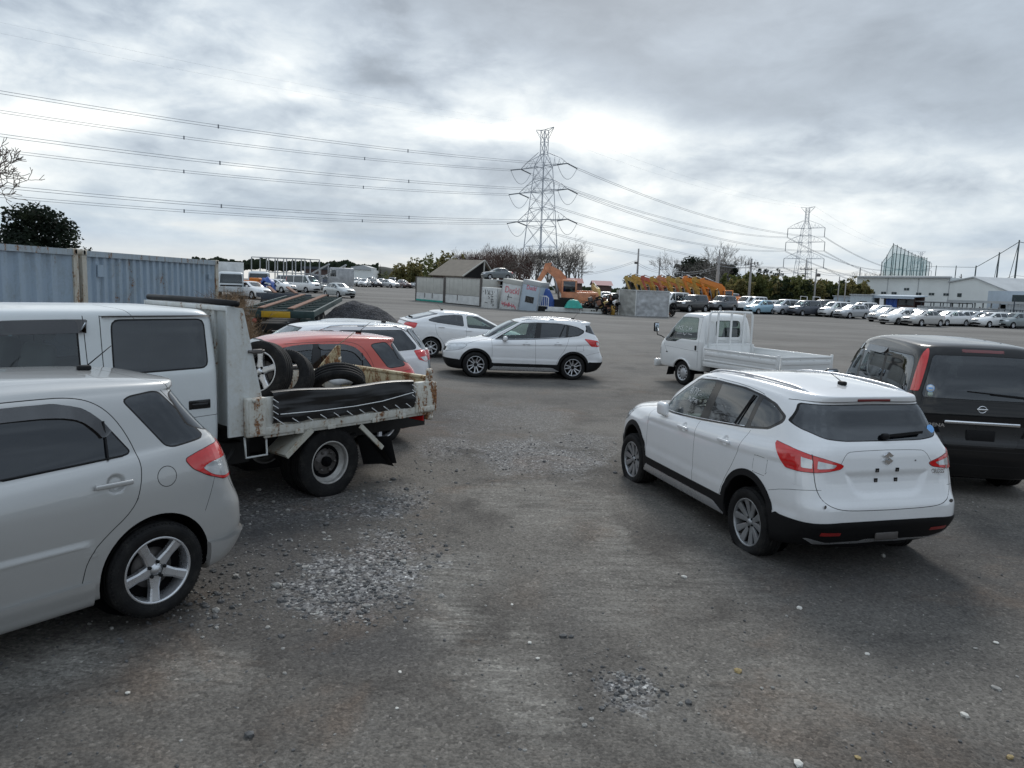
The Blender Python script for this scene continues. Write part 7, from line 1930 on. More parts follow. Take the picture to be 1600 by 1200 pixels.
    panel_writing(e, [[(.08, .8), (.14, .8)], [(.2, .9), (.26, .72)], [(.24, .84), (.24, .66)], [(.36, .88), (.44, .7)], [(.42, .8), (.4, .64)], [(.5, .86), (.5, .66), (.58, .7)], [(.66, .86), (.72, .68), (.62, .66)], [(.8, .8), (.84, .8)], [(.44, .58), (.52, .5), (.46, .46)], [(.6, .6), (.76, .58)], [(.68, .6), (.68, .44), (.6, .44), (.78, .42)], [(.6, .36), (.8, .34), (.7, .26)], [(.66, .4), (.64, .2)], [(.74, .24), (.72, .12)], [(.8, .24), (.82, .16), (.76, .12)], [(.22, .28), (.4, .26)]], 0, 0, L, 1.78, -.01, m['graffiti_black'], .022)
    e, L = crate(780.5, 809.5, 64, 2.62, 2.0, 8, 'white leaning box with faded red writing, second from left', 'panel_white', 'panel_grey')
    text_mesh('writing', 'Duckl', .78, m['graffiti_red'], e, Matrix.Translation((L*.55, -.012, 1.72)) @ Matrix.Rotation(pi/2, 4, 'X') @ Matrix.Diagonal((.72, 1, 1, 1)), .003, .0)
    panel_writing(e, [[(.1, .3), (.16, .16), (.22, .28)], [(.28, .3), (.26, .12), (.36, .2)], [(.36, .26), (.44, .12), (.46, .28)], [(.5, .3), (.5, .14), (.6, .2), (.5, .24)], [(.64, .28), (.68, .12), (.74, .26)], [(.76, .24), (.84, .14), (.9, .1)], [(.08, .22), (.5, .2), (.9, .18)]], 0, 0, L, 2.3, -.012, m['graffiti_red'], .028)
    panel_writing(e, [[(.40, .55), (.38, .35)], [(.34, .46), (.6, .46)]], 0, 0, L, 2.5, -.012, m['graffiti_black'], .022)
    e, L = crate(811, 838.5, 63, 2.62, 2.0, 9, 'grey leaning box with black vent grille and red word, third from left', 'panel_blue', 'roof_grey')
    text_mesh('writing', 'Duckl', .52, m['graffiti_red'], e, Matrix.Translation((L*.52, -.012, 2.02)) @ Matrix.Rotation(pi/2, 4, 'X') @ Matrix.Diagonal((.72, 1, 1, 1)), .003, .006)
    b = MB(); b.box((L*.52, -.008, 1.05), (.76, .02, .52)); [b.box((L*.52-.32+.128*k, -.022, 1.05), (.04, .02, .50), mi=1) for k in range(6)]; b.build('vent_grille', [m['dark_void'], m['steel_dark']], e)
    # flat truck bed with white frame, tarps and scrap
    e, L = span('truck_bed', 840, 62.5, 945, 62); tag(e, 'low white truck bed with hooped headboard, loaded with scrap', 'truck bed')
    b = MB(); b.rbox((L*.16+ (L*.48)/2, .05, .22), (L*.48, .08, .40), .02, 2); b.box((L*.55, 1.0, .10), (L*.85, 2.0, .12)); b.box((L*.66, .04, .40), (.14, .14, .85)); b.build('side_board', m['panel_white'], e)
    b = MB(); b.rbox((L*.68+(L*.3)/2, .05, .22), (L*.30, .08, .38), .02, 2); [b.box((L*.82+.2*k, .0, .26), (.12, .03, .10), mi=1) for k in range(3)]; b.build('side_board', [m['panel_grey'], m['dark_void']], e)
    b = MB(); b.tube([(.0, .2, .05), (.02, .2, 1.28), (.75, .2, 1.26), (.92, .2, 1.12), (.92, .2, .05)], .045, 8); [b.bar((.15+.15*k, .2, .45), (.15+.15*k, .2, 1.26), .035) for k in range(5)]; b.bar((0, .2, .45), (.9, .2, .45), .04); b.build('headboard', m['white_plastic'], e)
    b = MB(); b.box((.4, .3, .25), (.8, .1, .46)); b.build('skirt', m['dark_void'], e)
    def drape(name, px, D, w, d, h, mt, label, cat, sk=0.0, z0=0.0, seed=1):
        p = at_y(px, 470, D); rg = random.Random(seed); b = MB()
        def f(u, v):
            x = (u-.5); y = (v-.5); r = max(abs(x), abs(y))*2; k = min(1, r/.62); hh = h*(1-(max(0, r-.45)/.55)**1.5*.95)+.10*h*mnoise.noise(Vector((u*5, v*5, seed)))
            return (x*w*(.82+.18*r)+sk*hh, y*d*(.82+.18*r), z0+max(.03, hh))
        b.sheet(26, 26, f); o = b.build(name, m[mt], None, Vector((p.x, D, g(p.x, D)))); return tag(o, label, cat)
    drape('tarpaulin', 857, 63.8, 1.45, 1.4, 1.75, 'tarp_blue', 'tall blue tarpaulin bundle beside the grey leaning box', 'tarpaulin', -.16, .1, 3)
    drape('tarpaulin', 896, 62.6, 1.5, 1.4, .72, 'tarp_green', 'green tarpaulin draped over scrap on the white truck bed', 'tarpaulin', 0, .35, 5)
    b = MB(); p = at_y(882, 470, 63); b.box((0, 0, .62), (1.7, 1.2, .85)); b.box((.2, 0, 1.1), (1.2, 1, .2)); o = b.build('scrap_bin', m['dark_void'], None, Vector((p.x, 63.4, g(p.x, 63)))); tag(o, 'dark open bin under the green tarpaulin', 'bin')
    def scrap(pa, pb, D, n, h, label, seed):
        rg = random.Random(seed); b = MB(); p0 = at_y((pa+pb)/2, 470, D); gg = g(p0.x, D)
        for k in range(n):
            px = rg.uniform(pa, pb); x = at_y(px, 470, D).x-p0.x; z = h*rg.random()**1.4; q = Matrix.Rotation(rg.random()*3, 3, 'Z') @ Matrix.Rotation(rg.random()*3, 3, 'X'); s = rg.uniform(.08, .34); t = rg.randint(0, 3)
            if rg.random() < .25: b.lathe([(s*.9, -.08), (s, -.06), (s, .06), (s*.9, .08), (s*.55, .06), (s*.55, -.06)], 12, 'y', (x, rg.gauss(0, .4), z+.15), 0, True, True)
            elif rg.random() < .4: b.bar((x, rg.gauss(0, .4), z), Vector((x, 0, z))+q @ Vector((s*3, 0, 0)), .05, .05, t)
            else: b.rbox((x, rg.gauss(0, .4), z+.15), (s*rg.uniform(.6, 2), s, s*rg.uniform(.5, 1.2)), .03, 2, q, t)
        o = b.build('scrap_heap', [m['chassis'], m['steel_dark'], m['wheel_well'], m['rust_beam']], None, Vector((p0.x, D, gg)), fix=False); tag(o, label, 'scrap heap')
    scrap(912, 946, 62.8, 60, 1.25, 'heap of stripped engines and axles on the white truck bed', 1); scrap(944, 966, 62, 70, 1.4, 'heap of dark scrap parts left of the silver box', 2); scrap(1043, 1054, 63, 26, .75, 'small dark scrap heap right of the silver box', 3)
    b = MB(); p = at_y(958, 470, 61.8); b.cyl((0, 0, 0), (0, 0, .75), .17, 12); o = b.build('gas_cylinder', m['digger_yellow'], None, Vector((p.x, 61.6, g(p.x, 62)))); tag(o, 'short yellow cylinder in the scrap left of the silver box', 'cylinder')
    # dented silver van body
    a = at_y(992.5, 488, 61.5); gz = g(a.x, 61.5); L1 = 2.75; e = empty('aluminium_box', (a.x, 61.5, gz), R_(2)); tag(e, 'dented silver aluminium box body standing on the yard', 'truck body')
    def dent(u, v, w, h): return .05*mnoise.noise(Vector((u*w*1.6, v*h*1.3, w)))+.03*mnoise.noise(Vector((u*w*4, v*h*4, 2)))
    b = MB(); b.sheet(36, 28, lambda u, v: (u*L1, dent(u, v, L1, 2.1), v*2.08)); b.build('side_panel', m['galv'], e, fix=False)
    b = MB(); b.sheet(20, 28, lambda u, v: (-u*1.25, .75*u+dent(u, v, 1.4, 2.1), v*2.10)); b.build('end_panel', m['alu_shaded'] if 'alu_shaded' in m else simple('alu_shaded', (.36, .36, .34), .5, .3, var=.2, scale=2), e, fix=False)  # darker copy of the metal: this face's shading is put into the colour
    b = MB(); b.add([(0, 0, 2.08), (L1, 0, 2.08), (L1+.4, 2.2, 2.08), (-1.25, 2.2, 2.1), (-1.25, .75, 2.1)], [(0, 1, 2, 3, 4)]); b.add([(L1, 0, 0), (L1+.4, 2.2, 0), (L1+.4, 2.2, 2.08), (L1, 0, 2.08)], [(0, 1, 2, 3)]); b.add([(-1.25, .75, 0), (-1.25, 2.2, 0), (-1.25, 2.2, 2.1), (-1.25, .75, 2.1)], [(0, 1, 2, 3)]); b.add([(-1.25, 2.2, 0), (L1+.4, 2.2, 0), (L1+.4, 2.2, 2.08), (-1.25, 2.2, 2.1)], [(0, 1, 2, 3)]); b.build('roof', m['panel_grey'], e)
    b = MB(); b.bar((0, -.03, 0), (0, -.03, 2.12), .07); b.bar((L1, -.02, 0), (L1, -.02, 2.1), .06); b.bar((-1.25, .72, 0), (-1.25, .72, 2.12), .05); b.bar((0, -.03, 2.1), (L1, -.03, 2.1), .06); b.bar((0, -.03, 2.1), (-1.25, .72, 2.12), .06); b.build('edge_frame', m['panel_white'], e)
    # brown-roofed house behind the boxes
    e, L = span('house', 668, 104, 722, 100); tag(e, 'open-gabled house with brown roof behind the grey truck bodies', 'house')
    b = MB(); z0, z1 = 2.6, 4.9; W = 7
    b.add([(0, 0, z0), (L, 0, z0), (L+.8, W/2, z1), (.8, W/2, z1), (0, W, z0), (L, W, z0)], [(0, 1, 2, 3), (3, 2, 5, 4)]); o = b.build('roof', m['roof_brown'], e); so = o.modifiers.new('t', 'SOLIDIFY'); so.thickness = .15
    b = MB(); b.box((L/2-.3, W/2, 1.3), (L-1.5, W-1, 2.6)); b.build('wall', m['wall_brown'], e); b = MB(); b.add([(L-.2, .3, z0-.1), (L-.2, W-.3, z0-.1), (L+.4, W/2, z1-.3)], [(0, 1, 2)]); b.build('gable', m['dark_void'], e)
    b = MB(); b.bar((L+.55, W/2, .2), (L+.75, W/2, z1), .15); b.bar((L+.0, 0, z0), (L+.8, W/2, z1), .12); b.bar((L+.0, W, z0), (L+.8, W/2, z1), .12); b.build('bargeboard', m['panel_grey'], e)
    # red-roofed shed and distant roofs
    for k, (pa, pb, py, D, mt, lab, zt) in enumerate([(886, 912, 0, 118, 'roof_red', 'shed with faded red roof behind the orange digger', 3.1), (926, 958, 0, 128, 'roof_pink', 'low building with pink roof right of the yellow boom', 2.9), (980, 1010, 0, 240, 'roof_brown', 'far low brown roof left of the first utility pole', 5.0)]):
        simple('roof_red', (.26, .10, .095), .8); simple('roof_pink', (.36, .20, .20), .8)
        e, L = span('shed', pa, D, pb, D); tag(e, lab, 'shed'); b = MB(); b.add([(0, 0, zt-.8), (L, 0, zt-.8), (L, 3, zt), (0, 3, zt), (0, 6, zt-.8), (L, 6, zt-.8)], [(0, 1, 2, 3), (3, 2, 5, 4)]); b.build('roof', m[mt], e); b = MB(); b.box((L/2, 3, (zt-.8)/2), (L-.5, 5.4, zt-.85)); b.build('wall', m['wall_brown'], e)
    e, L = span('shed', 551, 165, 583, 165); tag(e, 'far white shed with dark roof among the distant cars', 'shed'); b = MB(); b.box((L/2, 3, 1.6), (L, 6, 3.2)); b.build('wall', m['wall_white'], e); b = MB(); b.prism([(-.4, 3.2), (L*.9, 3.2), (L*.9, 3.7), (L*.5, 4.2), (-.4, 3.7)], -.3, 6.3, 'xz'); b.build('roof', m['roof_grey'], e)
    e, L = span('shed', 476, 230, 552, 230); tag(e, 'long dark-roofed building on the far-left horizon', 'shed'); b = MB(); b.box((L/2, 3, 1.9), (L, 6, 3.8)); b.build('wall', m['wall_brown'], e); b = MB(); b.box((L/2, 3, 4.2), (L+1, 7, .8)); b.build('roof', m['dark_steel'], e)

def digger(loc, yaw, col, label, group=None, s=1.0, pose=0, name='excavator'):
    m = MATS; e = empty(name, loc, R_(yaw)); e.scale = (s, s, s); tag(e, label, 'excavator', group); c = m[col]
    for sd in (1, -1):
        b = MB(); P = [(x, z) for x, z in [(-1.6, .12), (-1.35, 0), (1.35, 0), (1.6, .12), (1.7, .4), (1.5, .68), (-1.5, .68), (-1.7, .4)]]; b.prism(P, sd*.75, sd*1.2, 'xz'); b.build('track', m['chassis'], e)
    b = MB(); b.rbox((-.55, 0, 1.25), (2.6, 2.3, .95), .14, 3); b.rbox((-1.5, 0, 1.25), (.9, 2.3, 1.05), .2, 3); b.rbox((-.9, -.55, 1.78), (1.4, 1.0, .18), .05, 2); b.cyl((0, 0, .6), (0, 0, .85), .7, 16, 1); b.build('body', [c, m['chassis']], e)
    b = MB(); b.rbox((.45, .68, 1.95), (1.25, .92, 1.5), .1, 3); cab = b.build('cab', c, e)
    b = MB(); b.rbox((.45, 1.145, 2.15), (.95, .02, .85), .008, 1); b.rbox((1.08, .68, 2.1), (.02, .74, 1.0), .008, 1); b.rbox((.45, .215, 2.2), (.9, .02, .75), .008, 1); b.rbox((-.185, .68, 2.3), (.02, .7, .55), .008, 1); b.build('window', m['glass_far'], cab)
    ap, tip = ((4.0, 4.0), (2.9, 1.7)) if pose == 0 else ((2.3, 3.75), (3.7, 2.0))
    kn = (1.15, 3.05) if pose == 0 else (1.1, 3.0)
    b = MB(); b.prism([(.85, 1.25), (.45, 1.45), (kn[0]-.35, kn[1]-.05), (kn[0]+.1, kn[1]+.45), (ap[0]-.1, ap[1]+.12), (ap[0]+.25, ap[1]-.05), (ap[0]+.15, ap[1]-.32), (kn[0]+.55, kn[1]-.22), (1.15, 1.6)], -.24, .24, 'xz'); b.build('boom', c, e)
    b = MB(); b.prism([(ap[0]-.35, ap[1]+.32), (ap[0]+.2, ap[1]+.22), (ap[0]+.32, ap[1]-.2), (tip[0]+.05, tip[1]-.6), (tip[0]-.2, tip[1]-.6), (ap[0]-.12, ap[1]-.35)], -.17, .17, 'xz'); b.build('arm', c, e)
    b = MB(); b.tube([(1.25, 0, 1.1), (kn[0]+.5, 0, kn[1]-.1)], .09, 8); b.tube([(kn[0]+.5, 0, kn[1]+.55), (ap[0]-.25, 0, ap[1]+.38)], .07, 8); b.build('hydraulic_ram', m['galv'], e)
    b = MB(); t = Vector((tip[0]-.1, 0, tip[1]-.7)); b.prism([(t.x-.1, t.z+.15), (t.x+.3, t.z), (t.x+.35, t.z-.5), (t.x, t.z-.85), (t.x-.55, t.z-.75), (t.x-.25, t.z-.4)], -.45, .45, 'xz'); b.build('bucket', m['chassis'], e)
    return e
def diggers():
    D = 66.5; p = at_y(897, 470, D); digger(Vector((p.x, D, ground_z(p.x, D)-.2)), 176, 'digger_orange', 'big faded orange excavator with folded boom behind the blue tarpaulin', None, 1.08, 1)
    p = at_y(938, 470, 66); digger(Vector((p.x, 66, ground_z(p.x, 66)-.1)), 100, 'digger_ochre', 'small yellow excavator with upright boom left of the silver box', None, .62, 0)
    cols = ['digger_ochre', 'digger_yellow', 'digger_red', 'digger_yellow', 'digger_orange', 'digger_yellow', 'digger_ochre', 'digger_bright', 'digger_yellow', 'digger_bright']
    words = ['ochre excavator with raised boom, first of the row at left', 'yellow excavator between the ochre and the dull red one', 'dull red excavator, third in the raised-boom row', 'yellow excavator right of the dull red one', 'faded orange excavator in the middle of the boom row', 'yellow excavator right of the faded orange one', 'ochre excavator, fourth from the right end of the boom row', 'bright orange excavator with dark cab window, third from the row end', 'yellow excavator next to last in the boom row', 'bright orange excavator with white cab ending the row at right']
    for i, c in enumerate(cols):
        px = 994+ (1118-994)*i/9; D = 97-1.2*i; p = at_y(px+22, 470, D)
        digger(Vector((p.x, D, ground_z(p.x, D)+.15)), 181+(i*37 % 9)-4, c, words[i], 'excavators with raised booms in a row', .82+.02*(i*5 % 3), 0)
def buildings():
    m = MATS; simple('window_dark', (.05, .065, .07), .2); simple('net_frame', (.035, .055, .06), .6)
    # long warehouse with gabled annex
    e, L = span('warehouse', 1338, 132, 1483, 118, 0, 0); tag(e, 'long white warehouse with small dark windows and grey eaves', 'warehouse')
    H = 6.3; b = MB(); b.box((L/2, 9, H/2), (L, 18, H)); [b.box((x, -.02, H/2), (.12, .06, H), mi=1) for x in (L*.36, L*.69, L)]; b.build('wall', [m['wall_white'], m['roof_grey']], e)
    b = MB(); b.prism([(-.5, H-.1), (L+.3, H-.1), (L+.3, H+.15), (-.5, H+.15)], -.6, 0, 'xz'); b.add([(-.5, -.6, H+.15), (L+.3, -.6, H+.15), (L+.3, 9, H+.55), (-.5, 9, H+.55)], [(0, 1, 2, 3)]); b.build('roof', m['roof_grey'], e)
    px0 = [1348.5, 1367, 1385, 1402, 1421, 1440, 1459, 1480]
    for k, px in enumerate(px0):
        x = L*(px-1338)/(1483-1338); b = MB(); zz = 4.0-(.35 if k in (0, 1, 2, 3, 5, 6, 7) else -.35); b.box((x, -.03, zz), (.85, .08, .38)); b.box((x, -.05, zz), (.06, .08, .38), mi=1); b.build('window', [m['window_dark'], m['roof_grey']], e)
    b = MB(); b.rbox((L*.58, -.9, 3.25), (2.8, 1.8, .12), .03, 2); b.build('canopy', m['roof_grey'], e)
    e, L = span('warehouse', 1483, 118, 1578, 107, 0, 0); tag(e, 'white gabled warehouse annex with one small window', 'warehouse')
    b = MB(); b.prism([(0, 0), (L, 0), (L, 4.1), (L*.42, 6.2), (0, 5.5)], 0, 14, 'xz'); b.build('wall', m['wall_white'], e); b = MB(); b.prism([(-.1, 5.5), (L*.42, 6.22), (L+.3, 4.1), (L+.3, 4.25), (L*.42, 6.42), (-.1, 5.68)], -.25, 14, 'xz'); b.build('roof', m['roof_grey'], e); b = MB(); b.box((L*.2, -.03, 3.6), (.8, .08, .55)); b.build('window', m['window_dark'], e)
    e, L = span('shed', 1545, 104, 1620, 96, 0, 0); tag(e, 'blue-grey shed with slatted opening at the right edge', 'shed'); b = MB(); b.box((L/2, 3, 2.1), (L, 6, 4.2)); b.build('wall', m['panel_blue'], e); b = MB(); b.box((L*.72, -.03, 3.1), (L*.36, .06, 1.2)); b.build('shutter', m['window_dark'], e)
    # open carport roof on posts
    e, L = span('carport', 1488, 100, 1625, 88, 0, 0); tag(e, 'long flat-roofed open carport with dark bays', 'carport')
    b = MB(); b.box((L/2, 3, 2.55), (L, 7, .16)); b.box((L/2, -.5, 2.62), (L+.2, .15, .3)); b.build('roof', m['roof_grey'], e); b = MB(); b.box((L/2+1.2, 5.8, 1.2), (L-2.4, .1, 2.4)); b.build('back_wall', m['dark_void'], e)
    b = MB(); [b.box((x, 0, 1.25), (.12, .12, 2.5)) for x in np.linspace(.2, L-.2, 11)]; b.build('post', m['roof_grey'], e)
    for k, (px, w, h) in enumerate([(1512, 2.2, .75), (1524, 1.6, .9), (1549, 1.8, .8)]):
        p = at_y(px, 465, 95); b = MB(); b.sheet(10, 10, lambda u, v: ((u-.5)*w, (v-.5)*1.2, 1.0+h*(1-(2*abs(u-.5))**3)*(1-(2*abs(v-.5))**3)*.9)); o = b.build('tarpaulin', m['tarp_green'] if k < 2 else m['panel_grey'], None, Vector((p.x, 95.5, 0))); b2 = o; tag(o, ['green tarpaulin under the carport, left one', 'green tarpaulin under the carport next to the dark bays', 'grey sheet stacked inside the dark carport bays'][k], 'tarpaulin')
    for k in range(5):
        p = at_y(1535+15*k, 465, 93-k*1.4); b = MB(); b.rbox((0, 0, .9), (.7, .7, 1.7), .05, 2); b.bar((.4, 0, 0), (.45, 0, 2.0), .12); o = b.build('stacked_goods', m['panel_grey' if k % 2 else 'wall_brown'], None, Vector((p.x, 94-k*1.4, 0))); tag(o, 'pale bundle standing in the dark carport bays', 'bundle', 'bundles in the carport')
    e, L = span('carport', 1428, 98, 1488, 93, 0, 0); tag(e, 'thin-posted carport frame in front of the warehouse', 'carport'); b = MB(); b.box((L/2, 2, 2.45), (L, 4.5, .07)); b.build('roof', m['roof_grey'], e); b = MB(); [b.box((x, y, 1.2), (.08, .08, 2.4)) for x in np.linspace(0, L, 5) for y in (0, 4)]; [b.bar((0, y, 2.35), (L, y, 2.35), .1) for y in (0, 4)]; b.build('post', m['dark_steel'], e)
    # sheet fence with posts
    for k, (pa, Da, pb, Db, lab, mt, H) in enumerate([(1436, 88, 1574, 79, 'grey corrugated sheet fence behind the parked saloons', 'fence_grey', 1.85), (1353, 96, 1437, 90, 'dark brown sheet fence below the blue-sheeted stall', 'wall_brown', 1.25), (1575, 84, 1640, 78, 'grey sheet fence right of the dark scaffold', 'fence_grey', 2.3), (1316, 100, 1352, 97, 'low grey wall left of the brown fence', 'concrete', .8)]):
        simple('fence_grey', (.36, .39, .41), .6, .2, var=.1, scale=.6)
        e, L = span('fence', pa, Da, pb, Db, 0, 0); tag(e, lab, 'fence'); c = corrugated(L, H, .5, .05); c.xf(Matrix.Translation((0, 0, .05))); c.build('sheet', m[mt], e, fix=False); b = MB(); [b.box((x, .12, H/2), (.08, .08, H)) for x in np.linspace(0, L, 7)]; b.box((L/2, .0, H+.05), (L, .1, .06)); b.build('post', m['roof_grey'], e)
    # stall with blue sheet and the pale sheds
    e, L = span('stall', 1363, 101, 1432, 97, 0, 0); tag(e, 'low roofed stall with a blue sheet over its opening', 'stall'); b = MB(); b.box((L/2, 2, 3.05), (L, 5, .14), Matrix.Rotation(R_(2), 3, 'X')); b.box((L/2, -.45, 2.85), (L, .08, .35)); b.build('roof', m['panel_blue'], e); b = MB(); b.box((L/2, 3.5, 1.5), (L, .1, 3)); b.box((L*.16, .3, 1.6), (L*.30, .1, 2.4)); b.box((L*.78, .3, 1.6), (L*.40, .1, 2.4)); b.build('wall', m['wall_brown'], e); b = MB(); b.sheet(12, 8, lambda u, v: (L*(.34+.25*u), .15+.06*sin(u*14), .9+1.95*v)); b.build('blue_sheet', m['tarp_blue'], e); b = MB(); [b.box((L*x, .2, 2.2), (1.1, .06, .7)) for x in (.08, .22, .72, .86)]; b.build('window', m['window_dark'], e); b = MB(); b.box((L*.8, .15, 1.35), (L*.34, .12, .5)); b.build('rail', m['panel_white'], e)
    for pa, Da, pb, Db, H, lab, mt in [(1304, 108, 1348, 104, 2.75, 'pale blue prefab shed with one window, left of the pair', 'panel_blue'), (1330, 102, 1364, 100, 3.0, 'whitish prefab shed with one window, right of the pair', 'shed_pale')]:
        simple('shed_pale', (.48, .54, .58), .6, var=.1)
        e, L = span('shed', pa, Da, pb, Db, 0, 0); tag(e, lab, 'shed'); c = corrugated(L, H, .6, .04); c.box((L/2, 1.3, H/2), (L, 2.4, H-.05)); c.build('wall', m[mt], e, fix=False); b = MB(); b.box((L/2, 1.2, H+.05), (L+.2, 2.8, .12)); b.build('roof', m['roof_grey'], e); b = MB(); b.box((L*.62, -.02, 1.75), (.9, .06, .9)); b.build('window', m['window_dark'], e)
    e, L = span('scaffold', 1574, 77, 1602, 75, 0, 0); tag(e, 'dark steel scaffold frame at the right frame edge', 'scaffold'); b = MB(); [b.bar((x, y, 0), (x, y, 1.9), .06) for x in np.linspace(0, L, 4) for y in (0, 1.2)]; [b.bar((0, y, z), (L, y, z), .06) for z in (1.0, 1.85) for y in (0, 1.2)]; b.bar((L*.5, 0, 0), (L*.5, 0, 3.1), .08); b.build('frame', m['dark_steel'], e)
    b = MB(); p = at_y(1375, 470, 92); b.bar((0, 0, 0), (0, 0, 2.7), .07); b.sheet(4, 10, lambda u, v: (.04+.42*u, .03*sin(v*9), 1.0+1.6*v)); o = b.build('banner', m['white_plastic'], None, Vector((p.x, 92, 0))); tag(o, 'slim white banner on a pole before the brown fence', 'banner')
    # white lorry beds behind the car row
    e, L = span('flat_lorry', 1209, 95, 1252, 93, 0, 0); tag(e, 'white lorry bed with dark scrawl along its side', 'truck'); b = MB(); b.rbox((L/2, 1.1, 1.65), (L, 2.2, .62), .03, 2); b.box((L/2, 1.1, .7), (L-.4, 1, .5)); b.build('bed', m['panel_white'], e); panel_writing(e, [[(.42, .2), (.48, .5)], [(.5, .2), (.56, .5), (.6, .2)], [(.64, .3), (.7, .5), (.74, .2)], [(.78, .2), (.84, .45)], [(.88, .2), (.95, .5)]], 0, 1.35, L, .6, -.03, m['graffiti_black'], .04)
    for x in (.6, L-.6): add_wheel(e, x, .15, .4, .24, .24, 'simple', -1, n=18)
    e, L = span('flat_lorry', 1251, 92, 1284, 90, 0, 0); tag(e, 'white flat lorry with two hooped stakes behind the car row', 'truck'); b = MB(); b.rbox((L/2, 1.1, 1.35), (L, 2.2, .5), .03, 2); b.box((L/2, 1.1, .7), (L-.4, 1, .5)); b.build('bed', m['panel_white'], e); b = MB()
    for x0 in (.05, L*.62): b.tube([(x0, .1, 1.5), (x0, .1, 2.55), (x0+L*.32, .1, 2.5), (x0+L*.32, .1, 1.5)], .05, 6)
    b.build('hoop', m['white_plastic'], e)
    for x in (.6, L-.6): add_wheel(e, x, .15, .4, .24, .24, 'simple', -1, n=18)
    # golf range netting
    nm = bpy.data.materials.new('golf_net'); nm.use_nodes = True; nt = nm.node_tree; bs = nt.nodes['Principled BSDF']; v = objvec(nt); n = noise_tex(nt, v, .5, 4)
    bs.inputs['Base Color'].default_value = (.10, .34, .34, 1); bs.inputs['Roughness'].default_value = .8; nt.links.new(math_(nt, 'MULTIPLY_ADD', n, .40, .16, clamp=True), bs.inputs['Alpha'])
    def net_poles(pts, label, net=True, tops=True, r=.16):
        """pts: (px, py_top, distance)"""
        T = [at_y(px, py, D) for px, py, D in pts]; e = empty('net_screen', (T[0].x, T[0].y, 0)); tag(e, label, 'golf net'); o = T[0].copy(); o.z = 0; T = [t-o for t in T]
        for t in T: b = MB(); b.tube([(t.x, t.y, 0), (t.x, t.y, t.z+.4)], [r, r*.7], 6); b.build('post', m['net_frame'], e, fix=False)
        b = MB()
        for a, c in zip(T[:-1], T[1:]): b.bar(a, c, .10); b.bar(a*1+Vector((0, 0, -a.z*.45)), c+Vector((0, 0, -c.z*.45)), .05)
        b.build('top_cable', m['net_frame'], e)
        if net:
            b = MB()
            for k, (a, c) in enumerate(zip(T[:-1], T[1:])): b.sheet(6, 8, lambda u, v: tuple(a.lerp(c, u)*1+Vector((0, .5*sin(pi*u), -(a.lerp(c, u).z-.5)*v))))
            b.build('net', nm, e, fix=False)
    net_poles([(1378, 411, 215), (1386, 400, 218), (1396, 382, 222), (1402, 384.5, 229), (1408, 388, 237), (1414, 390.5, 245), (1419.5, 393.5, 254), (1425, 396, 262), (1430, 399, 271), (1435, 400.5, 280), (1439.5, 402, 289), (1444, 403, 298), (1448.5, 404, 307)], 'tall green golf-range netting rising behind the warehouse')
    net_poles([(1382, 412, 300), (1397, 396, 302), (1412, 398, 305), (1427, 401, 308), (1441, 404, 312), (1453, 410, 316)], 'farther green golf net seen through the nearer one')
    net_poles([(1448, 416, 300), (1463, 416.7, 255), (1494, 417.3, 215), (1525, 417.6, 185)], 'row of dark net posts with a bare cable over the warehouse', False)
    net_poles([(1525, 417.6, 185), (1561.5, 397, 172), (1592.5, 378, 160), (1625, 384, 160)], 'tall dark net posts with sloping cable at the right', False, True, .2)
    b = MB()
    for (px, py, D), (qx, qy) in (((1561.5, 397, 172), (1553, 437)), ((1592.5, 378, 160), (1576, 436))): b.bar(at_y(px, py, D), at_y(qx, qy, D+6), .10)
    tag(b.build('guy_wire', m['net_frame']), 'slanting guy wires of the two tallest net posts', 'guy wire')

def pylon_mesh(kind=0):
    """lattice tower 60 m tall; x across the line"""
    b = MB(); hs = [0, 9, 17, 24, 30, 35.5, 40, 44.2, 48.5, 52.5, 56.5]; hw = lambda z: 4.6*(1-z/60)**.9*(.92)+.95 if z < 48 else .95+.25*(z-48)/12*0
    for i in range(len(hs)-1):
        z0, z1 = hs[i], hs[i+1]; a, c = hw(z0), hw(z1); t = .22 if z0 < 24 else .17
        for sx in (1, -1):
            for sy in (1, -1): b.bar((sx*a, sy*a, z0), (sx*c, sy*c, z1), t)
        for s in (1, -1):
            b.bar((-a, s*a, z0), (c, s*c, z1), .09); b.bar((a, s*a, z0), (-c, s*c, z1), .09); b.bar((s*a, -a, z0), (s*c, c, z1), .09); b.bar((s*a, a, z0), (s*c, -c, z1), .09); b.bar((-c, s*c, z1), (c, s*c, z1), .12); b.bar((s*c, -c, z1), (s*c, c, z1), .12)
    return b
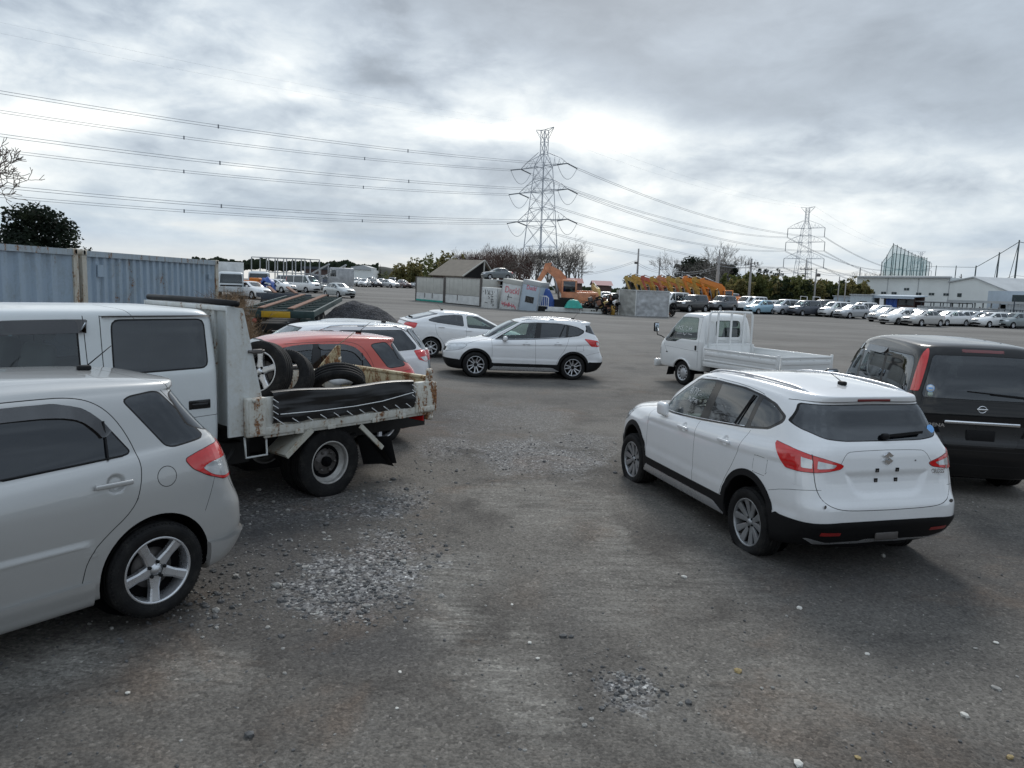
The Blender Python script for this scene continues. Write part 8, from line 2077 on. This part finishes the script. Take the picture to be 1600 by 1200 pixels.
def wires():
    m = MATS; simple('lattice', (.40, .43, .47), .5, .1, var=.1); simple('insulator', (.16, .18, .20), .4); simple('cable', (.22, .24, .27), .5, .2); simple('pole_concrete', (.30, .29, .28), .85, var=.15, scale=2)
    T = []; sites = [(842, 265, 60.5, 'tall steel lattice pylon in the centre of the photo'), (1252, 462, 60.5, 'smaller-looking lattice pylon right of centre above the bamboo'), (1434, 830, 60, 'tiny distant pylon top behind the golf net')]
    P = [at_y(px, 450, D) for px, D, *_ in sites]; t0 = Vector((-215, 70, 0)); pos = [Vector((t0.x, t0.y, 0))]+[Vector((p.x, s[1], 0)) for p, s in zip(P, sites)]
    arms = [44.4, 36.0, 26.0]; reach = [11.0, 11.6, 12.0]; base = None; ends = []
    for i, q in enumerate(pos):
        d = (pos[min(i+1, 3)]-pos[max(i-1, 0)]).normalized(); yaw = math.atan2(d.y, d.x)-pi/2
        if i == 0: ends.append((q, yaw)); continue
        lab = sites[i-1][3]
        e = empty('pylon', q, yaw); tag(e, lab, 'pylon', 'transmission pylons in a line')
        pylon_mesh().build('tower', m['lattice'], e)
        for z, r in zip(arms, reach):
            b = MB(); w = 1.25+(46-z)*.055
            for s in (1, -1):
                for y in (w, -w): b.bar((s*w, y, z), (s*r, 0, z), .20); b.bar((s*w, y, z+4.6), (s*r*.72, 0, z+2.1), .14); b.bar((s*r*.72, 0, z+2.1), (s*r, 0, z), .14)
                for k in (.35, .55, .75): b.bar((s*r*k, w*(1-k), z), (s*r*(k+.12), 0, z+4.2*(1-k)), .10); b.bar((s*r*k, -w*(1-k), z), (s*r*(k-.08), 0, z+4.2*(1-k)), .10)
            b.build('cross_arm', m['lattice'], e)
            if i == 1:
                b = MB()
                for s in (1, -1):
                    for sy in (1, -1): b.tube([(s*r, 0, z), (s*(r-.0), sy*5.0, z-1.0)], .22, 6)
                b.build('insulator', m['insulator'], e); b = MB()
                for s in (1, -1): b.tube([(s*r, 5*k, z-1.0-4.2*(1-k*k)) for k in np.linspace(-1, 1, 13)], .07, 5)
                b.build('jumper', m['cable'], e)
            else:
                b = MB(); [b.tube([(s*r, 0, z), (s*r, 0, z-5.4)], .20, 6) for s in (1, -1)]; b.build('insulator', m['insulator'], e)
        b = MB()
        for s in (1, -1):
            for y in (.95, -.95): b.bar((s*.9, y, 56.5), (s*4.2, 0, 57.1), .16); b.bar((s*.9, y, 53.5), (s*4.2, 0, 56.9), .12)
        b.build('earth_peak', m['lattice'], e)
        if i == 1: b = MB(); b.box((0, 0, 13.5), (8.2, 8.2, .2)); [b.bar((sx*4.1, sy*4.1, 13.5), (sx*4.1, sy*4.1, 14.8), .1) for sx in (-1, 0, 1) for sy in (-1, 0, 1)]; b.build('platform', m['lattice'], e)
        ends.append((q, yaw))
    lvl = ['upper', 'middle', 'lower']
    for k, (z, r) in enumerate(zip(arms, reach)):
        for s in (1, -1):
            b = MB()
            for (qa, ya), (qb, yb), off in zip(ends[:-1], ends[1:], range(3)):
                for tw in (-.28, .28):
                    def end(q, y, i, toward):
                        zz = z-1.0 if i == 1 else z-5.4 if i > 1 else z-1.0; y0 = 5.0*toward if i == 1 else 0
                        return q+Vector((cos(y)*s*r-sin(y)*y0, sin(y)*s*r+cos(y)*y0, zz+tw))
                    A, B = end(qa, ya, off, 1), end(qb, yb, off+1, -1); L = (B-A).length; sag = L*.021
                    b.tube([A.lerp(B, t)+Vector((0, 0, -4*sag*t*(1-t))) for t in np.linspace(0, 1, 28)], (.045, .06, .10)[off], 4, cap=False)
                if off == 0:
                    for t in (.2, .42, .62, .8): c = A.lerp(B, t)+Vector((0, 0, -4*sag*t*(1-t)-.28)); b.box(c, (.25, .25, .9))
            tag(b.build('power_cable', m['cable'], fix=False), '%s twin transmission cable on the %s side of the pylons' % (lvl[k], 'near' if s > 0 else 'far'), 'cable', 'high-voltage cables along the pylons')
    b = MB()
    for (qa, ya), (qb, yb), off in zip(ends[:-1], ends[1:], range(3)):
        for s in (1, -1):
            A, B = qa+Vector((cos(ya)*s*4.2, sin(ya)*s*4.2, 57.1)), qb+Vector((cos(yb)*s*4.2, sin(yb)*s*4.2, 57.1)); L = (B-A).length
            b.tube([A.lerp(B, t)+Vector((0, 0, -4*L*.016*t*(1-t))) for t in np.linspace(0, 1, 24)], (.012, .018, .03)[off], 3, cap=False)
    tag(b.build('earth_cable', m['cable'], fix=False), 'faint top earth cables strung over the pylon peaks', 'cable')
    # utility poles along the road behind
    tops = []
    for px, pt, D, arm, r, lab in [(998, 388.5, 140, 0, .19, 'slim utility pole with lamp box behind the first boom, leftmost of the row'), (1031.5, 403, 150, 0, .17, 'thin short utility pole right of the lamp-box pole'), (1123.5, 400, 92, 1, .24, 'thick concrete utility pole in front of the evergreens'), (1174.5, 404, 98, 2, .17, 'utility pole with twin crossbars before the bamboo'), (1260, 411, 120, 1, .15, 'slim pole right in front of the smaller pylon'), (1276, 420, 110, 3, .14, 'short pole with a lamp head right of the smaller pylon'), (1344.5, 418, 160, 0, .16, 'thin pole over the warehouse left end'), (910, 413, 160, 1, .14, 'thin pole right of the leafless copse'), (1312, 432, 104, 0, .09, 'thin pale post left of the prefab sheds'), (1322, 440, 102, 0, .09, 'short pale post beside the prefab sheds')]:
        p = at_y(px, pt, D); H = p.z; e = empty('utility_pole', (p.x, D, ground_z(p.x, D) if D < 150 else 0)); H -= e.location.z; tag(e, lab, 'utility pole'); b = MB(); b.tube([(0, 0, -.3), (0, 0, H)], [r*1.15, r*.75], 8); b.build('post', m['pole_concrete'], e)
        if arm == 1: b = MB(); b.box((0, -.1, H-1.0), (1.9, .1, .1)); b.box((0, -.1, H-1.7), (1.5, .1, .1)); [b.cyl((x, -.1, H-1.0), (x, -.1, H-.75), .06, 6) for x in (-.85, -.3, .3, .85)]; b.bar((0, 0, H-.5), (0, 0, H+.8), .08); b.build('crossbar', m['steel_dark'], e)
        if arm == 2: b = MB(); [b.bar((-.9, -.1, H-.8-k), (.9, -.1, H-.5-k), .08) for k in (0, .4)]; [b.cyl((x, -.1, H-.8), (x, -.1, H-.4), .07, 6) for x in (-.8, -.4, .4, .8)]; b.build('crossbar', m['steel_dark'], e)
        if arm == 3 or px == 998: b = MB(); b.rbox((-.35 if px == 998 else .3, 0, H-2.6 if px == 998 else H-.9), (.6, .4, .45), .08, 2); b.build('lamp_box', m['steel_dark'], e)
        if px == 910: b = MB(); b.bar((0, 0, H-1.6), (2.4, 0, H-1.5), .1); b.build('bracket', m['steel_dark'], e)
        if px == 1031.5: b = MB(); b.bar((0, 0, H-2.2), (1.6, 0, H-2.2), .1); b.build('bracket', m['steel_dark'], e)
        tops.append(Vector((p.x, D, p.z)))
    for k, (i, j, dz, lab) in enumerate([(7, 0, -2.0, 'service wire from the copse pole to the lamp-box pole'), (0, 1, -2.6, 'service wire between the two left utility poles'), (1, 2, -1.2, 'service wire from the thin pole to the thick concrete pole'), (2, 3, -.8, 'service wire between thick pole and twin-crossbar pole'), (3, 4, -.9, 'service wire from twin-crossbar pole to the slim pole'), (4, 6, -.6, 'service wire running on towards the warehouse')]):
        A, B = tops[i]+Vector((0, 0, dz)), tops[j]+Vector((0, 0, dz)); b = MB()
        for o in (0, .5): b.tube([A.lerp(B, t)+Vector((0, o, -o*.6-4*(A-B).length*.02*t*(1-t))) for t in np.linspace(0, 1, 14)], .028, 3, cap=False)
        tag(b.build('service_wire', m['cable'], fix=False), lab, 'wire', 'service wires between the utility poles')
# ------------------------------------------------------------------ the parked cars further off
PROTO = {}
_used = set()
def far_car(kind, px, py, yaw, color, label, group, dz=0, D=None):
    if kind not in PROTO:
        md = build_car(auto_spec(**SPECS[kind]), (1, 1, 1, 1), 2, paintmat='paint_far', glassmats={'glass_dark': 'glass_far'}); r = md['root']
        for s in (1, -1): mirror(r, SPECS[kind]['cowl'][0]-.28, SPECS[kind]['w']-.05, SPECS[kind]['cowl'][1]+.04, [MATS['paint_far'], MATS['black_plastic'], MATS['mirror_glass']], (1, 1, 1, 1), (.1, .18, .14), s)
        b = MB(); fx_ = SPECS[kind]['xf']+.005; b.rbox((fx_, 0, .42), (.02, .33, .12), .005, 1); b.build('number_plate', MATS['panel_white'] if kind in ('hatchback',) else MATS['black_plastic'], r); PROTO[kind] = r
        bpy.context.view_layer.update()
    if D is None: p = at_ground(px, py)
    else: p = at_y(px, py, D); p.z = ground_z(p.x, D)
    src = PROTO[kind]
    if kind not in _used: _used.add(kind); c = src; [setattr(o, 'color', color) for o in [src]+kids(src) if o.get('paint')]
    else: c = copy_tree(src, None, color)
    c.location = (p.x, p.y, p.z+dz); a = R_(yaw); c.rotation_euler = (0, 0, a)
    # the photo point marks the nearest wheels, so the centre lies a little beyond
    c.location.y += .9; c.location.z = ground_z(c.location.x, c.location.y)+dz
    tag(c, label, 'car' if kind not in ('minivan', 'van') else 'van', group); return c
def far_cars():
    paint('paint_far', .15, .34, .9, .5)
    W = (.74, .75, .75, 1); S = (.42, .44, .46, 1); K = (.014, .014, .017, 1); DG = (.075, .08, .09, 1); NB = (.022, .032, .055, 1); LB = (.30, .50, .62, 1)
    R = 'front row of parked cars at the right'; B = 'back row of cars behind the right-hand front row'
    F = far_car
    F('suv', 1082, 488, 221, K, 'black off-roader with chrome wheels, first right of the silver box', R); F('suv', 1129, 487.5, 221, (.085, .09, .10, 1), 'dark grey off-roader with silver lower body beside the black one', R)
    F('suv', 1168, 488, 219, W, 'white off-roader between the dark grey one and the light blue car', R); F('hatchback', 1190, 491, 216, LB, 'light blue hatchback in the right-hand row', R)
    F('minivan', 1229, 492, 215, (.46, .49, .53, 1), 'silver-blue people carrier right of the light blue car', R); F('sedan', 1262, 491, 215, (.14, .20, .27, 1), 'blue-grey saloon half hidden behind the silver people carrier', R)
    F('suv', 1288, 493.5, 213, (.02, .02, .022, 1), 'black off-roader with pale roof left of the navy saloon', R); F('sedan', 1318, 496, 212, NB, 'navy blue saloon in the right-hand row', R)
    F('minivan', 1352, 495.5, 212, W, 'white people carrier right of the navy saloon', R); F('wagon', 1377, 497, 211, (.62, .65, .66, 1), 'pearl white estate nose-left beside the white people carrier', R)
    F('sedan', 1392, 504, 210, (.50, .52, .53, 1), 'silver saloon tucked behind the white car with oval grille', R); F('sedan', 1413, 508, 208, W, 'white saloon with big dark grille in the right-hand row', R)
    F('sedan', 1449, 510.5, 208, (.46, .455, .44, 1), 'champagne silver saloon nearest the camera in the row', R); F('saloon', 1489, 510, 206, W, 'sleek white saloon right of the champagne one', R)
    F('sedan', 1516, 508, 205, (.36, .39, .40, 1), 'silver-grey saloon right of the sleek white one', R); F('sedan', 1545, 507, 204, K, 'black saloon in the gap before the dark green one', R)
    F('saloon', 1575, 510, 222, (.03, .038, .036, 1), 'dark green-black saloon facing the camera near the right edge', R); F('saloon', 1606, 512, 222, W, 'white car cut by the right frame edge', R)
    F('van', 1054, 481, 225, W, 'small white van peeping out right of the silver box', B, 0, 77); F('wagon', 1072, 480, 224, S, 'silver estate behind the black off-roader', B, 0, 80)
    F('suv', 1178, 480, 215, W, 'white off-roader roof behind the white one', B, 0, 84); F('wagon', 1203, 480, 215, W, 'white estate roof behind the light blue car', B, 0, 82); F('wagon', 1232, 480, 214, (.6, .63, .65, 1), 'pale estate roof behind the silver people carrier', B, 0, 82)
    F('minivan', 1262, 482, 213, NB, 'dark blue people carrier behind the blue-grey saloon', B, 0, 80); F('minivan', 1310, 484, 212, W, 'white roofed van between the black off-roader and navy saloon', B, 0, 80); F('wagon', 1303, 470, 200, (.5, .54, .58, 1), 'pale car beside the prefab sheds', B, 0, 98)
    F('wagon', 1336, 486, 211, S, 'silver estate roof behind the navy saloon', B, 0, 78); F('wagon', 1420, 492, 208, W, 'white car roof behind the silver saloon', B, 0, 74); F('sedan', 1443, 493, 208, (.25, .26, .27, 1), 'grey car roof behind the white grille saloon', B, 0, 73)
    F('wagon', 1466, 494, 206, (.3, .3, .3, 1), 'dark grey estate roof behind the champagne saloon', B, 0, 72); F('sedan', 1487, 494, 206, W, 'white car roof behind the sleek white saloon', B, 0, 72); F('wagon', 1509, 494, 206, W, 'white estate roof in the gap left of the black saloon', B, 0, 71)
    F('sedan', 1532, 494, 204, S, 'silver car roof directly behind the black saloon', B, 0, 71); F('wagon', 1558, 496, 204, W, 'white car roof left of the dark green-black saloon', B, 0, 70); F('hatchback', 1594, 497, 204, (.20, .24, .25, 1), 'grey-green car behind the dark green-black saloon', B, 0, 70)
    L = 'far row of cars at the left'; Fg = 'cars among the lorries at the far left'
    F('minivan', 533, 445.5, 262, (.58, .56, .50, 1), 'beige people carrier facing the camera, first in the far-left row', L); F('wagon', 546, 447, 262, (.36, .37, .36, 1), 'grey estate facing the camera in the far-left row', L); F('sedan', 557, 447.5, 250, (.5, .51, .5, 1), 'silver saloon left of the white one in the far row', L)
    F('sedan', 568, 448.5, 268, W, 'white saloon facing the camera in the far-left row', L); F('sedan', 584, 447, 300, DG, 'dark grey saloon between two white ones in the far-left row', L); F('sedan', 607, 449.5, 318, W, 'white saloon side-on in the far-left row', L)
    F('sedan', 630, 450, 300, (.10, .05, .05, 1), 'maroon saloon in the far-left row', L); F('sedan', 641, 449, 300, W, 'white saloon right of the maroon one, by the grey truck body', L); F('suv', 648, 447, 290, DG, 'dark car half hidden by the grey truck body', L)
    for k, px in enumerate([553, 577, 594, 612, 626]): F(['wagon', 'minivan', 'wagon', 'suv', 'wagon'][k], px, 443, 270, [(.3, .31, .32, 1), (.35, .36, .36, 1), W, (.2, .21, .22, 1), (.5, .5, .48, 1)][k], ['dark grey estate behind the silver saloon, far left', 'grey van behind the white saloon, far left', 'white estate roof behind the dark saloon, far left', 'charcoal car roof behind the white side-on saloon', 'pale estate roof behind the maroon saloon'][k], L, 0, 142)
    F('suv', 506, 448.5, 12, (.02, .03, .06, 1), 'dark blue off-roader side-on before the car carrier', Fg); F('sedan', 388, 467, 320, W, 'white saloon behind the dry weeds at far left', Fg); F('minivan', 450, 448, 335, W, 'white people carrier parked right of the lorry cab', Fg); F('van', 470, 441, 330, W, 'white van behind the white people carrier', Fg, 0, 84)
    F('sedan', 433, 457, 325, W, 'white car with dark windows behind the black trailer', Fg); F('sedan', 527, 465, 310, (.45, .48, .48, 1), 'pale silver saloon beyond the trailer end', Fg); F('sedan', 487, 456, 320, (.35, .38, .38, 1), 'grey-green car half hidden by the black trailer', Fg); F('sedan', 480, 443, 300, S, 'silver car under the car carrier ramp', Fg, 0, 92)
    F('hatchback', 952, 470, 250, W, 'white hatchback behind the scrap left of the silver box', None, 0, 72); F('kei', 948, 458, 262, W, 'white microvan behind the white hatchback in the scrap yard', None, 0, 82); F('hatchback', 962, 458, 262, (.5, .6, .62, 1), 'pale blue hatchback beside the microvan in the scrap yard', None, 0, 84)
    c = F('sedan', 776, 440, 195, (.10, .12, .13, 1), 'dark grey car standing on top of the open rack body', None, 0, 68); c.location.z = ground_z(c.location.x, 68)+2.45; c.scale = (.62, .9, .75)
    F('van', 1133, 462, 200, S, 'grey van at the end of the excavator row', None, 0, 96)
# ------------------------------------------------------------------ sky, light, camera
def sky():
    w = bpy.data.worlds.new('World'); SC.world = w; w.use_nodes = True; nt = w.node_tree; bg = nt.nodes['Background']
    el, az = R_(38), R_(8)           # sun ahead of the camera behind the cloud deck
    st = nt.nodes.new('ShaderNodeTexSky'); st.sky_type = 'NISHITA'; st.sun_disc = False; st.sun_elevation = el; st.sun_rotation = az; st.air_density = 1.2; st.dust_density = 2.0
    tc = nt.nodes.new('ShaderNodeTexCoord'); d = tc.outputs['Generated']; sp = N(nt, 'ShaderNodeSeparateXYZ'); nt.links.new(d, sp.inputs[0]); X, Y, Z = sp.outputs
    zc = math_(nt, 'MAXIMUM', Z, .0)
    # cloud deck: directions projected on to a flat layer overhead
    den = math_(nt, 'ADD', zc, .16); u = math_(nt, 'DIVIDE', X, den); v = math_(nt, 'DIVIDE', Y, den)
    cb = N(nt, 'ShaderNodeCombineXYZ'); nt.links.new(u, cb.inputs[0]); nt.links.new(v, cb.inputs[1])
    mp = N(nt, 'ShaderNodeMapping'); mp.inputs['Location'].default_value = SKY_OFF; mp.inputs['Rotation'].default_value = (0, R_(-5), 0); mp.inputs['Scale'].default_value = (1, 1, 2.3); nt.links.new(d, mp.inputs[0])
    n1 = noise_tex(nt, mp.outputs[0], 2.6, 8, .52, .25); n2 = noise_tex(nt, mp.outputs[0], 6.5, 8, .56, .35); n3 = noise_tex(nt, mp.outputs[0], 18, 6, .58, .3)
    c = math_(nt, 'ADD', math_(nt, 'MULTIPLY', n1, .52), math_(nt, 'ADD', math_(nt, 'MULTIPLY', n2, .34), math_(nt, 'MULTIPLY', n3, .14)))
    c = math_(nt, 'MULTIPLY_ADD', math_(nt, 'SUBTRACT', c, .5), 1.5, .535)
    # the heavy deck: its ragged lower edge drops towards the right
    ed_ = math_(nt, 'ADD', math_(nt, 'SUBTRACT', Z, math_(nt, 'MULTIPLY_ADD', X, -.17, .265)), math_(nt, 'ADD', math_(nt, 'MULTIPLY', math_(nt, 'SUBTRACT', n1, .5), .30), math_(nt, 'MULTIPLY', math_(nt, 'SUBTRACT', n2, .5), .10)))
    dk = N(nt, 'ShaderNodeMapRange'); dk.interpolation_type = 'SMOOTHSTEP'; nt.links.new(ed_, dk.inputs[0]); dk.inputs[1].default_value = -.035; dk.inputs[2].default_value = .07; dk.inputs[3].default_value = 0; dk.inputs[4].default_value = 1
    c = mixc(nt, dk.outputs[0], c, math_(nt, 'MULTIPLY_ADD', math_(nt, 'SUBTRACT', c, .5), .42, .375))
    sx = N(nt, 'ShaderNodeSeparateXYZ'); nt.links.new(c, sx.inputs[0]); c = sx.outputs[0]
    def lobe(px, py, rx, ry, rot=0):
        """soft region of the deck round a sky direction"""
        r = ray(px, py); r = r/np.linalg.norm(r); U = r[0]/(max(r[2], 0)+.16); Vv = r[1]/(max(r[2], 0)+.16)
        m = N(nt, 'ShaderNodeMapping', vector_type='TEXTURE'); m.inputs['Location'].default_value = (U, Vv, 0); m.inputs['Rotation'].default_value = (0, 0, R_(rot)); m.inputs['Scale'].default_value = (rx, ry, 1); nt.links.new(cb.outputs[0], m.inputs[0])
        ln = N(nt, 'ShaderNodeVectorMath', operation='LENGTH'); nt.links.new(m.outputs[0], ln.inputs[0]); q = math_(nt, 'SUBTRACT', 1, ln.outputs['Value'], clamp=True); return math_(nt, 'MULTIPLY', q, q)
    for a, s in ((lobe(925, 212, .42, .42), .30), (lobe(760, 200, .35, .22), .20), (lobe(150, 185, .55, .28, 10), .20), (lobe(460, 150, .22, .12), .14), (lobe(380, 262, .35, .20), .14), (lobe(1500, 340, .7, .6), .08),
                 (lobe(620, 125, .50, .22, -12), -.10), (lobe(1250, 180, 1.0, .40, 0), -.08), (lobe(1120, 262, .6, .28), -.10), (lobe(1380, 285, .6, .22), -.06), (lobe(620, 330, .8, .4), -.05)):
        c = math_(nt, 'ADD', c, math_(nt, 'MULTIPLY', a, s))
    col = ramp(nt, c, [(.24, (.255, .305, .37, 1)), (.36, (.345, .40, .465, 1)), (.45, (.46, .53, .61, 1)), (.53, (.61, .685, .755, 1)), (.61, (.80, .86, .895, 1)), (.72, (1.08, 1.10, 1.08, 1))])
    # near the horizon: pale blue bands and a cream strip
    hz = N(nt, 'ShaderNodeMapRange'); nt.links.new(Z, hz.inputs[0]); hz.inputs[1].default_value = .13; hz.inputs[2].default_value = .02; hz.inputs[3].default_value = 0; hz.inputs[4].default_value = .75
    mp2 = N(nt, 'ShaderNodeMapping'); mp2.inputs['Scale'].default_value = (3, 3, 26); nt.links.new(d, mp2.inputs[0]); nb = noise_tex(nt, mp2.outputs[0], 1.3, 6, .55, .3)
    band = ramp(nt, nb, [(.34, (.42, .54, .68, 1)), (.48, (.52, .63, .74, 1)), (.60, (.68, .75, .81, 1)), (.72, (.90, .89, .83, 1))])
    col = mixc(nt, hz.outputs[0], col, band)
    cream = N(nt, 'ShaderNodeMapRange'); nt.links.new(math_(nt, 'ADD', Z, math_(nt, 'MULTIPLY', nb, .02)), cream.inputs[0]); cream.inputs[1].default_value = .055; cream.inputs[2].default_value = .02; cream.inputs[3].default_value = 0; cream.inputs[4].default_value = .55
    left = N(nt, 'ShaderNodeMapRange'); nt.links.new(X, left.inputs[0]); left.inputs[1].default_value = .15; left.inputs[2].default_value = -.2
    col = mixc(nt, math_(nt, 'MULTIPLY', cream.outputs[0], left.outputs[0]), col, (.88, .84, .76, 1))
    # the deck is brightest overhead and behind
    zen = N(nt, 'ShaderNodeMapRange'); nt.links.new(Z, zen.inputs[0]); zen.inputs[1].default_value = .42; zen.inputs[2].default_value = .85; zen.inputs[3].default_value = 1.0; zen.inputs[4].default_value = 1.75
    bk = N(nt, 'ShaderNodeMapRange'); nt.links.new(Y, bk.inputs[0]); bk.inputs[1].default_value = .25; bk.inputs[2].default_value = -.5; bk.inputs[3].default_value = 1.0; bk.inputs[4].default_value = 1.1
    gain = math_(nt, 'MULTIPLY', math_(nt, 'MULTIPLY', zen.outputs[0], bk.outputs[0]), 8.0)
    vm = N(nt, 'ShaderNodeVectorMath', operation='SCALE'); nt.links.new(col, vm.inputs[0]); nt.links.new(gain, vm.inputs['Scale'])
    ad = N(nt, 'ShaderNodeMix', data_type='RGBA', blend_type='ADD'); ad.inputs[0].default_value = .05; nt.links.new(vm.outputs[0], ad.inputs[6]); nt.links.new(st.outputs[0], ad.inputs[7])
    nt.links.new(ad.outputs[2], bg.inputs[0]); bg.inputs[1].default_value = .1
    sd = bpy.data.lights.new('sun', 'SUN'); sd.energy = 1.5; sd.angle = R_(16); sd.color = (1, .965, .91); s = bpy.data.objects.new('sun', sd); COL.objects.link(s)
    dirv = Vector((sin(az)*cos(el), cos(az)*cos(el), sin(el))); s.rotation_euler = dirv.to_track_quat('Z', 'Y').to_euler(); s.location = (0, 0, 50)
    SC.view_settings.view_transform = 'Standard'; SC.view_settings.look = 'None'; SC.view_settings.gamma = 1; SC.view_settings.exposure = EXPO; SC.view_settings.use_curve_mapping = False
def camera():
    cd = bpy.data.cameras.new('camera'); cam = bpy.data.objects.new('camera', cd); COL.objects.link(cam); SC.camera = cam
    M = Matrix(((CR[0], CU[0], -CF[0]), (CR[1], CU[1], -CF[1]), (CR[2], CU[2], -CF[2])))
    cam.matrix_world = Matrix.Translation((0, 0, CAM_H)) @ M.to_4x4(); cd.sensor_width = 36; cd.lens = CAM_F/1600*36; cd.clip_start = .05; cd.clip_end = 20000
SKY_OFF = (0.3, 1.7, 0); EXPO = 0.32
# ------------------------------------------------------------------ build
sky(); camera(); ground()
yard_things(); diggers(); buildings(); wires(); plants(); far_cars()
near_vehicles(); tipper(); pickup()
SC.cycles.use_denoising = True
SC.cycles.max_bounces = 8; SC.cycles.transparent_max_bounces = 16
